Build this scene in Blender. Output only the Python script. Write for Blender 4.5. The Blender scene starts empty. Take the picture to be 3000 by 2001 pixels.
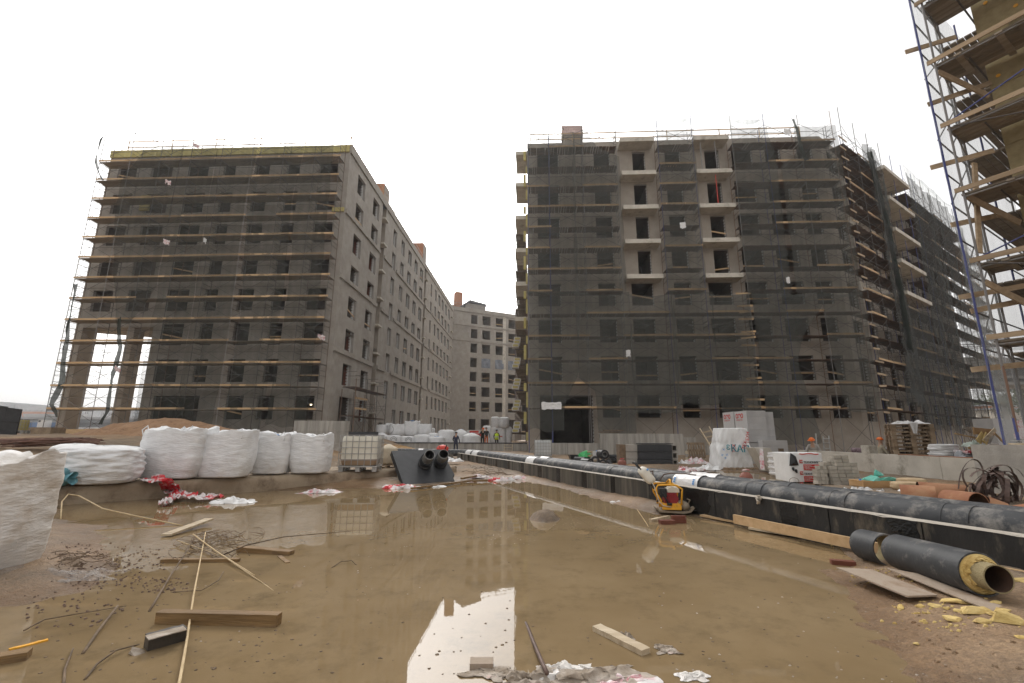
import bpy, bmesh, math, random
import numpy as np
from math import sin, cos, tan, pi, radians, atan2, sqrt
from mathutils import Vector, Matrix, noise
random.seed(7)
SC = bpy.context.scene
COL = SC.collection

# ------------------------------------------------------------------ camera
FPX, PITCH, ROLL, CAMH = 1320.0, radians(11.87), radians(0.25), 1.45
cam_d = bpy.data.cameras.new('camera'); cam = bpy.data.objects.new('camera', cam_d); COL.objects.link(cam)
cam_d.sensor_width = 36; cam_d.lens = 36 * FPX / 3000; cam_d.clip_start = 0.05; cam_d.clip_end = 5000
_f = Vector((0, cos(PITCH), sin(PITCH))); _u0 = Vector((0, -sin(PITCH), cos(PITCH))); _r0 = Vector((1, 0, 0))
_r = _r0 * cos(ROLL) + _u0 * sin(ROLL); _u = -_r0 * sin(ROLL) + _u0 * cos(ROLL)
cam.matrix_world = Matrix(((_r.x, _u.x, -_f.x, 0), (_r.y, _u.y, -_f.y, 0), (_r.z, _u.z, -_f.z, CAMH), (0, 0, 0, 1)))
SC.camera = cam

# ------------------------------------------------------------------ sky, sun, exposure
SUN_EL, SUN_AZ = radians(36), radians(-16)          # behind the left block, through thick cloud
w = bpy.data.worlds.new('World'); SC.world = w; w.use_nodes = True
nt = w.node_tree; nt.nodes.clear()
sky = nt.nodes.new('ShaderNodeTexSky'); sky.sky_type = 'NISHITA'; sky.sun_disc = False
sky.sun_elevation = SUN_EL; sky.sun_rotation = SUN_AZ; sky.dust_density = 8.0; sky.air_density = 1.0; sky.ozone_density = 1.0
hs = nt.nodes.new('ShaderNodeHueSaturation'); hs.inputs['Saturation'].default_value = 0.10; hs.inputs['Value'].default_value = 1.0
cl = nt.nodes.new('ShaderNodeMixRGB'); cl.inputs['Fac'].default_value = 0.38
cl.inputs['Color2'].default_value = (10.5, 10.3, 10.1, 1)   # the even cloud deck
bg = nt.nodes.new('ShaderNodeBackground'); bg.inputs['Strength'].default_value = 0.15
wo = nt.nodes.new('ShaderNodeOutputWorld')
nt.links.new(sky.outputs[0], hs.inputs['Color']); nt.links.new(hs.outputs[0], cl.inputs['Color1'])
nt.links.new(cl.outputs[0], bg.inputs['Color']); nt.links.new(bg.outputs[0], wo.inputs['Surface'])
sun_d = bpy.data.lights.new('sun', 'SUN'); sun_d.energy = 0.9; sun_d.angle = radians(22); sun_d.color = (1, .95, .88)
sun = bpy.data.objects.new('sun', sun_d); COL.objects.link(sun)
_sd = Vector((sin(SUN_AZ) * cos(SUN_EL), cos(SUN_AZ) * cos(SUN_EL), sin(SUN_EL)))
sun.rotation_euler = _sd.to_track_quat('Z', 'Y').to_euler(); sun.location = (0, 0, 60)
SC.view_settings.view_transform = 'Standard'; SC.view_settings.look = 'None'
SC.view_settings.exposure = 0.24; SC.view_settings.gamma = 1.0; SC.view_settings.use_curve_mapping = False
SC.cycles.max_bounces = 7; SC.cycles.diffuse_bounces = 3; SC.cycles.glossy_bounces = 3
SC.cycles.transmission_bounces = 4; SC.cycles.transparent_max_bounces = 24; SC.cycles.use_denoising = True
SC.cycles.caustics_reflective = False; SC.cycles.caustics_refractive = False
SC.cycles.sample_clamp_indirect = 6

# ------------------------------------------------------------------ places measured off the photograph (metres)
def ray(u, v):
    a = (u - 1500) / FPX; b = (1000.5 - v) / FPX
    return _f + _r * a + _u * b
def onz(u, v, z=0.0):
    d = ray(u, v); t = (z - CAMH) / d.z; return Vector((d.x * t, d.y * t, z))
def ony(u, v, y):
    d = ray(u, v); t = y / d.y; return Vector((d.x * t, y, CAMH + d.z * t))
def onpl(u, v, q, dr):
    d = ray(u, v); n = (-dr[1], dr[0]); t = (q[0] * n[0] + q[1] * n[1]) / (d.x * n[0] + d.y * n[1])
    return Vector((d.x * t, d.y * t, CAMH + d.z * t))
TT = radians(2.7); DA = (cos(TT), -sin(TT)); DB = (sin(TT), cos(TT))

# ------------------------------------------------------------------ materials
def mat(name, c1, c2=None, scale=4.0, rough=.8, bump=.15, bscale=40.0, metal=0.0, stretch=(1, 1, 1), rnd=0.0,
        lo=.35, hi=.65, spec=.4, dirt=None, dscale=1.5, dlo=.5, dhi=.72, bstretch=None, detail=6.0, bdist=.02):
    m = bpy.data.materials.new(name); m.use_nodes = True; t = m.node_tree; N = t.nodes; L = t.links
    p = N['Principled BSDF']; p.inputs['Roughness'].default_value = rough; p.inputs['Metallic'].default_value = metal
    p.inputs['Specular IOR Level'].default_value = spec
    tc = N.new('ShaderNodeTexCoord'); mp = N.new('ShaderNodeMapping'); mp.inputs['Scale'].default_value = stretch
    L.new(tc.outputs['Object'], mp.inputs['Vector'])
    vec = mp.outputs['Vector']
    if rnd > 0:
        oi = N.new('ShaderNodeObjectInfo'); va = N.new('ShaderNodeVectorMath'); va.operation = 'MULTIPLY_ADD'
        L.new(oi.outputs['Random'], va.inputs[0]); va.inputs[1].default_value = (37, 53, 71); L.new(vec, va.inputs[2]); vec = va.outputs[0]
    n = N.new('ShaderNodeTexNoise'); n.inputs['Scale'].default_value = scale; n.inputs['Detail'].default_value = detail
    n.inputs['Roughness'].default_value = .62; L.new(vec, n.inputs['Vector'])
    r = N.new('ShaderNodeValToRGB'); e = r.color_ramp.elements
    e[0].position = lo; e[1].position = hi; e[0].color = (*c1, 1); e[1].color = (*(c2 or c1), 1)
    L.new(n.outputs['Fac'], r.inputs['Fac']); col = r.outputs['Color']
    if dirt is not None:
        n3 = N.new('ShaderNodeTexNoise'); n3.inputs['Scale'].default_value = dscale; n3.inputs['Detail'].default_value = 8
        n3.inputs['Roughness'].default_value = .7; L.new(vec, n3.inputs['Vector'])
        r3 = N.new('ShaderNodeMapRange'); r3.inputs['From Min'].default_value = dlo; r3.inputs['From Max'].default_value = dhi
        L.new(n3.outputs['Fac'], r3.inputs['Value'])
        mx = N.new('ShaderNodeMixRGB'); L.new(r3.outputs[0], mx.inputs['Fac']); L.new(col, mx.inputs['Color1'])
        mx.inputs['Color2'].default_value = (*dirt, 1); col = mx.outputs[0]
    if rnd > 0:
        hv = N.new('ShaderNodeHueSaturation'); mr = N.new('ShaderNodeMapRange')
        mr.inputs['To Min'].default_value = 1 - rnd; mr.inputs['To Max'].default_value = 1 + rnd
        L.new(oi.outputs['Random'], mr.inputs['Value']); L.new(mr.outputs[0], hv.inputs['Value']); L.new(col, hv.inputs['Color']); col = hv.outputs[0]
    L.new(col, p.inputs['Base Color'])
    if bump > 0:
        mp2 = N.new('ShaderNodeMapping'); mp2.inputs['Scale'].default_value = bstretch or stretch; L.new(tc.outputs['Object'], mp2.inputs['Vector'])
        n2 = N.new('ShaderNodeTexNoise'); n2.inputs['Scale'].default_value = bscale; n2.inputs['Detail'].default_value = 5
        L.new(mp2.outputs[0], n2.inputs['Vector'])
        b = N.new('ShaderNodeBump'); b.inputs['Strength'].default_value = bump; b.inputs['Distance'].default_value = bdist
        L.new(n2.outputs['Fac'], b.inputs['Height']); L.new(b.outputs[0], p.inputs['Normal'])
    return m
MT = {}
def D(key, *a, **k): MT[key] = mat(key, *a, **k)
D('plaster', (.30, .27, .235), (.37, .34, .30), 1.1, .9, .12, 14, dirt=(.24, .215, .19), dscale=.5, dlo=.48, dhi=.8)
D('plaster_c', (.31, .27, .225), (.37, .325, .275), 1.0, .9, .12, 14, dirt=(.24, .20, .165), dscale=.45, dlo=.5, dhi=.8)
D('interior_lit', (.24, .20, .165), (.32, .27, .22), 1.2, .95, 0)  # daylight passing through the far block's rooms, put into a paler colour
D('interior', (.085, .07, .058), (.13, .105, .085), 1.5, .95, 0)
D('reveal', (.33, .30, .27), (.40, .37, .34), 2, .9, .05)
D('brick_red', (.13, .042, .026), (.20, .07, .042), 3, .9, .2, 25, rnd=.18)
D('brick_orange', (.40, .17, .09), (.48, .22, .12), 3, .9, .1, 25, rnd=.12)
D('foam_white', (.62, .62, .60), (.72, .71, .69), 3, .8, .1)
D('concrete', (.30, .28, .25), (.42, .39, .35), 1.6, .9, .3, 30, dirt=(.20, .18, .155), dscale=1.2, dlo=.52, dhi=.75)
D('concrete_streak', (.25, .235, .21), (.41, .385, .345), 1.4, .9, .2, 30, stretch=(2.2, 2.2, .16), lo=.38, hi=.62, bstretch=(1, 1, 1))
D('concrete_light', (.47, .435, .375), (.60, .56, .49), 1.4, .9, .35, 22, dirt=(.27, .24, .19), dscale=1.1, dlo=.53, dhi=.68)
D('kerb_mud', (.27, .20, .135), (.37, .295, .21), 1.4, .85, .4, 22, dirt=(.16, .11, .07), dscale=1.6, dlo=.48, dhi=.66)
D('board_old', (.31, .225, .14), (.43, .32, .21), 2.5, .8, .15, 30, stretch=(.3, 4, 4), rnd=.18)
D('slab_top', (.36, .32, .27), (.46, .42, .36), 2, .9, .2)
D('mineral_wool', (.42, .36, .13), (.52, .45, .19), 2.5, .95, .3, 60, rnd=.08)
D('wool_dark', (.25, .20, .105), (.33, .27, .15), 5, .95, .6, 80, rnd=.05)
D('deck_wood', (.22, .185, .145), (.33, .275, .215), 2, .85, .2, 30, stretch=(.3, 3, 3), rnd=.25)
D('deck_dark', (.09, .06, .045), (.16, .105, .075), 2, .85, .2, 30, stretch=(.3, 3, 3), rnd=.25)
D('board_wood', (.46, .30, .155), (.56, .39, .22), 2.5, .75, .15, 30, stretch=(.3, 4, 4), rnd=.18)
D('timber_dark', (.035, .028, .022), (.07, .055, .042), 4, .5, .3, 25)
D('timber_wet', (.14, .08, .03), (.30, .185, .078), 2.2, .7, .35, 20, stretch=(.35, 5, 5), dirt=(.08, .05, .03), dlo=.5, dhi=.7)
D('timber_pale', (.46, .36, .24), (.60, .50, .36), 2.5, .75, .3, 22, stretch=(.4, 5, 5), rnd=.1, dirt=(.25, .17, .10), dlo=.52, dhi=.72)
D('pallet_wood', (.23, .16, .10), (.36, .27, .18), 3, .85, .2, 30, rnd=.2)
D('tube_grey', (.17, .165, .165), (.30, .29, .28), 3, .6, 0, rnd=.2, metal=.1, dirt=(.13, .07, .05), dlo=.55, dhi=.7, dscale=3)
D('tube_rust', (.12, .075, .055), (.22, .13, .085), 5, .75, 0, rnd=.3)
D('tube_blue', (.045, .055, .19), (.085, .10, .26), 4, .6, 0, rnd=.2, dirt=(.16, .15, .15), dlo=.58, dhi=.72, dscale=4)
D('tube_dark', (.075, .07, .068), (.13, .115, .105), 4, .7, 0)
D('bag_white', (.68, .68, .685), (.79, .79, .79), 3, .6, .55, 8, bstretch=(1.0, 1.0, 5.5), dirt=(.52, .46, .39), dscale=1.1, dlo=.55, dhi=.9, bdist=.035)
D('bag_dirty', (.62, .575, .52), (.80, .785, .775), 1.6, .55, .45, 10, bstretch=(1, 1, 4.0), dirt=(.40, .29, .18), dscale=1.0, dlo=.5, dhi=.74, bdist=.03)
D('tarp_white', (.76, .76, .75), (.84, .84, .83), 2, .45, .35, 7, bdist=.03)
D('film_white', (.70, .69, .68), (.80, .79, .78), 2, .35, .5, 12, bdist=.03)
D('sack_cream', (.50, .42, .31), (.62, .54, .42), 3, .8, .3, 20)
D('bag_teal', (.10, .26, .30), (.19, .40, .46), 3, .4, .6, 7, bdist=.03, dirt=(.05, .10, .11), dscale=1.5)
D('bag_green', (.36, .42, .36), (.52, .58, .52), 2, .4, .4, 8, dirt=(.14, .17, .16), dscale=1.0, dlo=.5, dhi=.65)
D('plastic_teal', (.10, .42, .33), (.20, .56, .46), 3, .35, .5, 12)
D('plastic_green', (.04, .36, .10), (.08, .46, .16), 3, .4, .4, 12)
D('ibc_white', (.70, .66, .56), (.77, .73, .63), 1.2, .45, .05, 10)
D('ibc_liquid', (.30, .20, .12), (.36, .25, .16), 1.2, .45, 0)
D('ibc_frost', (.50, .52, .52), (.62, .63, .62), 1.2, .45, .05, 10)
D('galv', (.30, .295, .28), (.42, .41, .39), 4, .5, 0, metal=.3, dirt=(.25, .16, .10), dlo=.6, dhi=.75, dscale=3)
D('black_panel', (.030, .031, .034), (.042, .043, .047), 5, .62, .25, 90, dirt=(.30, .28, .26), dscale=14, dlo=.70, dhi=.78)
D('black_plastic', (.014, .014, .015), (.024, .024, .025), 4, .42, .08, 20)
D('pipe_black', (.034, .036, .039), (.056, .058, .062), 3, .58, .2, 16, spec=.3, dirt=(.27, .25, .225), dscale=4.6, dlo=.50, dhi=.72, stretch=(.8, .8, .8))
D('pipe_steel', (.22, .21, .19), (.34, .33, .31), 5, .45, .1, metal=.5)
D('foam_yellow', (.52, .37, .125), (.66, .50, .22), 5, .95, .6, 40, rnd=.12, dirt=(.42, .27, .09), dlo=.5, dhi=.75, dscale=3)
D('pipe_inside', (.05, .028, .018), (.10, .055, .035), 4, .9, .1)
D('rust', (.20, .085, .045), (.34, .16, .085), 2.5, .9, .15, 40, dirt=(.40, .24, .14), dlo=.55, dhi=.75, dscale=2, rnd=.1)
D('rust_pipe', (.24, .10, .055), (.36, .17, .09), 1.5, .9, .12, 40, dirt=(.42, .26, .15), dlo=.5, dhi=.75, dscale=1.6, stretch=(1, 1, 1))
D('steel_strap', (.075, .05, .042), (.16, .105, .085), 5, .6, .1, metal=.3)
D('rebar', (.12, .065, .05), (.21, .12, .09), 5, .85, .1, rnd=.2)
D('red_paint', (.50, .045, .03), (.62, .06, .04), 3, .5, .05)
D('red_film', (.55, .06, .07), (.70, .62, .60), 3.2, .4, .5, 12, lo=.44, hi=.56)
D('red_film_b', (.55, .06, .07), (.72, .66, .66), 4.2, .4, .5, 12, lo=.38, hi=.50)
D('pink_film', (.62, .22, .25), (.74, .70, .69), 6, .4, .5, 12, lo=.36, hi=.52)
D('gas_red', (.20, .07, .05), (.27, .10, .07), 4, .6, .15, 30, dirt=(.16, .09, .06), dlo=.5, dhi=.7)
D('yellow_paint', (.72, .33, .015), (.80, .40, .03), 6, .5, .05, dirt=(.30, .17, .06), dlo=.56, dhi=.72, dscale=6)
D('engine_red', (.20, .012, .016), (.27, .02, .025), 4, .5, .1)
D('steel_mud', (.20, .145, .09), (.30, .25, .19), 6, .8, .3)
D('cream_plastic', (.62, .58, .49), (.72, .68, .60), 3, .5, .05)
D('rubber', (.018, .018, .018), (.03, .03, .03), 4, .6, .1)
D('aac', (.40, .39, .385), (.46, .45, .44), 2, .95, .2, 60, rnd=.05)
D('aac_white', (.56, .55, .54), (.62, .61, .60), 2, .8, .1)
D('paver', (.36, .325, .27), (.46, .42, .36), 5, .95, .3, 60, rnd=.14)
D('cardboard', (.40, .235, .10), (.50, .31, .15), 2, .85, .1)
D('paper_bag', (.47, .34, .20), (.58, .44, .28), 3, .8, .3, 12)
D('purple_wrap', (.14, .09, .105), (.23, .16, .17), 3, .4, .4, 20, stretch=(.4, 4, 4))
D('roof_dark', (.09, .09, .10), (.13, .13, .14), 3, .7, .1)
D('far_grey', (.30, .31, .33), (.40, .41, .43), .05, .9, 0)
D('far_blue', (.10, .17, .32), (.13, .21, .37), .1, .8, 0)
D('far_orange', (.45, .20, .11), (.52, .26, .16), .1, .9, 0)
D('far_steel', (.24, .27, .31), (.30, .33, .37), .05, .8, 0)
D('bridge', (.20, .19, .175), (.26, .25, .23), .3, .9, 0)
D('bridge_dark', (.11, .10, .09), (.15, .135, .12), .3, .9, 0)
D('window_dark', (.04, .045, .05), (.07, .075, .08), 1, .3, 0)
D('orange_hat', (.75, .16, .02), (.80, .19, .03), 3, .45, 0)
D('skin', (.42, .25, .17), (.46, .28, .19), 3, .6, 0)
D('cloth_navy', (.018, .020, .045), (.03, .034, .065), 6, .9, .2)
D('cloth_black', (.014, .013, .013), (.028, .026, .025), 6, .9, .2)
D('cloth_khaki', (.30, .26, .19), (.36, .32, .24), 6, .9, .2)
D('cloth_grey', (.30, .28, .26), (.36, .34, .31), 6, .9, .2)
D('cloth_orange', (.62, .15, .04), (.68, .18, .05), 6, .9, .2)
D('hi_vis', (.55, .75, .03), (.62, .82, .05), 6, .8, .1)
D('reed', (.42, .31, .17), (.56, .43, .26), 8, .8, .2, rnd=.2)
D('stick_dark', (.10, .07, .045), (.20, .14, .09), 6, .85, .2, rnd=.2)
D('leaf', (.07, .10, .035), (.13, .16, .055), 2, .8, .1)
D('bark', (.10, .075, .05), (.16, .12, .085), 5, .9, .4)
D('gravel_dark', (.10, .065, .05), (.20, .135, .10), 9, .8, .3)
D('rubbish_grey', (.22, .17, .12), (.48, .42, .36), 5, .9, .6, 30, dirt=(.55, .30, .28), dlo=.6, dhi=.7, dscale=5)
D('sand', (.27, .155, .082), (.37, .225, .13), 1.4, .95, .6, 14, dirt=(.19, .105, .058), dscale=3.0, dlo=.5, dhi=.68, bdist=.08)
D('rope', (.50, .44, .36), (.60, .54, .46), 8, .9, .4)
D('letter_red', (.55, .02, .015), (.6, .03, .02), 3, .5, 0)
D('letter_dark', (.03, .03, .035), (.05, .05, .05), 3, .5, 0)
D('letter_teal', (.03, .22, .27), (.04, .27, .33), 3, .5, 0)
D('letter_blue', (.06, .24, .55), (.09, .28, .6), 3, .5, 0)
D('letter_white', (.75, .70, .66), (.8, .75, .72), 3, .5, 0)
D('dowel', (.62, .30, .02), (.68, .34, .03), 3, .5, 0)
D('window_grey_cover', (.15, .17, .20), (.22, .24, .28), 2, .5, .4, 6)
D('gypsum', (.30, .235, .175), (.42, .345, .28), 3, .9, .2, 30, dirt=(.24, .165, .105), dlo=.46, dhi=.66, dscale=3)
D('lamp_glass', (.8, .75, .6), None, 1, .3, 0)
for _n in MT['lamp_glass'].node_tree.nodes:
    if _n.type == 'BSDF_PRINCIPLED':
        _n.inputs['Emission Color'].default_value = (1, .82, .55, 1); _n.inputs['Emission Strength'].default_value = 5

def net_mat(name, c, fac, var=.12, tr=.5):
    m = bpy.data.materials.new(name); m.use_nodes = True; t = m.node_tree; N = t.nodes; L = t.links; N.clear()
    o = N.new('ShaderNodeOutputMaterial'); mx = N.new('ShaderNodeMixShader'); tp = N.new('ShaderNodeBsdfTransparent')
    df = N.new('ShaderNodeBsdfDiffuse'); df.inputs['Color'].default_value = (*c, 1)
    tl = N.new('ShaderNodeBsdfTranslucent'); tl.inputs['Color'].default_value = (*c, 1)
    m2 = N.new('ShaderNodeMixShader'); m2.inputs[0].default_value = tr
    L.new(df.outputs[0], m2.inputs[1]); L.new(tl.outputs[0], m2.inputs[2])
    tc = N.new('ShaderNodeTexCoord'); mp = N.new('ShaderNodeMapping'); mp.inputs['Scale'].default_value = (1.6, 1.6, .22)
    n = N.new('ShaderNodeTexNoise'); n.inputs['Scale'].default_value = 1.0; n.inputs['Detail'].default_value = 5
    mr = N.new('ShaderNodeMapRange'); mr.inputs['From Min'].default_value = .3; mr.inputs['From Max'].default_value = .7
    mr.inputs['To Min'].default_value = fac - var; mr.inputs['To Max'].default_value = fac + var
    L.new(tc.outputs['Object'], mp.inputs[0]); L.new(mp.outputs[0], n.inputs['Vector']); L.new(n.outputs['Fac'], mr.inputs['Value'])
    L.new(mr.outputs[0], mx.inputs[0]); L.new(tp.outputs[0], mx.inputs[1]); L.new(m2.outputs[0], mx.inputs[2]); L.new(mx.outputs[0], o.inputs[0])
    MT[name] = m
net_mat('net_a', (.115, .12, .105), .37)
net_mat('net_c', (.165, .17, .155), .44)
net_mat('net_d', (.135, .14, .135), .58)
net_mat('net_e', (.42, .44, .45), .42, .05)
net_mat('net_pale', (.20, .25, .22), .20, .10)
net_mat('net_rope', (.06, .07, .06), .90, .06)
net_mat('film_clear', (.66, .64, .62), .26, .2)

# ------------------------------------------------------------------ mesh helpers
BASE = {}
class MB:
    def __init__(s): s.v = []; s.f = []; s.mi = []
    def add(s, vs, fs, k=0):
        o = len(s.v); s.v += [tuple(q) for q in vs]; s.f += [tuple(i + o for i in f) for f in fs]; s.mi += [k] * len(fs)
    def box(s, c, sz, rz=0, k=0, M=None):
        hx, hy, hz = sz[0] / 2, sz[1] / 2, sz[2] / 2; P = []
        for x, y, z in ((-1, -1, -1), (1, -1, -1), (1, 1, -1), (-1, 1, -1), (-1, -1, 1), (1, -1, 1), (1, 1, 1), (-1, 1, 1)):
            p = Vector((x * hx, y * hy, z * hz))
            if M is not None: p = M @ p
            elif rz: p = Vector((p.x * cos(rz) - p.y * sin(rz), p.x * sin(rz) + p.y * cos(rz), p.z))
            P.append(p + Vector(c))
        s.add(P, ((3, 2, 1, 0), (4, 5, 6, 7), (0, 1, 5, 4), (1, 2, 6, 5), (2, 3, 7, 6), (3, 0, 4, 7)), k)
        return s
    def cob(s, a, b, k=0):
        return s.box([(a[i] + b[i]) / 2 for i in range(3)], [abs(b[i] - a[i]) for i in range(3)], 0, k)
    def bar(s, a, b, w, h, k=0, up=(0, 0, 1)):
        a = Vector(a); b = Vector(b); d = (b - a); L_ = d.length; d.normalize()
        u = Vector(up); x = d.cross(u)
        if x.length < 1e-4: x = d.cross(Vector((0, 1, 0)))
        x.normalize(); z = x.cross(d)
        P = [q + x * (sx * w / 2) + z * (sz * h / 2) for q in (a, b) for sx, sz in ((-1, -1), (1, -1), (1, 1), (-1, 1))]
        s.add(P, ((0, 1, 2, 3), (7, 6, 5, 4), (0, 4, 5, 1), (1, 5, 6, 2), (2, 6, 7, 3), (3, 7, 4, 0)), k)
        return s
    def tube(s, pts, r, n=6, k=0, cap=True):
        pts = [Vector(p) for p in pts]; rs = r if isinstance(r, (list, tuple)) else [r] * len(pts)
        rings = []; prev = None
        for i, p in enumerate(pts):
            d = (pts[min(i + 1, len(pts) - 1)] - pts[max(i - 1, 0)]).normalized()
            if prev is None:
                x = d.cross(Vector((0, 0, 1)))
                if x.length < 1e-3: x = d.cross(Vector((0, 1, 0)))
            else: x = prev - d * prev.dot(d)
            x.normalize(); prev = x; y = d.cross(x)
            rings.append([p + (x * cos(2 * pi * j / n) + y * sin(2 * pi * j / n)) * rs[i] for j in range(n)])
        V = [q for R_ in rings for q in R_]; F = []
        for i in range(len(rings) - 1):
            for j in range(n): F.append((i * n + j, i * n + (j + 1) % n, (i + 1) * n + (j + 1) % n, (i + 1) * n + j))
        if cap: F.append(tuple(range(n - 1, -1, -1))); F.append(tuple((len(rings) - 1) * n + j for j in range(n)))
        s.add(V, F, k); return s
    def ring(s, a, b, ro, ri, n=28, k=0, ki=None):      # a hollow pipe from a to b
        a = Vector(a); b = Vector(b); d = (b - a).normalized(); x = d.cross(Vector((0, 0, 1))).normalized(); y = d.cross(x)
        V = [q + (x * cos(2 * pi * j / n) + y * sin(2 * pi * j / n)) * r for q, r in ((a, ro), (b, ro), (b, ri), (a, ri)) for j in range(n)]
        F = []
        for i in range(4):
            for j in range(n): F.append((i * n + j, ((i + 1) % 4) * n + j, ((i + 1) % 4) * n + (j + 1) % n, i * n + (j + 1) % n))
        s.add(V, F[:2 * n], k); o = len(s.v) - len(V)
        s.f += [tuple(i + o for i in f) for f in F[2 * n:]]; s.mi += [k if ki is None else ki] * (2 * n)
        return s
    def prism(s, poly, z0, z1, k=0):
        n = len(poly); V = [(*p[:2], z0) for p in poly] + [(*p[:2], z1) for p in poly]
        s.add(V, [tuple(range(n - 1, -1, -1)), tuple(range(n, 2 * n))] + [(i, (i + 1) % n, n + (i + 1) % n, n + i) for i in range(n)], k); return s
    def grid(s, fn, nu, nv, k=0, wrap=False):
        V = [fn(i / (nu - 1), j / (nv - 1)) for j in range(nv) for i in range(nu)]
        s.add(V, [(j * nu + i, j * nu + i + 1, (j + 1) * nu + i + 1, (j + 1) * nu + i) for j in range(nv - 1) for i in range(nu - 1)], k); return s
    def mesh(s, name, mats, smooth=False):
        me = bpy.data.meshes.new(name); me.from_pydata(s.v, [], s.f)
        for m in (mats if isinstance(mats, (list, tuple)) else [mats]): me.materials.append(MT[m] if isinstance(m, str) else m)
        if any(s.mi): me.polygons.foreach_set('material_index', s.mi)
        if smooth: me.polygons.foreach_set('use_smooth', [True] * len(me.polygons))
        me.validate(); me.update(); return me
    def build(s, name, mats, parent=None, smooth=False, **tags):
        if parent is not None:
            b = BASE.get(parent.name, Vector((0, 0, 0)))
            if b.length: s.v = [(p[0] - b.x, p[1] - b.y, p[2] - b.z) for p in s.v]
        elif s.v:                                   # a thing that is one mesh: origin under its middle
            xs, ys, zs = zip(*s.v); b = Vector(((min(xs) + max(xs)) / 2, (min(ys) + max(ys)) / 2, min(zs)))
            s.v = [(p[0] - b.x, p[1] - b.y, p[2] - b.z) for p in s.v]
        o = bpy.data.objects.new(name, s.mesh(name, mats, smooth)); COL.objects.link(o)
        if parent is not None: o.parent = parent; BASE[o.name] = BASE.get(parent.name, Vector((0, 0, 0)))
        elif s.v: o.location = b; BASE[o.name] = b.copy()
        tag(o, **tags); return o
def tag(o, label=None, cat=None, group=None, kind=None):
    if label: o['label'] = label
    if cat: o['category'] = cat
    if group: o['group'] = group
    if kind: o['kind'] = kind
    return o
def thing(name, label, cat, loc=(0, 0, 0), rz=0.0, group=None):
    o = bpy.data.objects.new(name, None); o.empty_display_size = .2; COL.objects.link(o)
    o.location = loc; o.rotation_euler = (0, 0, rz); BASE[o.name] = Vector(loc) if not rz else Vector((0, 0, 0))
    return tag(o, label, cat, group)
def inst(name, me, parent, loc=(0, 0, 0), rot=(0, 0, 0), scale=None, label=None, **t):
    o = bpy.data.objects.new(name, me); COL.objects.link(o); o.parent = parent; o.location = loc; o.rotation_euler = rot
    if scale: o.scale = scale
    BASE[o.name] = Vector((0, 0, 0))
    return tag(o, label, **t)
def copy_tree(o, parent=None):
    c = o.copy(); COL.objects.link(c); c.parent = parent
    for ch in list(o.children): copy_tree(ch, c)
    return c
def smooth_angle(o, deg=40):
    me = o.data; me.polygons.foreach_set('use_smooth', [True] * len(me.polygons))
    try: me.set_sharp_from_angle(angle=radians(deg))
    except Exception: pass
    return o
def nz(x, y=0, z=0, s=1.0): return noise.noise(Vector((x * s, y * s, z * s)))
def text(parent, body, loc, size, m, rot=(pi / 2, 0, 0), name='lettering', ax='LEFT', bold=0.0, sx=1.0):
    cu = bpy.data.curves.new(name, 'FONT'); cu.body = body; cu.size = size; cu.align_x = ax; cu.extrude = .002; cu.offset = bold
    o = bpy.data.objects.new(name, cu); COL.objects.link(o); o.parent = parent; o.location = loc; o.rotation_euler = rot; o.scale = (sx, 1, 1)
    cu.materials.append(MT[m]); dg = bpy.context.evaluated_depsgraph_get(); me = bpy.data.meshes.new_from_object(o.evaluated_get(dg)); me.name = name
    o2 = bpy.data.objects.new(name, me); COL.objects.link(o2); o2.parent = parent; o2.location = loc; o2.rotation_euler = rot; o2.scale = (sx, 1, 1)
    bpy.data.objects.remove(o); bpy.data.curves.remove(cu); return o2
# ------------------------------------------------------------------ ground and water
POOL_PX = [(150,1478),(300,1462),(430,1452),(560,1442),(700,1440),(860,1436),(960,1432),(1150,1425),(1190,1425),(1330,1414),(1440,1402),(1490,1400),
  (1560,1412),(1640,1432),(1760,1462),(1870,1495),(1930,1510),(2010,1510),(2090,1527),(2200,1545),(2330,1568),(2440,1605),(2490,1650),(2440,1690),
  (2510,1790),(2610,1890),(2710,2000),(2790,2100),(2900,2300),(1500,2300),(200,2300),(-300,2000),(-200,1810),(60,1765),(220,1728),(350,1655),(330,1605),(300,1565),(200,1530),(140,1510)]
YARD_PX = [(1960,1388),(2080,1378),(2180,1382),(2290,1392),(2340,1405),(2310,1425),(2200,1420),(2050,1412),(1980,1402)]
def poly_sd(P, X, Y):
    P = np.array([(p.x, p.y) for p in P]); ins = np.zeros(X.shape, bool); d = np.full(X.shape, 1e9)
    for i in range(len(P)):
        a = P[i]; b = P[(i + 1) % len(P)]; e = b - a
        t = np.clip(((X - a[0]) * e[0] + (Y - a[1]) * e[1]) / (e @ e), 0, 1)
        d = np.minimum(d, np.hypot(X - a[0] - t * e[0], Y - a[1] - t * e[1]))
        c = (a[1] > Y) != (b[1] > Y)
        with np.errstate(divide='ignore', invalid='ignore'):
            xi = (b[0] - a[0]) * (Y - a[1]) / (b[1] - a[1] + 1e-12) + a[0]
        ins ^= c & (X < xi)
    return np.where(ins, -d, d)
POOL = [onz(*p) for p in POOL_PX]; YARD = [onz(*p) for p in YARD_PX]
CURB0, CURB1 = Vector((-9.6, 9.7, 0)), Vector((-2.0, 16.65, 0)); CD = (CURB1 - CURB0).normalized(); CN = Vector((-CD.y, CD.x, 0))
def ss(x, a, b):
    t = np.clip((x - a) / (b - a), 0, 1); return t * t * (3 - 2 * t)
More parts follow.
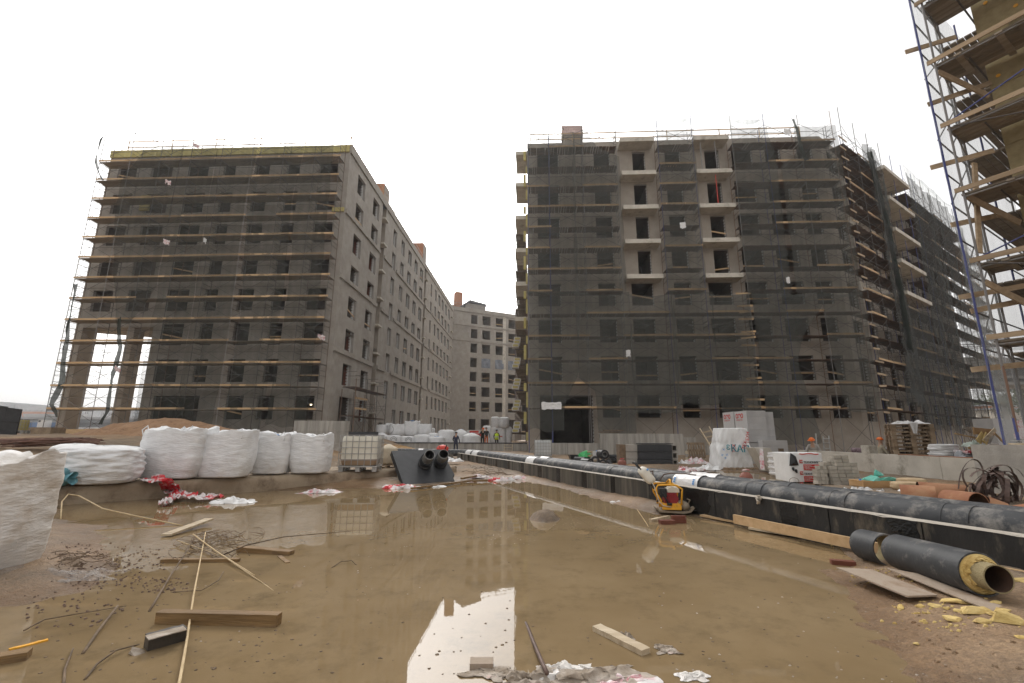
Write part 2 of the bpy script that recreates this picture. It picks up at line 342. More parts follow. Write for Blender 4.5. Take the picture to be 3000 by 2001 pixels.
def ground_field(X, Y):
    sd = poly_sd(POOL, X, Y); sy = poly_sd(YARD, X, Y)
    z = np.where(sd < 0, np.maximum(-.30, .045 * sd - .10 * sd * sd), np.minimum(.16, .17 * sd))
    for (u_, v_, r_, h_) in ((1632, 1530, .62, .245), (1585, 1518, .30, .20), (1505, 1556, .16, .25), (1480, 1524, .12, .24)):
        q_ = onz(u_, v_); z = z + h_ * np.exp(-(((X - q_.x) / r_) ** 2 + ((Y - q_.y) / (r_ * 1.3)) ** 2) ** 2)
    zy = np.where(sy < 0, np.maximum(-.05, .04 * sy), np.minimum(.12, .05 * sy)); z = np.minimum(z, np.where(sy < 1.5, zy, 9))
    sc = (X - CURB0.x) * CN.x + (Y - CURB0.y) * CN.y; al = (X - CURB0.x) * CD.x + (Y - CURB0.y) * CD.y
    on = ss(sc, .15, .5) * (1 - ss(al, 9.2, 10.3)) * ss(al, -6, -3)
    z = z * (1 - on) + on * .30
    rise = ss(sc, 2.6, 20) * (1 - ss(X + .0 * Y, -12.5, -7.5))
    z = z + rise * 1.1
    up = ss(-X, 14.5, 17) * ss(Y, 18, 30) * 1.40; z = np.where(up > .01, np.maximum(z, up), z)
    back = (Y > 41.3) & (X < 1.3); z = np.where(back, np.maximum(z, .45), z)
    return z
def axis(*seg):
    out = []
    for a, b, st in seg: out += list(np.arange(a, b - 1e-6, st))
    return np.array(out + [seg[-1][1]])
gx = axis((-2400, -400, 500), (-400, -80, 80), (-80, -44, 9), (-44, -14, 1.0), (-14, -7, .22), (-7, 9, .085), (9, 20, .25), (20, 60, 3), (60, 400, 80), (400, 2400, 500))
gy = axis((-60, -4, 14), (-4, 2, 1.5), (2, 9.5, .075), (9.5, 22, .17), (22, 45, .6), (45, 130, 6), (130, 400, 60), (400, 3400, 600))
GX, GY = np.meshgrid(gx, gy); GZ = ground_field(GX, GY)
for j in range(len(gy)):
    if not 2 <= gy[j] <= 46: continue
    for i in range(len(gx)):
        x, y = gx[i], gy[j]
        if -44 < x < 22:
            near = 1.0 if GZ[j, i] > -.06 else .35
            GZ[j, i] += (.030 * noise.noise(Vector((x * .55, y * .55, 4))) if abs(GZ[j, i]) < .2 and y < 14 else 0) + near * (.020 * noise.noise(Vector((x * 1.3, y * 1.3, 0))) + .014 * noise.noise(Vector((x * 4.1, y * 4.1, 3))) + .009 * noise.noise(Vector((x * 11, y * 11, 7))))
            if GZ[j, i] > .05: GZ[j, i] += .05 * abs(noise.noise(Vector((x * 2.2, y * 2.2, 9)))) + (.14 * noise.noise(Vector((x * .7, y * .7, 1))) if (x < -6 and y > 13 and y < 34) else 0)
def ground_z(x, y):
    i = int(np.clip(np.searchsorted(gx, x), 1, len(gx) - 1)); j = int(np.clip(np.searchsorted(gy, y), 1, len(gy) - 1))
    fx = (x - gx[i - 1]) / (gx[i] - gx[i - 1]); fy = (y - gy[j - 1]) / (gy[j] - gy[j - 1])
    return float((GZ[j-1,i-1]*(1-fx)+GZ[j-1,i]*fx)*(1-fy) + (GZ[j,i-1]*(1-fx)+GZ[j,i]*fx)*fy)
def at_ground(u, v):
    p = onz(u, v, 0)
    for _ in range(6): p = onz(u, v, max(ground_z(p.x, p.y), 0.0))
    return p
m = bpy.data.materials.new('mud'); m.use_nodes = True; t = m.node_tree; N = t.nodes; L = t.links; p = N['Principled BSDF']
geo = N.new('ShaderNodeNewGeometry'); sep = N.new('ShaderNodeSeparateXYZ'); L.new(geo.outputs['Position'], sep.inputs[0])
def _noise(sc, det=6, rough=.6):
    n = N.new('ShaderNodeTexNoise'); n.inputs['Scale'].default_value = sc; n.inputs['Detail'].default_value = det; n.inputs['Roughness'].default_value = rough
    L.new(geo.outputs['Position'], n.inputs['Vector']); return n.outputs['Fac']
def _ramp(src, a, ca, b, cb):
    r = N.new('ShaderNodeValToRGB'); e = r.color_ramp.elements; e[0].position = a; e[1].position = b; e[0].color = (*ca, 1); e[1].color = (*cb, 1)
    L.new(src, r.inputs[0]); return r.outputs[0]
def _mix(f, a, b):
    x = N.new('ShaderNodeMixRGB'); L.new(f, x.inputs[0]); L.new(a, x.inputs[1]); L.new(b, x.inputs[2]); return x.outputs[0]
dry = _ramp(_noise(1.7, 8), .35, (.29, .18, .095), .68, (.45, .31, .185))
gry = _ramp(_noise(3.0, 8), .35, (.20, .145, .095), .68, (.33, .255, .18))
big = _ramp(_noise(.35, 5), .42, (0, 0, 0), .58, (1, 1, 1))
fine = _ramp(_noise(26, 4, .7), .44, (.55, .55, .55), .62, (1.1, 1.1, 1.1))
base = _mix(big, dry, gry)
mu = N.new('ShaderNodeMixRGB'); mu.blend_type = 'MULTIPLY'; mu.inputs[0].default_value = .55; L.new(base, mu.inputs[1]); L.new(fine, mu.inputs[2])
wz = N.new('ShaderNodeMath'); wz.operation = 'MULTIPLY_ADD'; L.new(_noise(2.2, 5), wz.inputs[0]); wz.inputs[1].default_value = -.10; L.new(sep.outputs['Z'], wz.inputs[2])
wet = N.new('ShaderNodeMapRange'); wet.inputs['From Min'].default_value = -.05; wet.inputs['From Max'].default_value = .15
wet.inputs['To Min'].default_value = 1; wet.inputs['To Max'].default_value = 0; L.new(wz.outputs[0], wet.inputs[0])
wm = N.new('ShaderNodeMixRGB'); wm.blend_type = 'MULTIPLY'; wm.inputs[2].default_value = (.74, .66, .58, 1); L.new(wet.outputs[0], wm.inputs[0]); L.new(mu.outputs[0], wm.inputs[1])
L.new(wm.outputs[0], p.inputs['Base Color'])
rr = N.new('ShaderNodeMapRange'); rr.inputs['To Min'].default_value = .9; rr.inputs['To Max'].default_value = .30; L.new(wet.outputs[0], rr.inputs[0]); L.new(rr.outputs[0], p.inputs['Roughness'])
bn = N.new('ShaderNodeMath'); bn.operation = 'MULTIPLY_ADD'; L.new(_noise(9, 6, .7), bn.inputs[0]); bn.inputs[1].default_value = 2.2; L.new(_noise(45, 4, .7), bn.inputs[2])
bp = N.new('ShaderNodeBump'); bp.inputs['Strength'].default_value = .85; bp.inputs['Distance'].default_value = .03; L.new(bn.outputs[0], bp.inputs['Height']); L.new(bp.outputs[0], p.inputs['Normal'])
MT['mud'] = m
g = MB(); nx_, ny_ = len(gx), len(gy)
g.v = [(float(gx[i]), float(gy[j]), float(GZ[j, i])) for j in range(ny_) for i in range(nx_)]
g.f = [(j * nx_ + i, j * nx_ + i + 1, (j + 1) * nx_ + i + 1, (j + 1) * nx_ + i) for j in range(ny_ - 1) for i in range(nx_ - 1)]
me = g.mesh('ground', 'mud', True); gr = bpy.data.objects.new('ground', me); COL.objects.link(gr); gr['kind'] = 'structure'; gr['label'] = 'brown churned mud and sand of the building site'
# muddy water: silt scatters most of the light, the surface mirrors the rest
m = bpy.data.materials.new('muddy_water'); m.use_nodes = True; t = m.node_tree; N = t.nodes; L = t.links; p = N['Principled BSDF']
geo = N.new('ShaderNodeNewGeometry')
wc = _ramp(_noise(.55, 7, .6), .34, (.205, .143, .075), .66, (.27, .195, .110))
wd = _ramp(_noise(1.9, 10, .78), .50, (0, 0, 0), .68, (.8, .8, .8))
dk = N.new('ShaderNodeRGB'); dk.outputs[0].default_value = (.145, .105, .058, 1)
L.new(_mix(wd, wc, dk.outputs[0]), p.inputs['Base Color'])
p.inputs['Roughness'].default_value = .015; p.inputs['IOR'].default_value = 1.33; p.inputs['Specular IOR Level'].default_value = .5
bp = N.new('ShaderNodeBump'); bp.inputs['Strength'].default_value = .05; bp.inputs['Distance'].default_value = .006; L.new(_noise(3.2, 3), bp.inputs['Height']); L.new(bp.outputs[0], p.inputs['Normal'])
MT['muddy_water'] = m
g = MB(); g.add([(-13, -6, 0), (16, -6, 0), (16, 24, 0), (-13, 24, 0)], [(0, 1, 2, 3)])
wme = g.mesh('water', 'muddy_water'); wo_ = bpy.data.objects.new('water', wme); COL.objects.link(wo_); wo_['kind'] = 'structure'; wo_['label'] = 'shallow muddy brown flood water mirroring the blocks'

# ------------------------------------------------------------------ facades
WIN = {}
def window_mesh(w_, h_, d_, kind):
    key = (round(w_, 2), round(h_, 2), round(d_, 1), kind)
    if key in WIN: return WIN[key]
    b = MB(); r = .26
    def ringq(y0, y1, k, far=None):
        b.add([(0, y0, 0), (0, y1, 0), (0, y1, h_), (0, y0, h_)], [(0, 1, 2, 3)], k)
        b.add([(w_, y0, 0), (w_, y0, h_), (w_, y1, h_), (w_, y1, 0)], [(0, 1, 2, 3)], k if far is None else far)
        b.add([(0, y0, 0), (w_, y0, 0), (w_, y1, 0), (0, y1, 0)], [(0, 1, 2, 3)], k)
        b.add([(0, y0, h_), (0, y1, h_), (w_, y1, h_), (w_, y0, h_)], [(0, 1, 2, 3)], k)
    ringq(0, r, 0)
    if kind in ('b', 'b2'):
        ringq(r, r + .14, 1, 2); ringq(r + .14, r + .5, 1, 3 if kind == 'b' else 1)
        for q in range(int(h_ / .28)): b.cob((w_ - .05, r + .02, q * .28 + .04), (w_ + .01, r + .22, q * .28 + .18), 2)
        ringq(r + .5, d_, 1)
    else:
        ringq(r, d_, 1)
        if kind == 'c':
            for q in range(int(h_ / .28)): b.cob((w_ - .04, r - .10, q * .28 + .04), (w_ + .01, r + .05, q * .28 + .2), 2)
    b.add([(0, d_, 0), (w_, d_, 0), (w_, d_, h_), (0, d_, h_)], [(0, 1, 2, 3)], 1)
    WIN[key] = b.mesh('window_opening', ['reveal', 'interior_lit' if kind == 'f' else 'interior', 'foam_white', 'brick_red']); return WIN[key]
GB = {}
def facade(par, o, ang, L_, z0, z1, holes, wall_mat, kind='a', depth=4.0, guard=.35, thick=0.0, seed=1):
    rg = random.Random(seed); b = MB(); ca, sa = cos(ang), sin(ang)
    P = lambda s, z, y=0: (o[0] + s * ca - y * sa, o[1] + s * sa + y * ca, z)
    xs = sorted({0, L_, *[h[0] for h in holes], *[h[1] for h in holes]}); zs = sorted({z0, z1, *[h[2] for h in holes], *[h[3] for h in holes]})
    for i in range(len(xs) - 1):
        for j in range(len(zs) - 1):
            mx, mz = (xs[i] + xs[i + 1]) / 2, (zs[j] + zs[j + 1]) / 2
            if any(h[0] < mx < h[1] and h[2] < mz < h[3] for h in holes): continue
            b.add([P(xs[i], zs[j]), P(xs[i + 1], zs[j]), P(xs[i + 1], zs[j + 1]), P(xs[i], zs[j + 1])], [(0, 1, 2, 3)])
    b.build('wall', wall_mat, par)
    for h in holes:
        d_ = h[4] if len(h) > 4 else depth
        if d_ <= 0: continue
        w_, hh = h[1] - h[0], h[3] - h[2]
        wi = inst('window_opening', window_mesh(w_, hh, d_, kind if kind != 'b' or rg.random() < .4 else 'b2'), par, P(h[0], h[2]), (0, 0, ang))
        if hh > 1.5 and rg.random() < guard:
            gk = round(w_, 2)
            if gk not in GB: GB[gk] = MB().cob((.01, .10, 0), (gk - .01, .14, .13)).mesh('guard_board', 'board_wood')
            a = rg.choice([0, 0, 0, .12, -.2]) if guard < .5 else 0
            inst('guard_board', GB[gk], wi, (0, rg.uniform(0, .1), rg.uniform(.35, .75) + (.3 if a < 0 else 0)), (0, -a, 0))
    return P
def closed_shell(par, poly, z0, z1, m_, roof='roof_dark', skip=()):
    b = MB(); n = len(poly)
    for i in range(n):
        if i in skip: continue
        a, c = poly[i], poly[(i + 1) % n]; b.add([(*a, z0), (*c, z0), (*c, z1), (*a, z1)], [(0, 1, 2, 3)])
    if b.f: b.build('wall', m_, par)
    r = MB(); r.add([(*q, z1 - .35) for q in poly], [tuple(range(n))]); r.build('roof', roof, par)
    s_ = MB(); s_.add([(*q, z0) for q in poly], [tuple(range(n - 1, -1, -1))]); s_.build('soffit', m_, par)
def railing(par, pts, h=1.1, m_='board_wood', step=3.0, r=.03, rails=(.55, 1.05)):
    rs = MB()
    for a, c in zip(pts[:-1], pts[1:]):
        a, c = Vector(a), Vector(c); n = max(1, int((c - a).length / step))
        for z in rails: MB().bar(a + Vector((0, 0, z)), c + Vector((0, 0, z)), r, .09).build('rail', m_, par)
        for i in range(n + 1):
            q = a.lerp(c, i / n); MB().bar(q, q + Vector((0, 0, h)), .06, .06).build('rail_post', m_, par)
ROWA = (27.05, 23.97, 20.72, 17.45, 14.35, 11.18, 7.93, 4.78)
ROWC = (27.74, 24.41, 21.13, 17.87, 14.73, 11.46, 8.18, 4.85)
# --- left block
cA = ony(957, 1240, 38.4)
bA = thing('apartment_block', 'grey left-hand apartment block under construction with open portal legs and netted front', 'building', (cA.x, cA.y, 0), -TT)
H = []
for c0, c1 in ((1.0, 2.9), (4.35, 6.5)):
    for z in ROWA[:5]: H.append((c0, c1, z - 2.0, z, .9))
for c0, c1 in ((8.05, 10.1), (11.6, 12.78), (14.7, 16.13), (17.86, 19.1), (20.98, 22.78)):
    for z in ROWA[:7]: H.append((c0, c1, z - 2.0, z))
H += [(8.4, 12.5, 1.9, 4.75), (14.9, 16.4, 2.75, 4.75), (17.6, 19.1, 2.75, 4.75), (20.9, 22.6, 2.75, 4.75)]
Hw = [h for h in H] + [(0, 7.3, 0.6, 10.84, 0)]          # the portal is open to the ground
facade(bA, (-23.85, 0), 0, 23.85, 0.6, 28.6, Hw, 'plaster', 'a', 3.6, .3, seed=3)
HB = []
for z in ROWA[:7]:
    for c0, c1 in ((2.19 * 1.043, 4.08 * 1.043), (6.65, 8.65)): HB.append((c0, c1, z - 2.0, z))
    for c0, c1 in ((17.5, 19.0), (20.8, 22.6), (24.2, 26.0), (27.5, 29.4), (38.3, 39.7), (41.2, 43.0), (44.3, 46.2), (47.5, 49.4), (50.8, 52.8)): HB.append((c0, c1, z - 2.0, z))
for i, z in enumerate(ROWA[:7]):
    for c0, c1 in ((14.0, 15.4), (34.9, 36.0)): HB.append((c0, c1, z - 2.3, z - .15, 1.2))
for c0, c1 in ((17.5, 19.0), (20.8, 22.6), (24.3, 25.8), (27.6, 29.0), (38.3, 39.7), (41.2, 43.0), (44.3, 46.2), (47.5, 49.4), (50.8, 52.8)): HB.append((c0, c1, 1.7, 4.6))
HB += [(2.1, 4.9, 1.4, 4.9), (6.9, 8.6, 2.8, 4.9), (12.9, 14.3, 1.4, 2.9)]
for c0, c1 in ((9.65, 10.95), (30.4, 31.4)): HB.append((c0, c1, .6, 27.9, 0))      # recessed loggia strips
facade(bA, (0, 0), pi / 2, 56.5, .6, 28.6, HB, 'plaster', 'b', 3.6, .18, seed=5)
closed_shell(bA, [(-23.85, .02), (-23.85, 2.2), (-16, 6.5), (-14, 16), (-14, 56.5), (-.02, 56.5), (-.02, .02)], 10.84, 28.6, 'plaster', skip=(6, 5))
MB().add([(-16.1, .02, .6), (-16.1, 6.5, .6), (-16.1, 6.5, 10.84), (-16.1, .02, 10.84)], [(0, 1, 2, 3)]) if 0 else None
q = MB(); q.cob((-16.55, .02, .6), (-16.2, 16, 10.83)); q.build('wall', 'plaster', bA)
for x0, x1, dp in ((-23.85, -23.15, 1.4), (-18.95, -18.3, 1.1)):
    q = MB(); q.cob((x0, 0, .6), (x1, dp, 10.84)); q.build('portal_pillar', 'plaster_c', bA)
for c0, c1 in ((9.65, 10.95), (30.4, 31.4), (53.8, 56.4)):
    if c0 < 50:
        q = MB(); q.cob((-.9, c0 - .01, .6), (-.85, c1 + .01, 27.9)); q.cob((-.9, c0 - .06, .6), (-.02, c0, 27.9)); q.cob((-.9, c1, .6), (-.02, c1 + .06, 27.9)); q.build('loggia_recess', 'plaster_c', bA)
    for z in ROWA:
        q = MB(); q.cob((-.85, c0 + .02, z - 3.0 + 1.95), (.38, c1 - .02 if c0 < 50 else c0 + 1.2, z - 2.82 + 1.95)); q.build('loggia_slab', 'concrete_light', bA)
for z in (22.05, 15.75, 9.05):
    for y0, y1 in ((.0, 9.6), (11.0, 13.8), (15.7, 30.35), (31.45, 34.7), (36.3, 56.3)):
        q = MB(); q.cob((.003, y0, z - .38), (.16, y1, z)); q.build('cornice', 'plaster', bA)
q = MB(); q.cob((.004, -.02, 27.85), (.14, 56.4, 28.72)); q.build('parapet', 'plaster', bA)
PAN = MB().cob((0, -.14, 0), (1.17, -.004, .74)).mesh('insulation_panel', 'mineral_wool')
for i in range(20): inst('insulation_panel', PAN, bA, (-23.85 + 1.19 * i, random.uniform(-.03, 0), 27.9))
for z in (21.75,): inst('insulation_panel', PAN, bA, (-1.2, -.02, z), scale=(.95, 1, .5))
inst('insulation_panel', PAN, bA, (-19.9, -.0, 22.2), scale=(.8, 1, 2.1))
for (u0, v0, u1, v1, dy, w_, hh) in ((1115, 548, 1157, 600, 2.0, 1.6, 3.2), (1229, 716, 1261, 775, 2.2, 1.7, 4.3)):
    pt = onpl(u1, v1, cA, DB); s_ = (pt.x - cA.x) * DB[0] + (pt.y - cA.y) * DB[1]
    q = MB(); q.cob((-2.6, s_ - dy, 28.2), (-.75, s_, 28.6 + hh)); ch = q.build('chimney', 'plaster', bA)
    for r_ in range(int((hh + .2) / .3)):
        for c_ in range(3): MB().cob((-2.6 + c_ * .62 + .01, s_ - dy - .06, 28.42 + r_ * .3), (-2.6 + c_ * .62 + .60, s_ - dy - .004, 28.70 + r_ * .3)).build('brick', 'brick_orange', ch)
railing(bA, [(-22.6, .3, 28.5), (-.2, .3, 28.5)], 1.5, 'board_wood', 4.2, .04, (.75, 1.4))
railing(bA, [(-.15, .35, 28.6), (-.15, 14.4, 28.6)], 1.3, 'board_wood', 4.6, .04, (.6, 1.2))
railing(bA, [(-.15, 16.5, 28.6), (-.15, 36, 28.6)], 1.1, 'tube_grey', 4.6, .03, (1.0,))
railing(bA, [(-.15, 39, 28.6), (-.15, 56, 28.6)], 1.1, 'tube_grey', 4.6, .03, (1.0,))
# --- far block closing the court
pF = (-12.2 * 1.043, 96.8); aF = atan2(.46, .888)
bF = thing('apartment_block', 'distant grey block closing the gap between the two nearer blocks', 'building', (pF[0], pF[1], 0), aF)
HF = []
for z in ROWC:
    zz = z + .62 + (z - 4.85) * .001
    for c0, c1 in ((3.94, 5.5), (6.72, 8.75), (10.1, 12.1), (13.4, 15.4), (17, 19), (20.2, 22.2)): HF.append((c0, c1, zz - 2.1, zz) if z > 5 else (c0, c1, 1.9, zz - .4))
facade(bF, (-3, 0), 0, 33, .6, 29.6, [(a + 3, b_ + 3, c, d_) for a, b_, c, d_ in HF], 'plaster', 'f', 4, .3, seed=9)
closed_shell(bF, [(-3, .02), (-3, 12), (30, 12), (30, .02)], .6, 29.6, 'plaster', skip=(3,))
for z in (26.0, 22.5): q = MB(); q.cob((-.3, -.16, z - .35), (29, -.003, z)); q.build('cornice', 'plaster', bF)
q = MB(); q.cob((-3, -.2, 28.85), (29.5, -.004, 29.75)); q.build('parapet', 'plaster', bF)
q = MB(); q.cob((11.9, -.05, .7), (12.7, -.006, 28.8)); q.build('joint_strip', 'concrete_light', bF)
for c0 in (6.72, 10.1, 13.4):
    z = ROWC[3] + .62; q = MB(); q.grid(lambda a, b_: (c0 - .1 + a * 2.2, -.05 - .08 * sin(a * 9) * sin(b_ * 5), z - 2.1 + b_ * 2.15), 12, 8); q.build('window_cover', 'window_grey_cover', bF)
q = MB(); q.prism([(3.2, 2), (8.3, 2), (8.3, 7), (3.2, 7)], 29.2, 31.6); st = q.build('stair_house', 'plaster', bF)
q = MB(); q.add([(1.0, 1.8, 29.6), (4.2, 1.8, 32.4), (8.4, 1.8, 31.9), (8.4, 1.8, 31.4), (4.2, 1.8, 31.8), (1.0, 1.8, 29.3)] + [(x, 7.2, z) for x, z in ((1.0, 29.6), (4.2, 32.4), (8.4, 31.9), (8.4, 31.4), (4.2, 31.8), (1.0, 29.3))],
      [(0, 1, 7, 6), (1, 2, 8, 7), (0, 5, 4, 1), (1, 4, 3, 2), (6, 7, 10, 11), (7, 8, 9, 10), (2, 3, 9, 8)]); q.build('roof', 'roof_dark', st)
q = MB(); q.cob((2.0, 5, 29.2), (3.6, 6.6, 35.0)); q.build('chimney', 'brick_orange', bF)
for a_ in (.2, 1.6):
    for z0_ in (0, 1): q = MB(); q.bar((a_, 5.5, 29.3), (a_, 5.5, 31.9), .12, .12); q.bar((.2, 5.5, 30.6 + z0_), (2, 5.5, 30.6 + z0_), .12, .15); q.build('prop_frame', 'brick_orange', bF)
railing(bF, [(-2.5, .3, 29.6), (29, .3, 29.6)], 1.3, 'tube_grey', 4.2, .04, (.6, 1.2))
D('pink_block', (.52, .38, .36), (.60, .48, .45), 3, .9, .1, rnd=.1)
# --- right block, with the wing that turns away
cC = ony(1547, 1240, 38.3); WC = 27.1
bC = thing('apartment_block', 'right-hand block with two columns of bare balconies, scaffolding and dark nets', 'building', (cC.x, cC.y, 0), -TT)
H = []
COLC = [(.95, 2.95), (6.25, 7.75), (9.15, 11.05), (12.85, 14.3), (15.8, 17.85), (18.95, 20.87), (21.93, 23.9), (24.9, 26.3)]
for ci, (c0, c1) in enumerate(COLC):
    for ri, z in enumerate(ROWC[:7]):
        if ci == 2 and ri < 4: H.append((9.85, 11.03, z - 2.55, z - .1))
        elif ci == 4 and ri < 4: H.append((16.5, 17.8, z - 2.55, z - .1))
        elif ci == 6 and ri == 0: H.append((22.0, 23.4, z - 2.05, z))
        else: H.append((c0, c1, z - 2.07, z))
    if ci > 0: H.append((c0, c1, 3.0, 4.87))
H.append((1.0, 5.45, .25, 4.85, 9.0))
facade(bC, (0, 0), 0, WC, -.3, 28.85, H, 'plaster_c', 'c', 3.8, .45, seed=11)
HL = [(2 + 5.2 * k, 4 + 5.2 * k, z - 2.07, z) for k in range(4) for z in ROWC]
facade(bC, (0, 24), -pi / 2, 24, -.3, 28.85, HL, 'plaster_c', 'c', 1.5, .1, seed=13)
aD = atan2(.549, .836) + TT; LD = 32.5
HD = [(1.2 + 3.4 * k, 3.1 + 3.4 * k, z - 2.07, z) for k in range(9) for z in ROWC]
facade(bC, (WC, 0), aD, LD, -.3, 28.85, HD, 'plaster_c', 'c', 1.6, .2, seed=17)
PD = lambda s, y, z: (WC + s * cos(aD) - y * sin(aD), s * sin(aD) + y * cos(aD), z)
closed_shell(bC, [(.02, .02), (.02, 24), (22, 24), PD(LD, 12, 0)[:2], PD(LD, .02, 0)[:2], (WC - .02, .04)], -.3, 28.85, 'plaster_c', skip=(0, 4, 5))
for x0, x1 in ((8.5, 11.58), (15.12, 18.25)):
    for z in (28.24, 24.9, 21.54, 18.29, 15.07): q = MB(); q.cob((x0, -1.35, z - .38), (x1, -.003, z)); q.build('balcony_slab', 'concrete_light', bC)
for z in (28.24, 24.9, 21.54, 18.29, 15.07, 11.8): q = MB(); q.cob((-1.12, .25, z - .38), (-.003, 3.5, z)); q.build('balcony_slab', 'concrete_light', bC)
for z in (28.24, 24.9, 21.54, 18.29, 15.07):
    q = MB(); q.add([PD(9.2, 0, z - .38), PD(16.2, 0, z - .38), PD(16.2, -1.9, z - .38), PD(9.2, -1.9, z - .38), PD(9.2, 0, z), PD(16.2, 0, z), PD(16.2, -1.9, z), PD(9.2, -1.9, z)],
        [(3, 2, 1, 0), (4, 5, 6, 7), (0, 1, 5, 4), (1, 2, 6, 5), (2, 3, 7, 6), (3, 0, 4, 7)]); q.build('balcony_slab', 'concrete_light', bC)
    for s0 in (2.2, 5.0):
        q = MB(); q.add([PD(s0, -.003, z - .9), PD(s0 + 2.2, -.003, z - .9), PD(s0 + 2.2, -.5, z - .9), PD(s0, -.5, z - .9), PD(s0, -.003, z), PD(s0 + 2.2, -.003, z), PD(s0 + 2.2, -.5, z), PD(s0, -.5, z)],
            [(3, 2, 1, 0), (4, 5, 6, 7), (0, 1, 5, 4), (1, 2, 6, 5), (2, 3, 7, 6), (3, 0, 4, 7)]); q.build('facade_ledge', 'concrete_light', bC)
CP = MB().cob((-.16, 0, 0), (-.004, .12, 1.15)).mesh('insulation_panel', 'mineral_wool')
for k in range(20): inst('insulation_panel', CP, bC, (-.0 - .12 * (k % 2), .02 + .05 * (k % 2), 1.1 + 1.37 * k), scale=(1 + .5 * (k % 2), 1.3, .6 + .25 * (k % 3)))
q = MB(); q.cob((3.55, .5, 28.3), (5.35, 1.8, 30.0)); ch = q.build('chimney', 'plaster_c', bC)
for r_ in range(4):
    for c_ in range(4): MB().cob((3.55 + c_ * .46 - .22 * (r_ % 2) + .01, .44, 30.02 + r_ * .26), (3.55 + c_ * .46 - .22 * (r_ % 2) + .44, .55, 30.26 + r_ * .26)).build('brick', 'pink_block', ch)
q = MB(); q.cob((3.4, .56, 30.0), (5.4, 1.8, 31.06)); q.build('brick_core', 'plaster_c', ch)
for s0 in (21.5,): q = MB(); p0 = Vector(PD(s0, 3, 28.6)); q.box(p0 + Vector((0, 0, 1.0)), (2.6, 1.6, 2.2), aD); q.build('chimney', 'brick_orange', bC)
railing(bC, [(.3, .3, 28.85), (8.4, .3, 28.85), (18.2, .3, 28.85), (WC - 1.5, .3, 28.85)], 1.3, 'board_wood', 3.6, .05, (.6, 1.2))
for x_, h0 in ((16.9, 25.0), (15.6, 25.0)): q = MB(); q.tube([(x_ + .2, -1.0, h0), (x_ + .2, -1.0, h0 + 2.9)], .04, 8); q.build('prop_post', 'tube_grey', bC)
q = MB(); q.tube([(16.9, -1.0, 21.6), (16.9, -1.0, 24.5)], .04, 8); q.build('prop_post', 'red_paint', bC)
# ------------------------------------------------------------------ scaffolding
UT = {k: MB().tube([(0, 0, 0), (0, 0, 1)], 1.0, 6).mesh('post', k) for k in ('tube_grey', 'tube_blue', 'tube_rust', 'tube_dark')}
DK = {}
def deck_mesh(L_, wd, kind, var=0):
    key = (round(L_, 2), round(wd, 2), kind, var)
    if key in DK: return DK[key]
    rg = random.Random(var * 31 + int(L_ * 10)); b = MB()
    if kind == 'slit':                       # short boards laid across, with gaps between them
        x = .02
        while x < L_ - .05:
            w_ = rg.uniform(.12, .22); w_ = min(w_, L_ - .02 - x); b.cob((x, rg.uniform(-.05, .03), 0), (x + w_, wd - rg.uniform(-.03, .06), .045)); x += w_ + (rg.uniform(.03, .07) if rg.random() < .45 else .006)
    else:
        n = 5; pw = wd / n
        for i in range(n):
            a = rg.uniform(-.05, .03); b.cob((a, i * pw + .004, rg.uniform(-.004, .004)), (L_ + rg.uniform(-.03, .05), (i + 1) * pw - rg.uniform(.004, .025), .045))
    DK[key] = b.mesh('deck', 'deck_dark' if kind != 'pale' else 'deck_wood'); return DK[key]
TB = {}
def scaffold(label, loc, rz, posts, yo, yi, z0, lifts, top, decks, toe=.6, cols=('tube_grey',), braces=True, rt=.026, seed=1, kind='pale', group=None, rail=True, toe_mat='board_wood', name='scaffold'):
    rg = random.Random(seed); sc = thing(name, label, 'scaffolding', loc, rz or 1e-9, group); BASE[sc.name] = Vector((0, 0, 0))
    fr = MB(); wd = yi - yo
    for i, s_ in enumerate(posts):
        tz = top(i) if callable(top) else top
        for y in (yo, yi):
            h_ = tz + rg.uniform(-.1, .25) if y == yo else tz - .9
            inst('post', UT[rg.choice(cols)], sc, (s_, y, z0), scale=(rt, rt, h_ - z0))
        for z in lifts:
            if z > tz: continue
            fr.bar((s_, yo, z - .06), (s_, yi, z - .06), .04, .04); fr.bar((s_, yo, z + .95), (s_, yi, z + .95), .025, .025); fr.bar((s_, yo, z + 1.35), (s_, yi, z + 1.35), .025, .025)
    for i in range(len(posts) - 1):
        a, b = posts[i], posts[i + 1]
        for li, z in enumerate(lifts):
            if z > (min(top(i), top(i + 1)) if callable(top) else top) - .3: continue
            k = decks(i, li) if callable(decks) else decks
            if not k: continue
            inst('deck', deck_mesh(b - a, wd, kind, rg.randrange(4)), sc, (a, yo, z))
            if toe and rg.random() < toe:
                kk = round(b - a, 2)
                if kk not in TB: TB[kk] = [MB().cob((-.1 * q, -.035, 0), (kk + .12 * (1 - q), 0, .15)).mesh('toe_board', toe_mat) for q in (0, 1)]
                inst('toe_board', rg.choice(TB[kk]), sc, (a, yo - .03, z + .05 + rg.uniform(-.01, .02)), (0, rg.uniform(-.01, .01), 0))
            if rail: fr.bar((a, yo - .03, z + 1.0), (b, yo - .03, z + 1.0), .028, .028)
            if braces and z + 2 < (top(i) if callable(top) else top) + 1.2:
                fr.bar((a, yo - .04, z + .1), (b, yo - .04, z + 1.75), .022, .022); fr.bar((a, yo - .07, z + 1.75), (b, yo - .07, z + .1), .022, .022)
        if braces and lifts[0] - z0 > 1.2:
            z = z0 + .2; fr.bar((a, yo - .04, z), (b, yo - .04, lifts[0] - .3), .022, .022); fr.bar((a, yo - .07, lifts[0] - .3), (b, yo - .07, z), .022, .022)
    fr.build('bracing', 'tube_dark', sc, kind='stuff')
    return sc, rg
